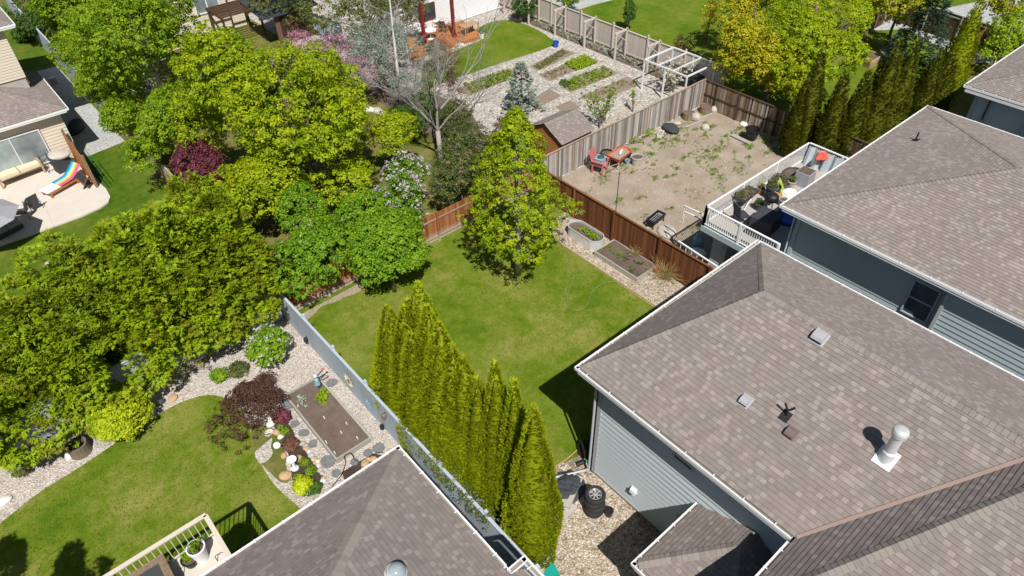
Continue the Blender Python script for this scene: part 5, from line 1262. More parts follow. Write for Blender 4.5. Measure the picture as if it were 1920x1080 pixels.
twig_shrub('half bare tan shrub with thin yellow leaves against the shaded grey fence', 352, 700, 60, 1.5, 'wood_grey', 2, 4, 'leaf_gold')
twig_shrub('sparse olive twig shrub in the corner behind the tan one', 395, 668, 30, 1.2, 'bark', 3, 4, 'leaf_olive')

# ================================================================ objects
def part(mb, name, mat, root, smooth=False): return mb.build(name, M[mat] if isinstance(mat, str) else mat, root, smooth=smooth)
def local_thing(name, label, cat, loc, rotz=0, group=None): return thing(name, label, cat, tuple(loc), rotz, group)
class L:   # local-space builder for rotated things
    def __init__(self, root): self.root = root
    def __call__(self, mb, name, mat, smooth=False, parent=None):
        return mb.build(name, M[mat] if isinstance(mat, str) else mat, parent or self.root, smooth=smooth, local=True)
def pot(name, label, p, r, h, mat, soil='soil', plant=None, group=None, rim=0.02, cat='pot', taper=0.78, seed=0, pr=None, ph=None, z=0.0, square=False):
    root = thing(name, label, cat, (p.x, p.y, z), 0, group); n = 4 if square else 20
    mb = MB(); mb.lathe((p.x, p.y, z), [(r * taper, 0), (r * 0.98, h * 0.88), (r + rim, h * 0.88), (r + rim, h), (r - 0.015, h), (r - 0.03, h * 0.86)], n)
    mb.build('pot_body', M[mat], root)
    mb = MB(); mb.lathe((p.x, p.y, z + h * 0.80), [(r * 0.94, 0), (r * 0.9, 0.015), (0.0, 0.025)], n); mb.build('potting_soil', M[soil], root)
    if plant:
        rp = pr or r * 0.9; hh = ph or 0.25
        C, O = crown_pts([(p.x, p.y, z + h + hh * 0.3, rp, rp, hh)], 34, 0.3, seed, zmin=z + h * 0.8)
        P, U, N, L_, W, t = leaf_clusters(C, O, 12, 0.08, 0.05, jitter=0.7); leaf_mesh('foliage', P, U, N, L_, W, t, M[plant], root)
    return root
def rock(label, px, py, r, seed, mat='rock', flat=0.65, z=0.0, group=None, name='rock'):
    p = G(px, py, z); mb = MB(); mb.blob((p.x, p.y, z + r * flat * 0.55), (r, r * 0.8, r * flat), seed)
    return single(mb, name, M[mat], label, 'rock', group)
def frame_bed(name, label, c, w, l, h, t, mat, soil, fill=0.75, cat='planter'):
    root = thing(name, label, cat, (c[0], c[1], 0)); x, y = c
    for s in (-1, 1):
        mb = MB(); mb.tint = random.random(); mb.box(x + s * (w / 2 - t / 2) - t / 2, x + s * (w / 2 - t / 2) + t / 2, y - l / 2, y + l / 2, 0.005, h); mb.build('side_board', M[mat], root)
        mb = MB(); mb.tint = random.random(); mb.box(x - w / 2 + t, x + w / 2 - t, y + s * (l / 2 - t / 2) - t / 2, y + s * (l / 2 - t / 2) + t / 2, 0.005, h - 0.003); mb.build('end_board', M[mat], root)
    n = 16; mb = MB(); rs = random.Random(int(w * 100)); hz = {}
    def H(i, j): return hz.setdefault((i, j), h * fill + rs.uniform(-0.012, 0.015))
    x0, y0 = x - w / 2 + t, y - l / 2 + t; dx, dy = (w - 2 * t) / n, (l - 2 * t) / n
    for i in range(n):
        for j in range(n): mb.face([(x0 + (i + a) * dx, y0 + (j + b) * dy, H(i + a, j + b)) for a, b in ((0, 0), (1, 0), (1, 1), (0, 1))])
    mb.build('soil', M[soil], root)
    return root
def sprigs(root, x, y, z, n, rad, mat, size=0.06, name='plant', h=0.15, per=14, ts=0.0):
    C = np.stack([x + rng.normal(size=n) * rad * 0.5, y + rng.normal(size=n) * rad * 0.5, z + h * rng.random(n)], 1)
    P, U, N, L_, W, t = leaf_clusters(C, rdir(n) + [0, 0, 1], per, 0.07, size, jitter=0.7); return leaf_mesh(name, P, U, N, L_, W, t + ts, M[mat], root)
def railing(root, a, b, z, h=1.0, mat='white', pick=0.11, post=1.6, cap_w=0.10, pw=0.10, bal=0.024):
    a = Vector((a[0], a[1], z)); b = Vector((b[0], b[1], z)); d = (b - a).normalized(); Ln = (b - a).length; s = Vector((-d.y, d.x, 0))
    mb = MB(); mb.obox((a + b) / 2 + Z * h, d * (Ln / 2 + 0.04), s * cap_w / 2, Z * 0.025); mb.build('top_rail', M[mat], root)
    mb = MB(); mb.obox((a + b) / 2 + Z * 0.1, d * Ln / 2, s * 0.025, Z * 0.02); mb.build('bottom_rail', M[mat], root)
    n = int(Ln / pick); mb = MB()
    for i in range(1, n):
        p = a + d * (Ln * i / n); mb.obox(p + Z * (h / 2 + 0.05), d * bal / 2, s * bal / 2, Z * (h / 2 - 0.07))
    mb.build('balusters', M[mat], root)
    k = max(1, round(Ln / post))
    for i in range(k + 1):
        p = a + d * (Ln * i / k); mb = MB(); mb.obox(p + Z * (h / 2 - 0.02), d * pw / 2, s * pw / 2, Z * (h / 2 - 0.005)); mb.build('rail_post', M[mat], root)

# ---- curved-lawn garden
rb = frame_bed('raised_bed', 'long grey framed bed of bare raked soil beside the grey fence', (5.38, 18.08), 1.55, 4.15, 0.24, 0.07, 'wood_grey', 'soil_bed')
sprigs(rb, *tuple(G(606, 752))[:2], 0.2, 26, 0.28, 'leaf_green', 0.10, ts=0.25, h=0.2); sprigs(rb, *tuple(G(569, 760))[:2], 0.2, 16, 0.2, 'leaf_silver', 0.09, h=0.12)
for i, (px, py) in enumerate([(608, 784), (650, 795), (612, 830), (670, 822), (628, 850), (640, 812)]):
    p = G(px, py, 0.2); mb = MB(); mb.obox(p + Z * 0.04, X * 0.012, Y * 0.05, Z * 0.05); part(mb, 'plant_marker', 'white', rb)
GS = 'slate stepping stones in pale gravel'
for i, (px, py, r, lb) in enumerate([(622, 718, .24, 'slate stepping stone nearest the grey fence, above the framed bed'), (575, 737, .25, 'slate stepping stone at the upper left corner of the framed bed'), (540, 760, .24, 'slate stone half under the burgundy barberry'), (553, 795, .2, 'first slate stepping stone along the left side of the framed bed'), (570, 812, .21, 'second slate stepping stone along the left side of the framed bed'), (587, 833, .19, 'middle slate stepping stone left of the framed bed'), (615, 866, .31, 'largest slate stepping stone, at the lower corner of the framed bed'), (630, 888, .2, 'slate stepping stone by the black hose'), (711, 840, .27, 'slate stepping stone right of the framed bed near the gutter'), (690, 850, .2, 'pale slate stepping stone between framed bed and orange rocks'), (665, 867, .18, 'small slate stepping stone below the framed bed')]):
    p = G(px, py); mb = MB(); rs = random.Random(i); mb.slab([(p.x + r * rs.uniform(.75, 1.1) * math.cos(a), p.y + r * rs.uniform(.75, 1.1) * math.sin(a)) for a in [k * 0.698 for k in range(9)]], 0.006, 0.05)
    single(mb, 'stepping_stone', M['slate'], lb, 'stepping stone', GS)
GE = 'stones set round the flower bed'
mats_ = ['rock', 'rock_warm', 'rock_white', 'rock']
edge = [(505, 812), (520, 813), (527, 820), (557, 817), (568, 833), (573, 842), (579, 848), (583, 855), (588, 862), (592, 868), (596, 875), (600, 882), (604, 888), (607, 896), (606, 903), (604, 910), (602, 918), (533, 855), (555, 890), (540, 870), (548, 905), (590, 862), (596, 866), (600, 872)]
big = {0: ('large white stone at the top of the flower bed', .16, 'rock_white'), 1: ('large orange-tan stone at the top of the flower bed', .15, 'rock_warm'), 2: ('grey-white stone beside the orange-tan one', .12, 'rock_white'), 18: ('round honey-coloured stone in the middle of the flower bed', .14, 'rock_warm')}
for i, (px, py) in enumerate(edge):
    if i in big: lb, r, mt_ = big[i]; g_ = None
    else: lb, r, mt_, g_ = 'small pale rounded stone in the edging line of the flower bed', 0.07 + 0.05 * ((i * 37) % 10) / 10, mats_[i % 4], GE
    if i == 18: px, py = 560, 861
    rock(lb, px, py, r, i, mt_, group=g_)
rock('large flat orange stone with hollow beside the yellow plant', 536, 893, 0.2, 31, 'rock_warm', 0.45)
rock('white stone beside the hollow log planter', 133, 853, 0.2, 32, 'rock_white'); rock('large white rock at the left edge of the pale gravel', 8, 940, 0.22, 33, 'rock_white', 0.5)
for i, (px, py, r) in enumerate([(700, 862, .13), (685, 870, .15), (692, 862, .11)]): rock(['orange-brown rock at the gutter edge, nearest the hose', 'larger orange-brown rock against the gutter edge', 'smallest of the orange-brown rocks at the gutter edge'][i], px, py, r, 40 + i, 'rock_warm')
rock('tan flat stone in the gravel under the tan shrub', 325, 748, 0.2, 45, 'rock_warm', 0.3); rock('white rock on the patio lawn beside the conifers', 91, 497, 0.13, 46, 'rock', 1.0)
# birdbath
p = G(553, 878); root = thing('birdbath', 'round white birdbath in the flower bed', 'birdbath', (p.x, p.y, 0)); mb = MB(); mb.lathe((p.x, p.y, 0), [(.16, 0), (.13, .05), (.07, .1), (.06, .42), (.1, .48)], 18); part(mb, 'pedestal', 'white', root)
mb = MB(); mb.lathe((p.x, p.y, .47), [(.06, 0), (.15, .04), (.18, .09), (.165, .09), (.13, .055), (0, .05)], 24); part(mb, 'bowl', 'white', root)
p = G(520, 838); mb = MB(); mb.blob((p.x, p.y, .1), (.12, .12, .1), 5); mb.lathe((p.x, p.y, .1), [(.05, 0), (.09, .06), (0, .12)], 10); single(mb, 'garden_ornament', M['white'], 'small white ornament standing on the mossy patch', 'ornament')
p = G(508, 798); root = thing('garden_ornament', 'pale grey rounded ornament above the flower bed', 'ornament', (p.x, p.y, 0)); mb = MB(); mb.blob((p.x, p.y, .11), (.15, .13, .11), 9); part(mb, 'body', 'rock_white', root); mb = MB(); mb.blob((p.x + .12, p.y + .1, .27), (.12, .11, .1), 3); part(mb, 'head', 'rock_white', root)
# hose
hp = [(622, 912), (640, 890), (648, 868), (646, 856), (656, 850), (665, 862), (678, 866), (692, 862), (702, 851), (718, 848)]
mb = MB(); q = smooth_poly([tuple(G(x, y, 0.25 if 3 <= i <= 4 else 0.05))[:2] for i, (x, y) in enumerate(hp)], 5, False)
mb.tube([(x, y, 0.045 if i < 14 or i > 24 else 0.27) for i, (x, y) in enumerate(q)], 0.017, 6); single(mb, 'garden_hose', M['black'], 'black hose crossing the pale gravel below the framed bed', 'hose')
# scarecrow-like ornament with outstretched arms at the head of the bed
p = G(600, 735); root = thing('garden_figure', 'small metal garden figure with stretched arms at the head of the framed bed', 'ornament', (p.x, p.y, 0))
mb = MB(); mb.tube([p, p + Z * 0.95], 0.02, 6); mb.tube([p + X * .12, p + X * .06 + Z * .6], 0.015, 5); part(mb, 'frame', 'metal_dark', root)
mb = MB(); mb.lathe((p.x, p.y, .5), [(.13, 0), (.09, .3), (.02, .36)], 10); part(mb, 'body', 'pale_blue', root)
mb = MB(); mb.bar(p + Z * .78, p + Z * .85 + X * .42 - Y * .05, .05, .03); part(mb, 'arm', 'metal_dark', root)
mb = MB(); mb.bar(p + Z * .86 - X * 0.05, p + Z * .95 + X * .40 + Y * .12, .04, .03); part(mb, 'arm', 'metal_dark', root)
mb = MB(); mb.obox(p + Z * .97 + X * .44 + Y * .14, X * .04, Y * .05, Z * .02); part(mb, 'red_glove', 'red_cloth', root)
mb = MB(); mb.blob(p + Z * .98, (.08, .08, .09), 2, rough=.05); part(mb, 'head', 'rock_white', root)
# ornaments on the grey fence (its left face is x = 6.81)
def on_x(px, py, x):
    d = RT * ((px - 960) / 1307.595) - UP * ((py - 540) / 1307.595) + FW; o = Vector((0, 0, CAM_H)); return o + d * (x / d.x)
def flower_orn(label, px, py, r, pm, cm, n=18):
    c = on_x(px, py, 6.74); root = thing('metal_flower', label, 'ornament', tuple(c)); mb = MB(); rs = random.Random(1)
    for i in range(n):
        a = i * 2 * math.pi / n; q = Y * math.cos(a) + Z * math.sin(a); s = Y * -math.sin(a) + Z * math.cos(a); l = r * rs.uniform(.85, 1.1); o = -X * 0.02 * (i % 2)
        mb.mesh([c + q * r * .25 + o, c + q * l * .65 + s * r * .13 + o - X * .02, c + q * l + o, c + q * l * .65 - s * r * .13 + o - X * .02, c + q * l * .6 + o - X * .05], [(0, 1, 4), (1, 2, 4), (2, 3, 4), (3, 0, 4)])
    part(mb, 'petals', pm, root); mb = MB(); mb.lathe(c - X * .0, [(r * .34, 0), (r * .3, .04), (0, .06)], 16, axis=(-1, 0, 0)); part(mb, 'flower_centre', cm, root)
    return root
flower_orn('cream and brown metal sunflower hung on the grey fence', 655, 714, 0.36, 'cream', 'fence_weather2'); flower_orn('pale blue metal flower hung on the grey fence', 693, 758, 0.27, 'pale_blue', 'pale_blue', 14)
def wall_pot(label, px, py, x=6.70, mat='black', r=.09):
    c = on_x(px, py, x); root = thing('fence_lantern', label, 'lantern', tuple(c), 0, 'dark lanterns and pots hung on the grey fence'); mb = MB(); mb.lathe(c - Z * .14, [(r * .7, 0), (r, .04), (r, .2), (r * .5, .26)], 10); part(mb, 'body', mat, root)
    mb = MB(); mb.bar(c + Z * .1, c + Z * .16 + X * (6.8 - x), .02, .02); part(mb, 'bracket', 'metal_dark', root)
wall_pot('black lantern near the far end of the grey fence', 573, 637); wall_pot('dark hanging pot on the grey fence below the blue flower', 716, 800); wall_pot('brown hanging ornament on the grey fence left of the protruding post', 719, 780, mat='fence_weather2')
wall_pot('dark lamp on the lawn side of the grey fence, farthest one', 593, 627, 6.93); wall_pot('dark lamp on the lawn side of the grey fence above the sunflower', 659, 700, 6.93); wall_pot('dark lamp on the lawn side of the grey fence above the blue flower', 702, 745, 6.93); wall_pot('fourth dark lamp on the lawn side of the grey fence', 715, 753, 6.93)
p = on_x(850, 925, 6.85); root = thing('climbing_plant', 'grey-green climbing plant spilling over the grey fence beside the cedars', 'plant', (6.9, 12, 0))
n = 300; tt = rng.random(n); yy = 13.6 - tt * 4.0; C = np.stack([6.83 + rng.normal(size=n) * .13, yy, 1.72 + rng.normal(size=n) * .12 - .5 * (rng.random(n) ** 3)], 1)
P, U, N, L_, W, t = leaf_clusters(C, rdir(n) + [0, 0, 1], 14, 0.1, 0.055, jitter=.8); leaf_mesh('foliage', P, U, N, L_, W, t * .8 + .2, M['leaf_olive'], root)
C = C[::3]; P, U, N, L_, W, t = leaf_clusters(C, rdir(len(C)) + [0, 0, 1], 14, 0.11, 0.05, jitter=.8); leaf_mesh('grey_foliage', P, U, N, L_, W, t * .6, M['leaf_silver'], root)
# hollow log planter
p = G(153, 847); root = thing('log_planter', 'hollow log planter holding a small green plant at the edge of the curved lawn', 'planter', (p.x, p.y, 0)); mb = MB(); mb.lathe((p.x, p.y, 0), [(.40, 0), (.37, .2), (.36, .5), (.29, .5), (.27, .36)], 16); part(mb, 'log', 'bark', root)
mb = MB(); mb.lathe((p.x, p.y, .36), [(.29, 0), (0, .02)], 14); part(mb, 'soil', 'soil_dark', root); sprigs(root, p.x, p.y, .45, 16, .25, 'leaf_green', .08, 'foliage')
p = G(302, 757); mb = MB(); mb.blob((p.x, p.y, .1), (.18, .14, .1), 4); single(mb, 'garden_light', M['metal_dark'], 'small dark garden light at the gravel edge below the tan shrub', 'light')

# ---- deck of the lower left house
dk = thing('deck', 'small raised deck with off-white railing in front of the lower left house', 'deck', (-3, 12.5, 0))
M['off_white'] = paint('off_white_rail', (0.62, 0.56, 0.47), 0.6, 0.08)
mb = MB(); mb.box(-5.5, 0.02, 10.75, 13.86, 3.02, 3.2); part(mb, 'floor', 'concrete', dk)
mb = MB(); mb.box(-5.5, 0.06, 13.86, 13.92, 2.95, 3.19); mb.build('rim_board', M['off_white'], dk)
railing(dk, (-5.5, 13.9), (0.0, 13.9), 3.2, 1.05, 'off_white', 0.17, 2.6, 0.13); railing(dk, (0.02, 13.84), (0.02, 10.85), 3.2, 1.05, 'off_white', 0.17, 1.4, 0.13)
for x_, y_ in ((-.1, 13.7), (-5.3, 13.7), (-2.7, 13.7)):
    mb = MB(); mb.box(x_ - .08, x_ + .08, y_ - .08, y_ + .08, 0, 3.02); part(mb, 'deck_post', 'off_white', dk)
pot('planter', 'tall white tapered planter with red flowers on the small deck', G(380, 1048, 3.2) , 0.24, 0.66, 'white', plant='leaf_green', z=3.2, taper=.72, seed=1)
pot('flower_pot', 'dark round pot of red and green flowers beside the white planter', G(360, 1056, 3.2), 0.22, 0.28, 'black', plant='leaf_green', z=3.2, seed=2)
p = G(284, 1085, 3.75); root = thing('fire_table', 'square brown fire table with dark centre on the small deck', 'table', (p.x, p.y, 3.2)); mb = MB(); x_, y_ = p.x, p.y
for a_, b_, c_, d_ in ((-.5, .5, .3, .5), (-.5, .5, -.5, -.3), (-.5, -.3, -.3, .3), (.3, .5, -.3, .3)): mb.box(x_ + a_, x_ + b_, y_ + c_, y_ + d_, 3.76, 3.8)
part(mb, 'table_top', 'fence_weather2', root); mb = MB(); mb.box(x_ - .42, x_ + .42, y_ - .42, y_ + .42, 3.2, 3.75); part(mb, 'base', 'metal_dark', root)
for i, (px, py) in enumerate([(408, 1052), (345, 1075)]):
    p = G(px, py, 3.2); root = thing('deck_hook', ['small dark plant hook on the deck beside the gutter', 'small dark plant hook on the deck below the round pot'][i], 'hook', (p.x, p.y, 3.2)); mb = MB(); mb.tube([p, p + Z * .25, p + Z * .3 + X * .08, p + Z * .22 + X * .14], .012, 5); part(mb, 'rod', 'metal_dark', root)
# off-frame tree whose shadow falls on the lower left of the lawn
broadleaf('pine_tree', 'dark tree below the left edge that throws its ragged shadow on the curved lawn', 'tree', (-7.6, 14.0), [(-8.0, 15.5, 6.3, .8, .8, 2.7), (-6.6, 13.5, 6.3, .7, .7, 2.7), (-6.0, 12.5, 6, .5, .5, 2.4), (-7.6, 14.5, 4, 1.3, 1.5, 2)], 'leaf_deep', 1000, 24, .2, .11, .12, seed=121)

# ---- gravel side yard by the main house
GT2 = 'car tyres stacked by the house corner'
tp = G(1113, 957)
M['tyre_wheel'] = paint('alloy_wheel', (0.62, 0.60, 0.60), 0.35, 0.1, metallic=0.6)
labs_t = ['lowest tyre of the stack by the house corner', 'second tyre from the ground in the stack', 'third tyre from the ground in the stack', 'top tyre of the stack, with its silver spoked wheel showing']
for i in range(4):
    c = Vector((tp.x + [0, .02, -.015, .0][i], tp.y + [0, -.01, .015, .0][i], 0.02 + i * 0.265)); root = thing('tyre', labs_t[i], 'tyre', tuple(c), 0, GT2)
    mb = MB(); mb.lathe(c, [(.22, .03), (.31, .0), (.345, .03), (.36, .07), (.362, .19), (.345, .23), (.31, .26), (.22, .23)], 32); part(mb, 'tread', 'rubber', root)
    mb = MB(); mb.lathe(c, [(.22, .05), (.2, .11), (.2, .16), (.22, .225), (.205, .23), (.185, .16)], 28); r_ = part(mb, 'rim', 'tyre_wheel', root)
    if i == 3:
        mb = MB()
        for k in range(7):
            a = k * 2 * math.pi / 7; q = Vector((math.cos(a), math.sin(a), 0)); mb.bar(c + q * .03 + Z * .19, c + q * .2 + Z * .17, .045, .03)
        mb.lathe(c + Z * .14, [(.05, 0), (.055, .06), (0, .075)], 14); mb.build('spokes', M['tyre_wheel'], r_)
        mb = MB(); mb.lathe(c + Z * .06, [(.19, 0), (0, .005)], 20); mb.build('wheel_well', M['black'], r_)
p = G(1141, 966); root = thing('bucket', 'small black bucket beside the tyre stack', 'bucket', (p.x, p.y, 0)); mb = MB(); mb.lathe((p.x, p.y, 0), [(.11, 0), (.15, .3), (.16, .32), (.14, .32), (.11, .05)], 18); part(mb, 'body', 'black', root); mb = MB(); mb.lathe((p.x, p.y, .27), [(.135, 0), (0, .004)], 14); part(mb, 'bucket_bottom', 'black', root)
p = G(1062, 915); root = thing('tarp_heap', 'crumpled black tarp over a low heap beside the nearest cedar', 'tarp', (p.x, p.y, 0))
mb = MB(); n = 22
def Ht(x, y): return max(0.01, 0.30 * math.exp(-((x / .62) ** 4 + (y / .5) ** 4)) + 0.05 * math.sin(9 * x + 4 * y) * math.cos(7 * y - 5 * x) + 0.03 * math.sin(23 * x) * math.sin(19 * y)) if (x / .75) ** 2 + (y / .62) ** 2 < 1.1 else 0.012
for i in range(n):
    for j in range(n):
        q = [(-.75 + 1.5 * (i + a) / n, -.62 + 1.24 * (j + b) / n) for a, b in ((0, 0), (1, 0), (1, 1), (0, 1))]
        if all((u / .75) ** 2 + (v / .62) ** 2 < 1.15 + .12 * math.sin(5 * math.atan2(v, u)) for u, v in q): mb.face([(p.x + u, p.y + v, Ht(u, v) + 0.01) for u, v in q])
part(mb, 'tarp', 'charcoal', root)
mb = MB(); mb.blob((p.x - .62, p.y + .45, .08), (.14, .1, .08), 3); mb.blob((p.x - .7, p.y + .25, .07), (.1, .09, .07), 4); part(mb, 'brick_rubble', 'terracotta', root)
GP = 'concrete slabs lying on the gravel'
for lb, px, py, w_, l_, z_, rz in [('grey concrete slab in front of the tyre stack', 1058, 955, .66, .62, .02, .08), ('long grey concrete step between tarp heap and tyres', 1072, 925, 1.35, .36, .02, .42)]:
    p = G(px, py); root = thing('concrete_slab', lb, 'slab', (p.x, p.y, 0), rz, GP); mb = MB(); mb.box(-w_ / 2, w_ / 2, -l_ / 2, l_ / 2, 0.01, 0.09 if w_ < 1 else .2); mb.build('slab', M['concrete_grey'], root, local=True)
p = G(1092, 872); root = thing('leaf_blower', 'green and black garden tool lying in the shade by the downspout', 'tool', (p.x, p.y, 0)); mb = MB(); mb.tube([p + Vector((-.2, .1, .12)), p + Vector((0.1, 0, .12))], .09, 10); part(mb, 'motor_housing', 'black', root); mb = MB(); mb.tube([p + Vector((.1, 0, .12)), p + Vector((.45, -.12, .08))], [.06, .04], 8); part(mb, 'nozzle', 'teal', root)
p = G(1102, 850); mb = MB(); mb.blob((p.x, p.y, .25), (.3, .35, .28), 6, rough=.3); single(mb, 'covered_bin', M['black'], 'black covered bundle against the house corner in shade', 'bin')
tpts = [tuple(G(x, y))[:2] for x, y in [(1024, 1060), (1034, 1043), (1041, 1062), (1050, 1078), (1052, 1100), (1015, 1100)]]
mb = MB(); mb.slab(tpts, 0.012, 0.035); single(mb, 'teal_tarp', M['teal'], 'teal tarp lying at the foot of the nearest cedar', 'tarp')
mb = MB(); q = smooth_poly(gp([(1032, 882), (1062, 862), (1090, 838), (1118, 816)]), 6, False); 
for a_, b_ in zip(q[:-1], q[1:]): mb.bar((a_[0], a_[1], .03), (b_[0], b_[1], .03), .03, .07)
single(mb, 'lawn_edging', M['wood_tan'], 'thin edging strip curving from cedars to house corner', 'edging')
mb = MB(); mb.box(19.93, 19.98, 13.0, 19.9, 0, .08); mb.bar((19.95, 19.9, .04), (20.15, 20.9, .04), .05, .08); single(mb, 'lawn_edging', M['wood_tan'], 'straight timber edging between central lawn and planter gravel', 'edging')

# ---- planters beside the brown fence
x0, y0, y1 = 21.15, 18.35, 20.55; rx = .44
root = thing('stock_tank', 'galvanised oval trough planter beside the brown fence', 'planter', (x0, 19.45, 0)); prof = []
for k in range(17): a = math.pi * k / 16; prof.append((x0 + rx * math.cos(a), y1 - rx + rx * math.sin(a)))
for k in range(17): a = math.pi + math.pi * k / 16; prof.append((x0 + rx * math.cos(a), y0 + rx + rx * math.sin(a)))
mb = MB(); n = len(prof); cx, cy_ = x0, (y0 + y1) / 2
def sc_(pt, f): 
    yc = min(max(pt[1], y0 + rx), y1 - rx); return (x0 + (pt[0] - x0) * f, yc + (pt[1] - yc) * f)
rings = [[(*sc_(q, 1.0), 0.01) for q in prof], [(*q, .56) for q in prof], [(*sc_(q, 1.05), .57) for q in prof], [(*sc_(q, 1.05), .60) for q in prof], [(*sc_(q, .95), .60) for q in prof], [(*sc_(q, .94), .42) for q in prof]]
mb.mesh([p_ for r_ in rings for p_ in r_], [(i * n + k, i * n + (k + 1) % n, (i + 1) * n + (k + 1) % n, (i + 1) * n + k) for i in range(5) for k in range(n)]); part(mb, 'trough', 'metal', root)
mb = MB(); mb.poly([(*sc_(q, .945), .47) for q in prof]); part(mb, 'soil', 'soil', root)
for k in range(5): sprigs(root, x0 + .05 * (k % 2), 18.75 + .22 * k, .5, 8, .22, 'leaf_green', .08, ts=.2, h=.12)
rb2 = frame_bed('raised_bed', 'grey timber planter box with brown soil and small clumps beside the brown fence', (21.28, 16.85), 1.45, 2.85, 0.28, 0.055, 'wood_grey', 'soil', .82)
for px, py, mt_, s in [(1140, 462, 'leaf_green', .0), (1175, 482, 'leaf_olive', .1), (1198, 490, 'leaf_deep', 0), (1160, 478, 'leaf_green', 0), (1185, 505, 'leaf_olive', .0)]:
    p = G(px, py, .35); sprigs(rb2, p.x, p.y, .24, 9, .2, mt_, .05, h=.1, ts=s)
def grass_clump(label, px, py, r, h, n, mat, seed, z=0, name='ornamental_grass', parent=None):
    p = G(px, py, z); root = parent or thing(name, label, 'grass clump', (p.x, p.y, z)); a = rng.uniform(0, 6.283, n); el = rng.uniform(.35, 1.4, n); D = np.stack([np.cos(a) * np.cos(el), np.sin(a) * np.cos(el), np.sin(el)], 1)
    l = h * rng.uniform(.5, 1.1, n); B = np.array([p.x, p.y, z]) + rng.normal(size=(n, 3)) * [r * .18, r * .18, 0]
    P1_ = B + D * l[:, None] * .3; D2 = unit(D + [0, 0, -.35]); P2_ = B + D * l[:, None] * .6 + D2 * l[:, None] * .3
    P = np.concatenate([P1_, P2_]); U = np.concatenate([D, D2]); N = unit(np.cross(U, rdir(len(U)))); return leaf_mesh('blades', P, U, N, np.tile(l * .66, 2), .014, np.tile(rng.random(n), 2), M[mat], root)
grass_clump('straw-coloured ornamental grass against the brown fence', 1247, 522, .5, 1.0, 420, 'grass_straw', 1); 
p = G(1192, 478, .36); o_ = grass_clump('', 1192, 478, .25, .5, 120, 'grass_straw', 2, z=.24, parent=rb2)
p = G(1232, 512); root = thing('coral_pot', 'coral red pot tucked behind the ornamental grass', 'pot', (p.x, p.y, 0)); mb = MB(); mb.lathe((p.x, p.y, 0), [(.12, 0), (.17, .26), (.18, .28), (.15, .28), (.13, .2)], 18); part(mb, 'body', 'red_cloth', root); mb = MB(); mb.lathe((p.x, p.y, .2), [(.14, 0), (0, .005)], 14); part(mb, 'soil', 'soil', root)
rock('white stone at the corner of the grey timber planter', 1215, 508, .15, 51, 'rock_white'); rock('pale stone beside the coral red pot', 1222, 516, .11, 52, 'rock')
hpts = smooth_poly(gp([(1046, 452), (1062, 462), (1068, 500), (1075, 520), (1066, 545), (1063, 565), (1070, 578), (1085, 582), (1098, 575), (1105, 560), (1112, 545), (1135, 530), (1165, 528)]), 6, False)
mb = MB(); mb.tube([(x, y, .03) for x, y in hpts], .013, 5); single(mb, 'garden_hose', paint('olive_hose', (0.22, 0.24, 0.12), .5), 'thin olive hose looping over the central lawn', 'hose')
p = G(1157, 395); 
pole = thing('pole', 'thin tall metal pole behind the brown fence', 'pole', (22.25, 18.6, 0)); top_ = on_x(1162, 300, 22.27); mb = MB(); mb.tube([(22.27, 18.55, 0), (22.27, 18.55 , 3.9)], .022, 7); part(mb, 'shaft', 'metal_dark', pole); mb = MB(); mb.tube([(22.27, 18.55, 3.88), (22.27, 18.55, 3.96)], .035, 8); part(mb, 'cap', 'metal_dark', pole)

# ---- bare dirt yard
n = 0; weeds = MB()
C = []
wr = np.random.default_rng(5); wc = [(wr.uniform(23, 36.8), wr.uniform(12.5, 24.2)) for _ in range(85)] + [(wr.uniform(31, 37), wr.uniform(18, 24)) for _ in range(70)] + [(wr.uniform(26, 33), wr.uniform(22.5, 24.3)) for _ in range(30)]
for x, y in wc:
    k = wr.integers(4, 16); s = wr.uniform(.06, .3)
    C += [(x + wr.normal() * s * 1.3, y + wr.normal() * s * .8, wr.uniform(.01, .09)) for _ in range(k)]
C = np.array(C); C = C[(C[:, 0] > 22.4) & (C[:, 0] < 37.1) & (C[:, 1] < 24.4)]
P, U, N, L_, W, t = leaf_clusters(C, rdir(len(C)) * .4 + [0, 0, 1], 14, .09, .038, jitter=.9); tag(leaf_mesh('weeds', P, U, N, L_, W, t - .1, M['leaf_shrub'], None), 'scattered low green weeds growing in the bare dirt yard', 'weeds', kind='stuff')
C = C[::9]; P, U, N, L_, W, t = leaf_clusters(C, rdir(len(C)) * .4 + [0, 0, 1], 12, .08, .05, jitter=.7); tag(leaf_mesh('dry_weeds', P, U, N, L_, W, t, M['grass_straw'], None), 'dried straw-coloured weeds among the green ones in the dirt yard', 'weeds', kind='stuff')
C = np.array([(wr.uniform(22.6, 37), wr.uniform(10, 24.3), .012) for _ in range(420)]); mb = MB()
for q in C: mb.blob(q, float(wr.uniform(.015, .05)), int(wr.integers(99)), 1)
tag(mb.build('loose_stones', M['rock']), 'small loose stones scattered on the bare dirt', 'stones', kind='stuff')
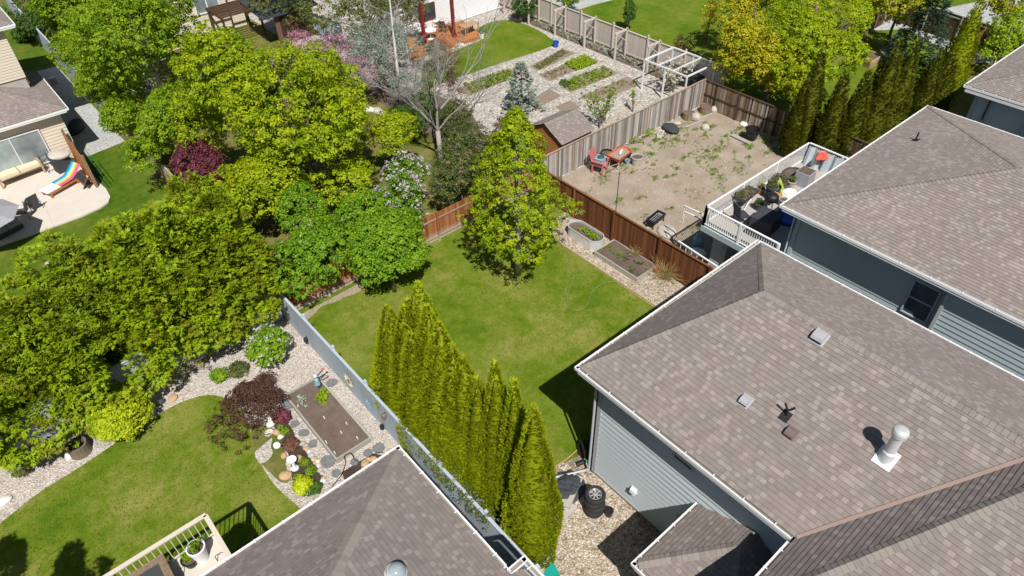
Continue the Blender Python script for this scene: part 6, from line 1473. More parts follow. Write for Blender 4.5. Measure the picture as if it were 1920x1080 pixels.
# wheelbarrow
p = G(1160, 310); root = thing('wheelbarrow', 'faded orange wheelbarrow full of soil by the weathered fence', 'wheelbarrow', (p.x, p.y, 0), 0.12); B = L(root); root.scale = (1.3, 1.3, 1.3)
mb = MB(); rt_ = [(-.55, -.36), (.5, -.33), (.62, 0), (.5, .33), (-.55, .36)]; bt_ = [(-.3, -.22), (.28, -.2), (.34, 0), (.28, .2), (-.3, .22)]
k = 5; mb.mesh([(x, y, .66) for x, y in rt_] + [(x, y, .36) for x, y in bt_] + [(x * .93, y * .9, .66) for x, y in rt_], [(i, (i + 1) % k, k + (i + 1) % k, k + i) for i in range(k)] + [tuple(range(2 * k - 1, k - 1, -1))] + [(i, 2 * k + i, 2 * k + (i + 1) % k, (i + 1) % k) for i in range(k)]); B(mb, 'tray', 'orange')
mb = MB(); mb.poly([(x * .86, y * .82, .59) for x, y in rt_]); B(mb, 'soil_load', 'dirt'); mb = MB(); mb.blob((.12, .02, .66), (.05, .2, .05), 3); B(mb, 'white_bottle', 'white')
mb = MB(); mb.tube([(-1.15, -.3, .6), (-.5, -.25, .4), (.6, -.05, .28), (.75, 0, .22)], .018, 6); B(mb, 'handle', 'wood_tan'); mb = MB(); mb.tube([(-1.15, .3, .6), (-.5, .25, .4), (.6, .05, .28), (.75, 0, .22)], .018, 6); B(mb, 'handle', 'wood_tan')
mb = MB(); mb.lathe((.72, -.05, .2), [(.12, 0), (.2, .02), (.2, .08), (.12, .1)], 18, axis=(0, 1, 0)); B(mb, 'wheel', 'rubber')
for s in (-1, 1): mb = MB(); mb.tube([(-.35, s * .24, .4), (-.42, s * .24, .0), (-.2, s * .24, .0)], .015, 5); B(mb, 'leg', 'metal')
# red chair with cooler box
p = G(1124, 322); root = thing('garden_chair', 'faded red slatted garden chair beside the wheelbarrow', 'chair', (p.x, p.y, 0), .3); B = L(root); root.scale = (1.3, 1.3, 1.3)
mb = MB()
for i in range(5): mb.box(-.26, .26, -.25 + i * .1, -.17 + i * .1, .40, .43)
B(mb, 'seat', 'pink'); mb = MB()
for i in range(5): mb.obox((-.22 + i * .11, .3 + .06, .72), (.04, 0, 0), (0, .012, .0), (0, .1, .32))
B(mb, 'backrest', 'pink')
for sx in (-1, 1):
    for sy in (-1, 1): mb = MB(); mb.box(sx * .26 - .025, sx * .26 + .025, sy * .24 - .025, sy * .24 + .025, 0, .40 if sy > 0 else .62); B(mb, 'leg', 'pink')
    mb = MB(); mb.box(sx * .29 - .05, sx * .29 + .05, -.3, .3, .62, .65); B(mb, 'armrest', 'pink')
root = thing('storage_tub', 'teal-edged box with dark lid standing on the red chair', 'box', (p.x, p.y, .56), .3); B = L(root); root.scale = (1.35, 1.35, 1.35)
mb = MB(); mb.box(-.2, .2, -.17, .17, .0, .26); B(mb, 'body', 'vent_grey'); mb = MB(); mb.box(-.22, .22, -.19, .19, .26, .30); B(mb, 'rim', 'pale_blue'); mb = MB(); mb.blob((0, 0, .33), (.13, .1, .07), 3); B(mb, 'contents', 'metal_dark')
pot('plant_pot', 'large black pot between the red chair and the wheelbarrow', G(1137, 300), .36, .55, 'black', seed=5)
pot('plant_pot', 'beige round pot right of the wheelbarrow', G(1193, 308), .34, .55, 'rock', plant=None, seed=6)
pot('plant_pot', 'pale blue bucket pot tucked behind the wheelbarrow', G(1176, 308), .15, .3, 'pale_blue')
mb = MB(); q = smooth_poly(gp([(1078, 310), (1100, 308), (1125, 298), (1160, 276), (1200, 268), (1235, 262), (1262, 245), (1275, 232)]), 5, False); mb.tube([(x, y, .05) for x, y in q], .015, 5); single(mb, 'garden_hose', M['black'], 'black hose lying along the foot of the weathered fence', 'hose')
def trough(label, px, py, rz, mat, w=.7, seed=0):
    p = G(px, py); root = thing('trough_planter', label, 'planter', (p.x, p.y, 0), rz, 'small troughs along the weathered fence'); B = L(root); mb = MB()
    mb.box(-w / 2, w / 2, -.15, -.12, 0, .24); mb.box(-w / 2, w / 2, .12, .15, 0, .24); mb.box(-w / 2, -w / 2 + .03, -.12, .12, 0, .24); mb.box(w / 2 - .03, w / 2, -.12, .12, 0, .24); B(mb, 'trough', mat)
    mb = MB(); mb.box(-w / 2 + .03, w / 2 - .03, -.12, .12, 0.01, .17); B(mb, 'soil', 'dirt'); return root
trough('tan trough planter under the green weeds by the weathered fence', 1215, 268, .35, 'wood_grey'); trough('white trough planter beside the black heap', 1238, 255, .45, 'rock_white')
p = G(1258, 245); mb = MB(); mb.blob((p.x, p.y, .12), (.5, .38, .16), 8, rough=.3, sub=3); single(mb, 'tarp_heap', M['charcoal'], 'low black tarp heap near the weathered fence', 'tarp')
broadleaf('shrub', 'green leafy weeds at the foot of the weathered fence behind the troughs', 'shrub', tuple(G(1222, 258))[:2], [(G(1215, 258).x, G(1215, 258).y, .2, .6, .25, .25), (G(1190, 268).x, G(1190, 268).y, .2, .6, .25, .25)], 'leaf_green', 80, 14, .12, .07, 0, seed=131)
def stump_pot(label, px, py, r, h, seed): pot('tub_planter', label, G(px, py), r, h, 'fence_weather2', soil='soil_bed', rim=.0, taper=1.05, seed=seed)
stump_pot('weathered round tub left of the big rocks in the corner', 1290, 222, .38, .42, 1); stump_pot('dark round tub with dry stems in the fence corner', 1322, 210, .40, .45, 2)
for i, (px, py, r, lb) in enumerate([(1302, 225, .3, 'upright pale boulder right of the weathered tub'), (1338, 208, .24, 'pale boulder beside the dark tub'), (1322, 243, .24, 'grey boulder in the yellow-green weeds'), (1395, 233, .28, 'flat white stone near the brown weathered fence'), (1270, 232, .22, 'pale stone between black heap and weathered tub'), (1325, 192, .2, 'white stone on top of the corner group')]): rock(lb, px, py, r, 60 + i, 'rock' if i != 3 else 'rock_white', .9 if i < 3 else .4)
for i, (a_, b_) in enumerate([((1285, 240), (1315, 228)), ((1310, 225), (1335, 214))]):
    p = G(*a_); q = G(*b_); root = thing('plank', ['tan plank on the ground in front of the weathered tub', 'tan plank on the ground in front of the dark tub'][i], 'plank', (p.x, p.y, 0)); mb = MB(); mb.bar(p + Z * .05, q + Z * .05, .1, .07); part(mb, 'board', 'wood_grey', root)
p = G(1408, 262); root = thing('black_tub', 'black plastic tub at the end of a grey plank', 'tub', (p.x, p.y, 0)); mb = MB(); mb.lathe((p.x, p.y, .12), [(.3, 0), (.44, .58), (.48, .59), (.48, .63), (.42, .63), (.3, .05), (0, .04)], 22); part(mb, 'body', 'black', root)
a_ = G(1372, 255); b_ = G(1408, 272); root = thing('plank', 'grey plank carrying the black plastic tub', 'plank', (a_.x, a_.y, 0)); mb = MB(); mb.bar(a_ + Z * .09, b_ + Z * .09, .3, .05); part(mb, 'board', 'wood_grey', root); mb = MB(); mb.bar(a_ + Z * .03, a_ + Z * .03 + Y * .3, .1, .06); part(mb, 'support', 'wood_grey', root)
# black crate frame by the brown fence
p = G(1228, 420); root = thing('fire_grate', 'black rectangular open-topped metal stand near the brown fence', 'stand', (p.x, p.y, 0), .12); B = L(root); mb = MB()
for s in (-1, 1): mb.box(-.55, .55, s * .22 - .03, s * .22 + .03, .38, .52)
for s in (-1, 1): mb.box(s * .52 - .03, s * .52 + .03, -.19, .19, .38, .52)
B(mb, 'frame', 'black'); mb = MB()
for i in range(3): mb.box(-.5, .5, -.12 + i * .12 - .01, -.12 + i * .12 + .01, .40, .43)
B(mb, 'grate', 'vent_grey'); mb = MB(); mb.box(-.5, .5, -.18, .18, .2, .3); B(mb, 'tray', 'black')
for sx in (-1, 1):
    for sy in (-1, 1): mb = MB(); mb.box(sx * .5 - .02, sx * .5 + .02, sy * .2 - .02, sy * .2 + .02, 0, .38); B(mb, 'leg', 'black')
rock('sand-coloured flat rock beside the black metal stand', 1252, 438, .5, 71, 'rock', .3)

# ---- deck of the right-hand house
rd = thing('deck', 'raised grey deck with white picket railing crowded with garden things', 'deck', (27, 12, 0))
DZ = 2.85
mb = MB(); mb.box(23.2, 31.6, 10.25, 14.1, DZ - .16, DZ); part(mb, 'floor', paint('deck_membrane', (.40, .37, .345), .8, .1), rd)
mb = MB(); mb.box(23.12, 23.19, 10.25, 14.17, DZ - .3, DZ - .01); mb.box(23.19, 31.6, 14.11, 14.18, DZ - .3, DZ - .01); part(mb, 'rim_board', 'siding_grey', rd)
railing(rd, (23.2, 10.4), (23.2, 14.1), DZ, 1.02, 'white', .115, 1.85, .08); railing(rd, (23.2, 14.1), (31.5, 14.1), DZ, 1.02, 'white', .115, 2.8, .08); railing(rd, (31.5, 14.1), (31.5, 10.4), DZ, 1.02, 'white', .115, 1.85, .08)
for x_ in (23.9, 31.0): mb = MB(); mb.box(x_ - .25, x_ + .25, 13.2, 13.7, 0, DZ - .16); part(mb, 'deck_column', 'siding_grey', rd)
p = G(1455, 330, DZ)
def dpot(name, label, px, py, r, h, mat, **k): return pot(name, label, G(px, py, DZ), r, h, mat, z=DZ, **k)
# planting tray on a folding stand
p = G(1392, 385, DZ); root = thing('planting_table', 'rough planting tray with dry plants on a folding stand on the deck', 'table', (p.x, p.y, DZ), .1); B = L(root)
mb = MB(); mb.mesh([(x, y, z) for z, f in ((.5, .85), (.72, 1.05)) for x, y in ((-.62 * f, -.38 * f), (.62 * f, -.38 * f), (.62 * f, .38 * f), (-.62 * f, .38 * f))], [(0, 1, 5, 4), (1, 2, 6, 5), (2, 3, 7, 6), (3, 0, 4, 7), (3, 2, 1, 0)]); B(mb, 'tray', 'metal_dark')
mb = MB(); mb.box(-.5, .5, -.28, .28, .6, .69); B(mb, 'soil', 'soil')
for s in (-1, 1): mb = MB(); mb.tube([(-.35 + s * .0, s * .26, .5), (.35, s * .26, 0)], .014, 5); mb.tube([(.35, s * .26, .5), (-.35, s * .26, 0)], .014, 5); B(mb, 'leg', 'metal')
sprigs(root, 0, 0, 0, 1, .1, 'leaf_olive'); bpy.data.objects.remove(bpy.data.objects[COL.objects[-1].name]); 
C = np.stack([rng.uniform(-.5, .5, 60) + p.x, rng.uniform(-.28, .28, 60) + p.y, DZ + .72 + .08 * rng.random(60)], 1); P, U, N, L_, W, t = leaf_clusters(C, rdir(60) + [0, 0, 1], 12, .07, .045, jitter=.9); o_ = leaf_mesh('plants', P, U, N, L_, W, t, M['leaf_olive'], root); o_.rotation_euler = (0, 0, 0)
o_.matrix_parent_inverse = Matrix.Rotation(-.1, 4, 'Z')
dpot('tub_planter', 'wide low tub of dry soil beside the railing on the deck', 1458, 345, .5, .3, 'vent_brown', plant='leaf_olive', soil='soil')
dpot('plant_pot', 'grey tall pot in the middle of the deck', 1445, 372, .34, .7, 'charcoal', plant='leaf_olive', seed=3)
dpot('kiddie_pool', 'dark round pool ring with orange side on the deck', 1490, 335, .6, .28, 'metal_dark', rim=.05, cat='pool')
p = G(1505, 345, DZ); root = thing('planter_box', 'square dark grey planter cabinet near the gutter on the deck', 'planter', (p.x, p.y, DZ), .05); B = L(root); mb = MB(); mb.box(-.35, .35, -.35, .35, 0, .75); B(mb, 'cabinet', 'vent_grey'); mb = MB(); mb.box(-.31, .31, -.31, .31, .75, .77); B(mb, 'soil', 'soil')
p = G(1462, 366, DZ); root = thing('lime_panel', 'lime green folded panel leaning on the deck', 'panel', (p.x, p.y, DZ), .3); B = L(root); mb = MB(); mb.obox((0, 0, .35), (.22, 0, 0), (0, .04, .0), (0, .2, .36)); mb.obox((.3, .05, .35), (.16, .1, 0), (0, .03, 0), (0, .15, .3)); B(mb, 'panel', 'lime')
p = G(1478, 370, DZ); root = thing('paper_bags', 'white plastic bags among pots on the deck', 'bags', (p.x, p.y, DZ)); mb = MB(); mb.blob((p.x, p.y, DZ + .2), (.25, .2, .2), 5, rough=.4); part(mb, 'bag', 'white', root)
# grill
p = G(1440, 400, DZ); root = thing('grill', 'black grill with orange side shelf on the deck', 'grill', (p.x, p.y, DZ), .15); B = L(root); mb = MB(); mb.lathe((0, 0, .62), [(.05, 0), (.24, .1), (.3, .25), (.28, .36), (.2, .45), (0, .5)], 18); B(mb, 'kettle', 'black')
for a in (0, 2.09, 4.19): mb = MB(); mb.tube([(.12 * math.cos(a), .12 * math.sin(a), .65), (.3 * math.cos(a), .3 * math.sin(a), 0)], .015, 5); B(mb, 'leg', 'metal_dark')
mb = MB(); mb.box(.3, .75, -.2, .2, .72, .75); B(mb, 'side_shelf', 'orange_clay')
p = G(1478, 412, DZ); root = thing('paddling_pool', 'blue plastic paddling pool in the shade by the house wall on the deck', 'pool', (p.x, p.y, DZ)); mb = MB(); mb.lathe((p.x, p.y, DZ + .005), [(.56, 0), (.6, .2), (.63, .21), (.57, .22), (.5, .03), (0, .02)], 28); part(mb, 'basin', 'blue', root)
p = G(1535, 318, DZ); root = thing('parasol_cloth', 'bundle of coral red cloth at the far end of the deck', 'cloth', (p.x, p.y, DZ)); mb = MB(); mb.blob((p.x, p.y, DZ + .78), (.22, .15, .06), 6, rough=.6, sub=3); mb.blob((p.x - .2, p.y + .1, DZ + .74), (.13, .1, .06), 9, rough=.6, sub=3); part(mb, 'cloth', 'red_cloth', root); mb = MB(); mb.tube([(p.x, p.y, DZ), (p.x, p.y, DZ + .8)], .02, 6); part(mb, 'stand', 'metal_dark', root)
p = G(1518, 322, DZ); root = thing('bicycle_parts', 'heap of white plastic sheeting beside the coral cloth', 'sheeting', (p.x, p.y, DZ)); root.name = 'plastic_sheeting'; mb = MB(); mb.blob((p.x, p.y, DZ + .25), (.35, .28, .28), 7, rough=.45); part(mb, 'sheet', 'white_trim', root)
if True: root = thing('silver_tarp', 'silvery tarp hung inside the far railing of the deck', 'tarp', (31.4, 12.5, DZ)); mb = MB(); k = 20
for i in range(k):
    for j in range(5):
        f = lambda a, b: (31.38 - .06 * math.sin(a * 2.2) * (1 + b * .2) - .05 * b, 14.0 - 3.4 * a / k, DZ + .95 - b * .2)
        mb.face([f(i, j), f(i + 1, j), f(i + 1, j + 1), f(i, j + 1)])
part(mb, 'sheet', paint('silver_tarp', (.55, .62, .66), .4, .15, metallic=.3), root)
# items below the deck and the stair rail
root = thing('stair_rail', 'white picket stair rail rising to the deck above the brown fence', 'railing', (23, 13, 0))
a_ = on_x(1272, 452, 22.75); b_ = on_x(1345, 500, 22.75)
mb = MB(); mb.bar(a_, b_, .06, .06); part(mb, 'top_rail', 'white', root); mb = MB(); d_ = b_ - a_
for i in range(7): q = a_ + d_ * (i + .5) / 7; mb.bar(q, q - Z * .75, .03, .03)
part(mb, 'balusters', 'white', root); mb = MB(); mb.bar(a_ - Z * .75, b_ - Z * .75, .04, .04); part(mb, 'bottom_rail', 'white', root)
a_ = Vector((23.3, 15.3, .95)); b_ = Vector((23.15, 14.0, 2.5))
root = thing('stair_rail', 'white stair rail at the outer corner of the deck', 'railing', (23.2, 14.8, 0))
for x_ in (23.15, 24.05):
    q0 = G(1284, 397, 2.6) if x_ < 24 else G(1284, 386, 2.6)
    q1_ = G(1322, 414, 2.8) if x_ < 24 else G(1318, 402, 2.8)
    mb = MB(); mb.bar(q0, q1_, .06, .05); part(mb, 'top_rail', 'white', root); mb = MB(); mb.tube([q0, Vector((q0.x, q0.y, 1.9))], .02, 5); part(mb, 'stub_post', 'white', root)
p = G(1308, 462); root = thing('water_jug', 'pale blue water jug standing under the deck', 'jug', (p.x, p.y, 0)); mb = MB(); mb.lathe((p.x, p.y, 0), [(.26, 0), (.28, .1), (.28, .5), (.2, .66), (.1, .74), (.09, .85), (0, .86)], 20); part(mb, 'body', 'pale_blue', root); mb = MB(); mb.tube([(p.x - .08, p.y, .84), (p.x - .16, p.y, .9), (p.x - .18, p.y, .7)], .02, 6); part(mb, 'handle', 'pale_blue', root)
p = G(1306, 478); root = thing('white_sack', 'white crumpled sack beside the pale blue jug', 'sack', (p.x, p.y, 0)); mb = MB(); mb.blob((p.x, p.y, .15), (.3, .2, .16), 5, rough=.4); part(mb, 'sack', 'white', root)

# ---- vegetable garden
GH = 'trellis frames against the taupe fence'
for i, (yy, lb) in enumerate([(30.4, 'trellis frame nearest the greenhouse frame'), (33.55, 'second trellis frame from the greenhouse frame'), (36.75, 'middle trellis frame of the row along the taupe fence'), (40.05, 'fourth trellis frame along the taupe fence'), (43.2, 'fifth trellis frame, near the bend of the cobble path'), (46.3, 'farthest trellis frame at the top edge')]):
    root = thing('trellis', lb, 'trellis', (38.45, yy, 0), 0, GH)
    mb = MB(); mb.box(38.38, 38.50, yy - .06, yy + .06, 0, 1.95); part(mb, 'outer_post', 'fence_taupe', root); mb = MB(); mb.box(38.30, 39.68, yy - .05, yy + .05, 1.95, 2.07); part(mb, 'beam', 'fence_taupe', root)
    mb = MB(); mb.bar((39.6, yy, 1.15), (38.55, yy, 1.9), .05, .05); part(mb, 'brace', 'fence_taupe', root); mb = MB(); mb.box(39.52, 39.62, yy - .05, yy + .05, 0, 2.15); part(mb, 'inner_post', 'fence_taupe', root)
C = np.stack([rng.uniform(38.6, 39.4, 150), rng.choice([29.6, 32.4, 35.2, 37.4, 39, 41.6, 44.5], 150) + rng.normal(size=150) * .8, .08 + .2 * rng.random(150)], 1)
P, U, N, L_, W, t = leaf_clusters(C, rdir(150) + [0, 0, 1], 12, .12, .09, jitter=.6); tag(leaf_mesh('trellis_plants', P, U, N, L_, W, t, M['leaf_silver'], None), 'low grey-green plants growing in the strip under the trellis frames', 'ground cover', kind='stuff')
def crop(label, poly, mat, n, size=.1, h=.12, ts=0, group=None):
    w = gp(poly); xs = [q[0] for q in w]; ys = [q[1] for q in w]; o0 = Vector((*w[0], 0)); e1 = Vector((*w[1], 0)) - o0; e2 = Vector((*w[3], 0)) - o0
    uv_ = rng.random((n, 2)); uv_[:, 1] = (np.round(uv_[:, 1] * 4) + rng.normal(size=n) * .22) / 4.0; uv_ = np.clip(uv_, .03, .97)
    C = np.array([tuple(o0 + e1 * a + e2 * b) for a, b in uv_]); C[:, 2] = .03 + h * rng.random(n)
    P, U, N, L_, W, t = leaf_clusters(C, rdir(n) * .4 + [0, 0, 1], 12, .1, size, jitter=.6); return tag(leaf_mesh('vegetable_crop', P, U, N, L_, W, t + ts, M[mat], None), label, 'crop', kind='stuff')
crop('lush bright green crop filling the right end of a garden plot', [(1058, 122), (1096, 107), (1122, 115), (1080, 134)], 'leaf_green', 330, .11, .2, .3)
crop('rows of dry yellow-green seedlings in the plot nearest the garden lawn', [(1000, 126), (1055, 94), (1074, 100), (1012, 131)], 'leaf_olive', 200, .07, .06, .5)
crop('leafy green rows in the plot behind the silver-blue spruce', [(868, 160), (952, 130), (978, 138), (884, 176)], 'leaf_green', 200, .09, .1, -.05)
crop('green weeds in the long plot behind the vase-shaped fruit tree', [(1048, 157), (1132, 126), (1156, 137), (1068, 172)], 'leaf_green', 210, .09, .12, .0)
crop('sparse weeds in the bare plot nearest the greenhouse frame', [(1092, 181), (1174, 145), (1196, 157), (1120, 188)], 'leaf_olive', 60, .06, .05, .3)
crop('sparse weeds in the bare plot left of the lush crop', [(1012, 141), (1055, 124), (1075, 136), (1030, 150)], 'leaf_olive', 50, .06, .05, .3)
crop('dark green herb clump at the left tip of the long plot', [(1045, 156), (1060, 151), (1070, 158), (1058, 166)], 'leaf_deep', 40, .08, .15, .1)
p = G(1042, 88); root = thing('blue_bucket', 'bright blue bucket on the cobble path by the garden lawn corner', 'bucket', (p.x, p.y, 0)); mb = MB(); mb.lathe((p.x, p.y, 0), [(.18, 0), (.24, .42), (.26, .44), (.22, .44), (.17, .06), (0, .05)], 20); part(mb, 'body', 'blue', root); mb = MB(); mb.tube([(p.x - .24, p.y, .42), (p.x - .1, p.y - .15, .5), (p.x + .1, p.y - .15, .5), (p.x + .24, p.y, .42)], .01, 5); part(mb, 'handle', 'metal_dark', root)
# greenhouse frame
GD = 'pots and boxes crowded on the raised deck'
for i_, (lb_, px_, py_, r_2, h_2, mt_2, pl_) in enumerate([('small terracotta pot by the deck railing behind the planting table', 1425, 362, .17, .3, 'terracotta', 'leaf_olive'), ('dark pot beside the black grill', 1420, 392, .2, .34, 'charcoal', 'leaf_deep'), ('pale pot near the square grey cabinet', 1482, 352, .2, .4, 'rock', 'leaf_olive'), ('small black pot at the foot of the far railing', 1530, 305, .22, .35, 'black', 'leaf_deep'), ('yellow-green tub against the long railing', 1428, 345, .2, .22, 'yellow', 'leaf_green'), ('grey bucket near the corner of the roof gutter', 1466, 385, .2, .36, 'vent_grey', None), ('low brown tray of soil in the middle of the deck', 1470, 350, .34, .18, 'vent_brown', 'leaf_olive')]):
    dpot('plant_pot', lb_, px_, py_, r_2, h_2, mt_2, plant=pl_, seed=200 + i_, group=GD)
p = G(1432, 428, DZ); root = thing('covered_table', 'dark covered square table in the shade at the near end of the deck', 'table', (p.x, p.y, DZ), .1); B = L(root); mb = MB(); mb.box(-.55, .55, -.5, .5, .0, .72); B(mb, 'cover', 'charcoal')
p = G(1375, 425, DZ); root = thing('deck_chair', 'dark metal chair behind the railing at the near corner of the deck', 'chair', (p.x + .5, p.y, DZ), 1.2); B = L(root); mb = MB(); mb.box(-.28, .28, -.27, .27, .4, .45); B(mb, 'seat', 'charcoal'); mb = MB(); mb.obox((0, .3, .75), (.28, 0, 0), (0, .03, 0), (0, .08, .32)); B(mb, 'backrest', 'charcoal')
for sx in (-1, 1):
    for sy in (-1, 1): mb = MB(); mb.box(sx * .25 - .02, sx * .25 + .02, sy * .24 - .02, sy * .24 + .02, 0, .4); B(mb, 'leg', 'metal_dark')
root = thing('greenhouse', 'open white timber greenhouse frame in the garden corner by two black barrels', 'frame', (37, 27, 0)); hT = 2.15
k4 = [G(1254, 86, hT), G(1272, 78, hT), G(1340, 103, hT), G(1300, 104, hT)]
xs0, xs1, ys0, ys1 = 36.2, 39.3, 25.2, 29.6
c4 = [Vector((36.2, 28.9, hT)), Vector((39.2, 28.9, hT)), Vector((39.2, 25.3, hT)), Vector((36.2, 25.3, hT))]
for i in range(4): mb = MB(); mb.bar(c4[i], c4[(i + 1) % 4], .09, .09); part(mb, 'top_beam', 'white_trim', root)
for y_ in (26.5, 27.7): mb = MB(); mb.bar((36.25, y_, hT), (39.15, y_, hT), .07, .07); part(mb, 'cross_beam', 'white_trim', root)
for q in c4 + [Vector((36.2, 27.1, hT)), Vector((39.2, 27.1, hT))]: mb = MB(); mb.bar(q - Z * .05, Vector((q.x, q.y, 0)), .09, .09); part(mb, 'post', 'white_trim', root)
for i, (px, py) in enumerate([(1283, 158), (1306, 160)]):
    p = G(px, py); p.y = max(p.y, 25.2); root = thing('barrel', ['black barrel under the greenhouse frame, left one', 'squat dark grey barrel right of the black barrel'][i], 'barrel', (p.x, p.y, 0)); mb = MB(); mb.lathe((p.x, p.y, 0), [(.42, 0), (.46, .1), (.45, .9 - .25 * i), (.40, 1.0 - .25 * i), (.12, 1.06 - .25 * i), (0, 1.06 - .25 * i)], 20); part(mb, 'body', ['black', 'charcoal'][i], root); mb = MB(); mb.lathe((p.x, p.y, .5), [(.465, 0), (.475, .02), (.465, .04)], 20); part(mb, 'hoop', 'metal_dark', root)
# shed
sh = thing('garden_shed', 'small orange-brown shed with brown shingle roof behind the young maple', 'shed', (26.2, 26.6, 0))
wz = 1.9; X0, X1, Y0, Y1 = 24.7, 27.1, 25.0, 27.6
for (a_, b_, o_) in (((X0, Y0), (X1, Y0), (0, -1, 0)), ((X1, Y0), (X1, Y1), (1, 0, 0)), ((X0, Y1), (X1, Y1), (0, 1, 0)), ((X0, Y0), (X0, Y1), (-1, 0, 0))): wall(sh, a_, b_, .05, wz, o_, M['wood_orange'], row=.16)
ridge0 = Vector((X0 - .15, (Y0 + Y1) / 2, wz + .75)); ridge1 = Vector((X1 + .15, (Y0 + Y1) / 2, wz + .75))
roofplane(sh, [Vector((X0 - .15, Y0 - .2, wz)), Vector((X1 + .15, Y0 - .2, wz)), ridge1, ridge0], (0, 1, 1)); roofplane(sh, [Vector((X1 + .15, Y1 + .2, wz)), Vector((X0 - .15, Y1 + .2, wz)), ridge0, ridge1], (0, -1, 1))
for x_ in (X0, X1):
    mb = MB(); mb.mesh([(x_, Y0, wz), (x_, Y1, wz), (x_, (Y0 + Y1) / 2, wz + .68)], [(0, 1, 2)]); part(mb, 'gable', 'wood_orange', sh)
caps(sh, ridge0, ridge1, Vector((0, -.5, 1)), Vector((0, .5, 1)), seed=20)
mb = MB(); mb.bar(G(1080, 258), G(1205, 190), .06, .08); single(mb, 'landscape_timber', M['wood_tan'], 'long thin timber edging through the cobbles beside the weathered fence', 'edging')
# timber deck with red posts and furniture, top
dkx = thing('low_deck', 'low orange-brown timber deck beside the garden lawn', 'deck', (31, 44, 0)); pts = gp([(768, 108), (905, 66), (868, 38), (760, 60)], .25)
mb = MB(); mb.tint = .5; mb.slab(pts, 0.02, .25); part(mb, 'deck_boards', 'wood_orange', dkx)
mb = MB(); mb.tint = .3; p = Vector((*pts[0], .13)); q = Vector((*pts[1], .13)); mb.bar(p + (p - q).normalized() * 0 - Y * .03, q - Y * .03, .04, .26); part(mb, 'fascia', 'wood_orange', dkx)
GR = 'dark red posts of the veranda'
for i, (px, py, lb) in enumerate([(797, 88, 'left dark red veranda post'), (852, 74, 'dark red veranda post in front of the white wall'), (914, 20, 'dark red post at the right end of the white wall')]):
    p = G(px, py); root = thing('veranda_post', lb, 'post', (p.x, p.y, 0), 0, GR); mb = MB(); mb.box(p.x - .11, p.x + .11, p.y - .11, p.y + .11, 0, 3.4); part(mb, 'shaft', 'wood_red', root); mb = MB(); mb.box(p.x - .16, p.x + .16, p.y - .16, p.y + .16, 0.0, .5); part(mb, 'base', 'wood_red', root)
wh = thing('house', 'white sided house with dark red trim at the top centre', 'house', (33, 52, 0)); wy_ = G(880, 34).y; 
wx0, wx1 = G(800, 50).x - 3, G(928, 18).x + .5
wall(wh, (wx0, wy_), (wx1, wy_), .05, 3.3, (0, -1, 0), M['siding_white'], row=.2); mb = MB(); mb.box(wx0, wx1, wy_ + .05, wy_ + 8, 0, 3.2); part(mb, 'foundation', 'siding_white', wh)
mb = MB(); mb.box(wx0 - .3, wx1 + .3, wy_ - .5, wy_ + 8, 3.42, 3.6); part(mb, 'roof', 'shingle2', wh); mb = MB(); mb.box(wx0 - .3, wx1 + .3, wy_ - .55, wy_ - .51, 3.3, 3.6); part(mb, 'fascia', 'wood_red', wh)
window(wh, (wx0 + 2.5, wy_ - .01, 1.6), X, Z, (0, -1, 0), 1.6, 1.3, M['wood_red'], M['glass'])
# patio furniture set
def chair_set(label, px, py, rz, mat, z=.25, cush=None):
    p = G(px, py, z); root = thing('patio_chair', label, 'chair', (p.x, p.y, z), rz, 'outdoor chairs'); B = L(root); mb = MB(); mb.box(-.27, .27, -.26, .26, .38, .44); B(mb, 'seat', cush or mat)
    mb = MB(); mb.obox((0, .31, .72), (.27, 0, 0), (0, .025, 0), (0, .09, .30)); B(mb, 'backrest', mat)
    for sx in (-1, 1):
        mb = MB(); mb.tube([(sx * .3, -.28, 0), (sx * .3, -.28, .6), (sx * .3, .28, .62), (sx * .3, .32, 0)], .016, 6); B(mb, 'frame', 'metal_dark' if mat != 'cream' else 'wood_tan')
    return root
p = G(880, 62, .25); root = thing('picnic_set', 'pale timber table frame with bench on the orange-brown deck', 'table', (p.x, p.y, .25), .1); B = L(root); mb = MB()
for i in range(5): mb.box(-.8, .8, -.4 + i * .17, -.26 + i * .17, .7, .74)
B(mb, 'table_top', 'wood_tan')
for sx in (-1, 1):
    for sy in (-1, 1): mb = MB(); mb.box(sx * .7 - .04, sx * .7 + .04, sy * .33 - .04, sy * .33 + .04, 0, .7); B(mb, 'leg', 'wood_tan')
p = G(808, 72, .25); root = thing('round_table', 'round white garden table on the deck behind the bare branches', 'table', (p.x, p.y, .25)); mb = MB(); mb.lathe((p.x, p.y, .92), [(.5, 0), (.52, .02), (.5, .04), (0, .045)], 24); part(mb, 'table_top', 'white', root); mb = MB(); mb.lathe((p.x, p.y, .25), [(.25, 0), (.05, .06), (.04, .67)], 14); part(mb, 'pedestal', 'white', root)
chair_set('dark chair left of the round white table', 792, 85, .5, 'metal_dark'); chair_set('dark chair right of the round white table', 832, 60, 2.2, 'metal_dark'); chair_set('dark chair nearest the garden lawn on the deck', 805, 98, 3.3, 'charcoal'); chair_set('white chair beside the left veranda post', 818, 48, 1.0, 'white')
pot('plant_pot', 'white pot with clipped green ball at the corner of the orange-brown deck', G(903, 72), .22, .42, 'white', plant='leaf_deep', pr=.28, ph=.25); rock('white rock at the front edge of the orange-brown deck', 863, 88, .3, 81, 'rock_white'); pot('plant_pot', 'pale blue pot in front of the orange-brown deck', G(826, 92), .2, .35, 'pale_blue')
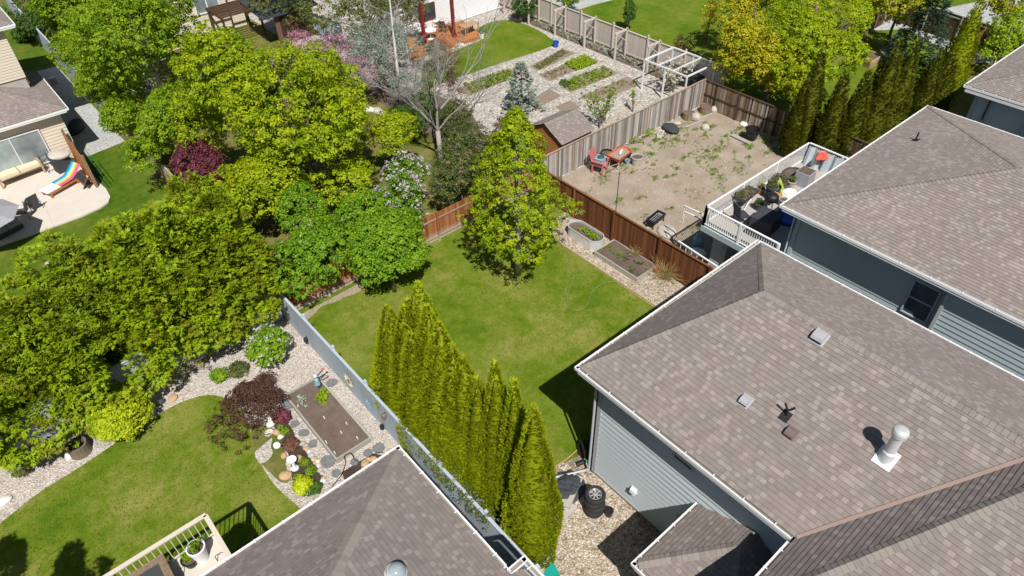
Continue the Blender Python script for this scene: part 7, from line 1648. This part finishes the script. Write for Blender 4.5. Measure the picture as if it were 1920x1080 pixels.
# curved stone edging in the shade yard
GQ = 'pale stones edging the curved bed under the bare tree'
for i in range(16):
    t_ = i / 15; px = 682 + 78 * t_ ; py = 205 + 12 * math.sin(t_ * 1.2) + 38 * t_ ** 3; rock('pale edging stone of the curved bed under the birch', px, py, .2 + .05 * (i % 3), 90 + i, 'rock' if i % 2 else 'rock_white', .6, group=GQ)
for i, (px, py, lb) in enumerate([(1008, 300, 'x')][:0]): pass
# play slide
a_ = G(735, 335, 1.2); b_ = G(768, 358, .15); root = thing('playground_slide', 'pale blue-white slide poking out beside the lilac', 'slide', (b_.x, b_.y, 0)); d_ = (b_ - a_); sd = Vector((-d_.y, d_.x, 0)).normalized(); mb = MB(); mb.obox((a_ + b_) / 2, d_ / 2, sd * .26, Z * .02); part(mb, 'chute', 'white', root)
for s in (-1, 1): mb = MB(); mb.obox((a_ + b_) / 2 + sd * s * .28 + Z * .06, d_ / 2, sd * .02, Z * .09); part(mb, 'side_wall', 'pale_blue', root)
for s in (-1, 1): mb = MB(); mb.tube([a_ + sd * s * .3 + Z * .6, Vector((a_.x, a_.y, 0)) + sd * s * .3], .025, 6); part(mb, 'frame_post', 'teal', root)
p = G(660, 262, 1.0); root = thing('bird_feeder', 'bright blue bird feeder glimpsed through the largest maple', 'feeder', (p.x, p.y, 0)); mb = MB(); mb.lathe((p.x, p.y, 1.0), [(.12, 0), (.12, .3), (.16, .32), (0, .45)], 12); part(mb, 'body', 'blue', root); mb = MB(); mb.tube([(p.x, p.y, 0), (p.x, p.y, 1.0)], .02, 6); part(mb, 'pole', 'metal_dark', root)
# dark timber lean-to and pergola by the pink tree
e_ = G(560, 75); root = thing('dark_shed', 'dark brown shed with flat dark roof left of the pink blossom tree', 'shed', (e_.x, e_.y, 0)); x_, y_ = e_.x, e_.y
mb = MB(); rs = random.Random(2)
for i in range(16): mb.tint = rs.random(); mb.box(x_ - 1.6 + i * .2, x_ - 1.6 + i * .2 + .19, y_ - .02, y_ + .02, 0, 2.5)
part(mb, 'front_wall', 'fence_dark', root); mb = MB()
for i in range(12): mb.tint = rs.random(); mb.box(x_ + 1.6, x_ + 1.64, y_ + i * .2, y_ + i * .2 + .19, 0, 2.5)
part(mb, 'side_wall', 'fence_dark', root); mb = MB(); mb.obox((x_ - .3, y_ + 1.5, 2.62), (2.4, 0, 0), (0, 1.9, .2), (0, 0, .06)); part(mb, 'roof', 'charcoal', root)
p = G(470, 85); root = thing('pergola', 'dark brown slatted pergola between the beige house and the dark shed', 'pergola', (p.x, p.y, 0))
for i in range(7): mb = MB(); mb.box(p.x - 1.8, p.x + 1.6, p.y + .45 * i - .03, p.y + .45 * i + .03, 2.55, 2.68); part(mb, 'rafter', 'fence_dark', root)
for sx in (-1.6, 1.4):
    mb = MB(); mb.box(p.x + sx - .06, p.x + sx + .06, p.y - .3, p.y + 3.1, 2.40, 2.54); part(mb, 'beam', 'fence_dark', root)
    for yy in (0, 2.8): mb = MB(); mb.box(p.x + sx - .07, p.x + sx + .07, p.y + yy - .07, p.y + yy + .07, 0, 2.4); part(mb, 'post', 'fence_dark', root)
p = G(424, 68, 2.0); q = G(444, 122, 1.2); root = thing('banner', 'red and white striped banner hanging beside the pergola', 'banner', (p.x, p.y, 0)); mt = MB(); mw = MB()
for i in range(6):
    a_ = p.lerp(q, i / 6); b_ = p.lerp(q, (i + 1) / 6 - .01); (mt if i % 2 == 0 else mw).obox((a_ + b_) / 2, (b_ - a_) / 2, X * .16 - Y * .05, Z * .012 + Y * .006)
part(mt, 'red_stripes', 'red_cloth', root); part(mw, 'white_stripes', 'white', root); mb = MB(); mb.tube([Vector((p.x, p.y, 0)), p], .025, 6); mb.tube([Vector((q.x, q.y, 0)), q], .025, 6); part(mb, 'pole', 'metal_dark', root)
p = G(566, 135, .5); root = thing('hot_tub_cover', 'dark grey flat-topped box beyond the largest maple', 'box', (p.x, p.y, 0), .2); B = L(root); mb = MB(); mb.box(-.75, .75, -.6, .6, 0, .5); B(mb, 'body', 'vent_brown'); mb = MB(); mb.box(-.8, .8, -.65, .65, .5, .58); B(mb, 'cover', 'charcoal')
# timber raised bed upper right
root = thing('raised_bed', 'tan timber raised bed on the lawn beside the dark fence', 'planter', (53, 21.4, 0), 0)
zz = .55; k4 = [G(1597, 95, zz), G(1608, 86, zz), G(1655, 103, zz), G(1634, 116, zz)]
for i in range(4):
    a_, b_ = k4[i], k4[(i + 1) % 4]
    for j in range(3): mb = MB(); mb.tint = random.random(); mb.bar(Vector((a_.x, a_.y, .1 + j * .19)), Vector((b_.x, b_.y, .1 + j * .19)), .08, .17); part(mb, 'board', 'wood_tan', root)
mb = MB(); mb.poly([(q.x, q.y, .45) for q in k4]); part(mb, 'soil', 'soil', root)
# far street car roof, paving strip behind cypresses
mb = MB(); pp_ = gp([(1700, 215), (1716, 190), (1735, 150), (1745, 152), (1730, 190), (1712, 225)]); mb.slab(pp_, 0.004, .05); single(mb, 'paving_strip', M['concrete_grey'], 'narrow strip of pale paving between the cypresses', 'paving')

# ---- patio of the top left house
root_p = G(38, 330, .09)
PZ = .09
p = G(42, 334, PZ); root = thing('garden_bench', 'slatted orange-brown timber bench with cream cushion against the beige wall', 'bench', (p.x, p.y, PZ), .12); B = L(root); w2 = .95
mb = MB()
for i in range(15): x_ = -w2 + .06 + i * (2 * w2 - .12) / 14; mb.obox((x_, .38, .78), (.028, 0, 0), (0, .012, 0), (0, .07, .30))
root.scale = (1.22, 1.22, 1.22); B(mb, 'back_slats', 'wood_orange'); mb = MB(); mb.box(-w2, w2, .42, .48, 1.05, 1.13); mb.box(-w2, w2, .28, .33, .46, .52); B(mb, 'back_rail', 'wood_orange')
mb = MB(); mb.box(-w2, w2, -.33, .3, .36, .41); B(mb, 'seat', 'wood_tan'); mb = MB(); mb.obox((-.47, -.03, .48), (.45, 0, 0), (0, .3, 0), (0, 0, .07)); mb.obox((.47, -.03, .48), (.45, 0, 0), (0, .3, 0), (0, 0, .07)); B(mb, 'cushion', 'cream')
for sx in (-1, 1):
    mb = MB(); mb.box(sx * w2 - .04, sx * w2 + .04, -.38, .42, .6, .66); B(mb, 'armrest', 'wood_tan')
    for sy in (-.33, .36): mb = MB(); mb.box(sx * w2 - .04, sx * w2 + .04, sy - .04, sy + .04, 0, .6); B(mb, 'leg', 'wood_tan')
# striped lounger
p = G(123, 350, PZ); root = thing('sun_lounger', 'timber lounger draped with a rainbow striped towel', 'lounger', (p.x, p.y, PZ), .38); B = L(root)
mb = MB(); mb.box(-1.25, -.3, -.36, .36, .33, .38); B(mb, 'white_cushion', 'white'); mb = MB()
mb.box(-1.2, .75, -.4, -.34, .2, .30); mb.box(-1.2, .75, .34, .4, .2, .30); B(mb, 'frame', 'wood_orange')
for sx in (-1.1, .6):
    for sy in (-.37, .37): mb = MB(); mb.box(sx - .05, sx + .05, sy - .04, sy + .04, 0, .2); B(mb, 'leg', 'wood_orange')
prof = [(-.42, .40), (.1, .41), (.4, .45), (.75, .66), (1.15, .98)]
mb = MB()
for i in range(4): mb.mesh([(prof[i][0], -.3, prof[i][1] - .03), (prof[i][0], .3, prof[i][1] - .03), (prof[i + 1][0], .3, prof[i + 1][1] - .03), (prof[i + 1][0], -.3, prof[i + 1][1] - .03)], [(0, 3, 2, 1)])
B(mb, 'back_panel', 'wood_orange')
root_p = None
M['towel'] = (lambda t: t.done(t.pbsdf(t.n("ShaderNodeValToRGB", {0: t.n("ShaderNodeAttribute", attribute_name='tint').outputs['Fac']}).outputs[0], .9)))(NT('towel'))
tn_ = M['towel'].node_tree; cr = [n_ for n_ in tn_.nodes if n_.type == 'VALTORGB'][0].color_ramp; cr.interpolation = 'CONSTANT'
cols = [(.01, .16, .35), (.02, .33, .55), (.15, .5, .6), (.65, .58, .3), (.75, .5, .08), (.7, .25, .08), (.62, .08, .2), (.55, .1, .25)]
while len(cr.elements) < 8: cr.elements.new(.5)
for i_, (el, c_) in enumerate(zip(cr.elements, cols)): el.position = i_ / 8; el.color = (*c_, 1)
mb = MB()
for s in range(8):
    mb.tint = (s + .5) / 8
    for i in range(4): ya, yb = .42 - s * .105, .42 - (s + 1) * .105; mb.face([(prof[i][0], ya, prof[i][1]), (prof[i + 1][0], ya, prof[i + 1][1]), (prof[i + 1][0], yb, prof[i + 1][1]), (prof[i][0], yb, prof[i][1])])
B(mb, 'striped_towel', 'towel')
# folded frame, covered grill, dark umbrella table, chairs
p = G(95, 318, PZ); root = thing('folding_frame', 'dark folded tubular frame leaning beside the bench', 'frame', (p.x, p.y, PZ), .2); B = L(root)
for dx in (-.25, .25): mb = MB(); mb.tube([(dx, -.35, 0), (dx * .8, .15, 1.0), (dx, .4, 0)], .02, 6); B(mb, 'side_frame', 'metal_dark')
mb = MB(); mb.tube([(-.22, .12, .95), (.22, .12, .95)], .02, 6); mb.tube([(-.25, -.3, .1), (.25, -.3, .1)], .02, 6); B(mb, 'cross_bar', 'metal_dark')
p = G(122, 318, PZ); root = thing('covered_grill', 'black box grill topped with a crumpled beige cover', 'grill', (p.x, p.y, PZ), .2); B = L(root); mb = MB(); mb.box(-.45, .45, -.3, .3, 0, .85); B(mb, 'cabinet', 'charcoal'); mb = MB(); mb.blob((-.05, .12, .98), (.42, .3, .16), 7, rough=.4, sub=3); B(mb, 'crumpled_cover', 'rock')
p = G(8, 400, 1.9); root = thing('parasol', 'large pale grey parasol over the patio table at the left edge', 'parasol', (p.x - 1.0, p.y, PZ)); cx_, cy_ = p.x - 1.0, p.y + .1; mb = MB(); mb.lathe((cx_, cy_, 2.0), [(1.75, 0), (.9, .32), (0, .62)], 8); part(mb, 'canopy', 'cloth_grey', root); mb = MB(); mb.tube([(cx_, cy_, PZ), (cx_, cy_, 2.6)], .025, 8); part(mb, 'pole', 'metal_dark', root)
p = G(5, 412, PZ); root = thing('glass_table', 'dark glass patio table under the grey parasol', 'table', (p.x, p.y, PZ)); mb = MB(); mb.lathe((p.x, p.y, .78), [(.6, 0), (.62, .015), (.6, .03), (0, .032)], 24); part(mb, 'table_top', 'glass', root)
for a in range(4): mb = MB(); mb.tube([(p.x + .1 * math.cos(a * 1.57), p.y + .1 * math.sin(a * 1.57), .77), (p.x + .45 * math.cos(a * 1.57), p.y + .45 * math.sin(a * 1.57), PZ)], .018, 5); part(mb, 'leg', 'metal_dark', root)
chair_set('brown mesh patio chair facing the glass table, nearer the lawn', 48, 408, 2.7 + 1.57, 'metal_dark', PZ); chair_set('brown mesh patio chair with raised back beside the striped lounger', 66, 392, 1.9 + 1.57, 'metal_dark', PZ)
chair_set('dark patio chair half hidden at the left edge of the patio', 22, 430, 1.0, 'metal_dark', PZ)
p = G(15, 436, PZ); root = thing('outdoor_sofa', 'grey cushioned lounge seat at the edge of the patio', 'sofa', (p.x, p.y, PZ), .3); B = L(root); mb = MB(); mb.box(-.7, .7, -.38, .38, .05, .3); B(mb, 'base', 'metal_dark')
for i in range(2): mb = MB(); mb.obox((-.35 + .7 * i, 0, .38), (.33, 0, 0), (0, .37, 0), (0, 0, .08)); B(mb, 'cushion', 'cloth_grey')
mb = MB(); mb.obox((0, .36, .55), (.68, 0, 0), (0, .07, 0), (0, .03, .2)); B(mb, 'backrest', 'cloth_grey')
pot('plant_pot', 'terracotta pot with red-green plant behind the lounger', G(160, 345, PZ), .22, .35, 'terracotta', plant='leaf_olive', z=PZ); 
p = G(163, 350, PZ); root = thing('folded_chair', 'dark folded chair leaning by the screen end', 'chair', (p.x, p.y, PZ), .9); B = L(root); mb = MB(); mb.obox((0, 0, .45), (.25, 0, 0), (0, .02, 0), (0, .25, .42)); B(mb, 'panel', 'metal_dark'); mb = MB(); mb.obox((0, -.1, .3), (.3, 0, 0), (0, .018, 0), (0, -.2, .3)); B(mb, 'seat', 'fence_weather2')
root = thing('trellis', 'green metal trellis leaning along the outside of the board screen', 'trellis', (4.15, 42.6, 0)); mb = MB()
for k in range(3): mb.bar((4.15 + .05 * k, 41.2, .3 + .5 * k), (4.15 + .05 * k, 44.3, .3 + .5 * k), .03, .03)
part(mb, 'bars', M['teal'] if False else paint('dark_green_paint', (.03, .12, .05), .5), root)
p = G(140, 248); mb = MB(); mb.blob((p.x, p.y, .3), (.55, .4, .32), 6, rough=.3, sub=3); single(mb, 'covered_heap', M['charcoal'], 'dark covered heap in the shade beside the beige house', 'heap')
p = G(103, 158); root = thing('ac_unit', 'small tan box fixed low beside the shaded beige wall', 'box', (p.x, p.y, 0)); mb = MB(); mb.box(p.x - .2, p.x + .2, p.y - .15, p.y + .15, 0, .5); part(mb, 'body', 'wood_tan', root); mb = MB(); mb.box(p.x - .22, p.x + .22, p.y - .17, p.y + .17, .5, .53); part(mb, 'lid', 'white_trim', root)

# loose tufts and fallen bits that break up the lawns
def scatter(name, label, poly, n, mat, size, z, ts=0.0, per=5, cr=.05):
    P0 = np.array(poly); lo, hi = P0.min(0), P0.max(0); C = []
    while len(C) < n:
        q = lo + (hi - lo) * rng.random(2); ins = False; j = len(poly) - 1
        for i in range(len(poly)):
            if (poly[i][1] > q[1]) != (poly[j][1] > q[1]) and q[0] < (poly[j][0] - poly[i][0]) * (q[1] - poly[i][1]) / (poly[j][1] - poly[i][1]) + poly[i][0]: ins = not ins
            j = i
        if ins: C.append((q[0], q[1], z))
    C = np.array(C); P, U, N, L_, W, t = leaf_clusters(C, rdir(n) * .3 + [0, 0, 1], per, cr, size, jitter=.8)
    U = unit(U * .5 + [0, 0, .6]); return tag(leaf_mesh(name, P, U, N, L_, W * .4, t + ts, M[mat], None), label, 'grass', kind='stuff')
lm('blade', (0.13, 0.20, 0.012), (0.22, 0.28, 0.02), (0.38, 0.36, 0.09), .35)
scatter('grass_tufts', 'uneven grass tufts in the central lawn', [(7.1, 10.8), (10, 10.9), (11.2, 10.6), (19.8, 10.3), (19.8, 20.5), (21.8, 21.8), (21.8, 24.3), (7.1, 24.3)], 9000, 'blade', .06, .02, per=3)
scatter('grass_tufts', 'uneven grass tufts in the curved lawn', [q for q in ll_lawn if q[1] > 11], 6000, 'blade', .06, .02, per=3)
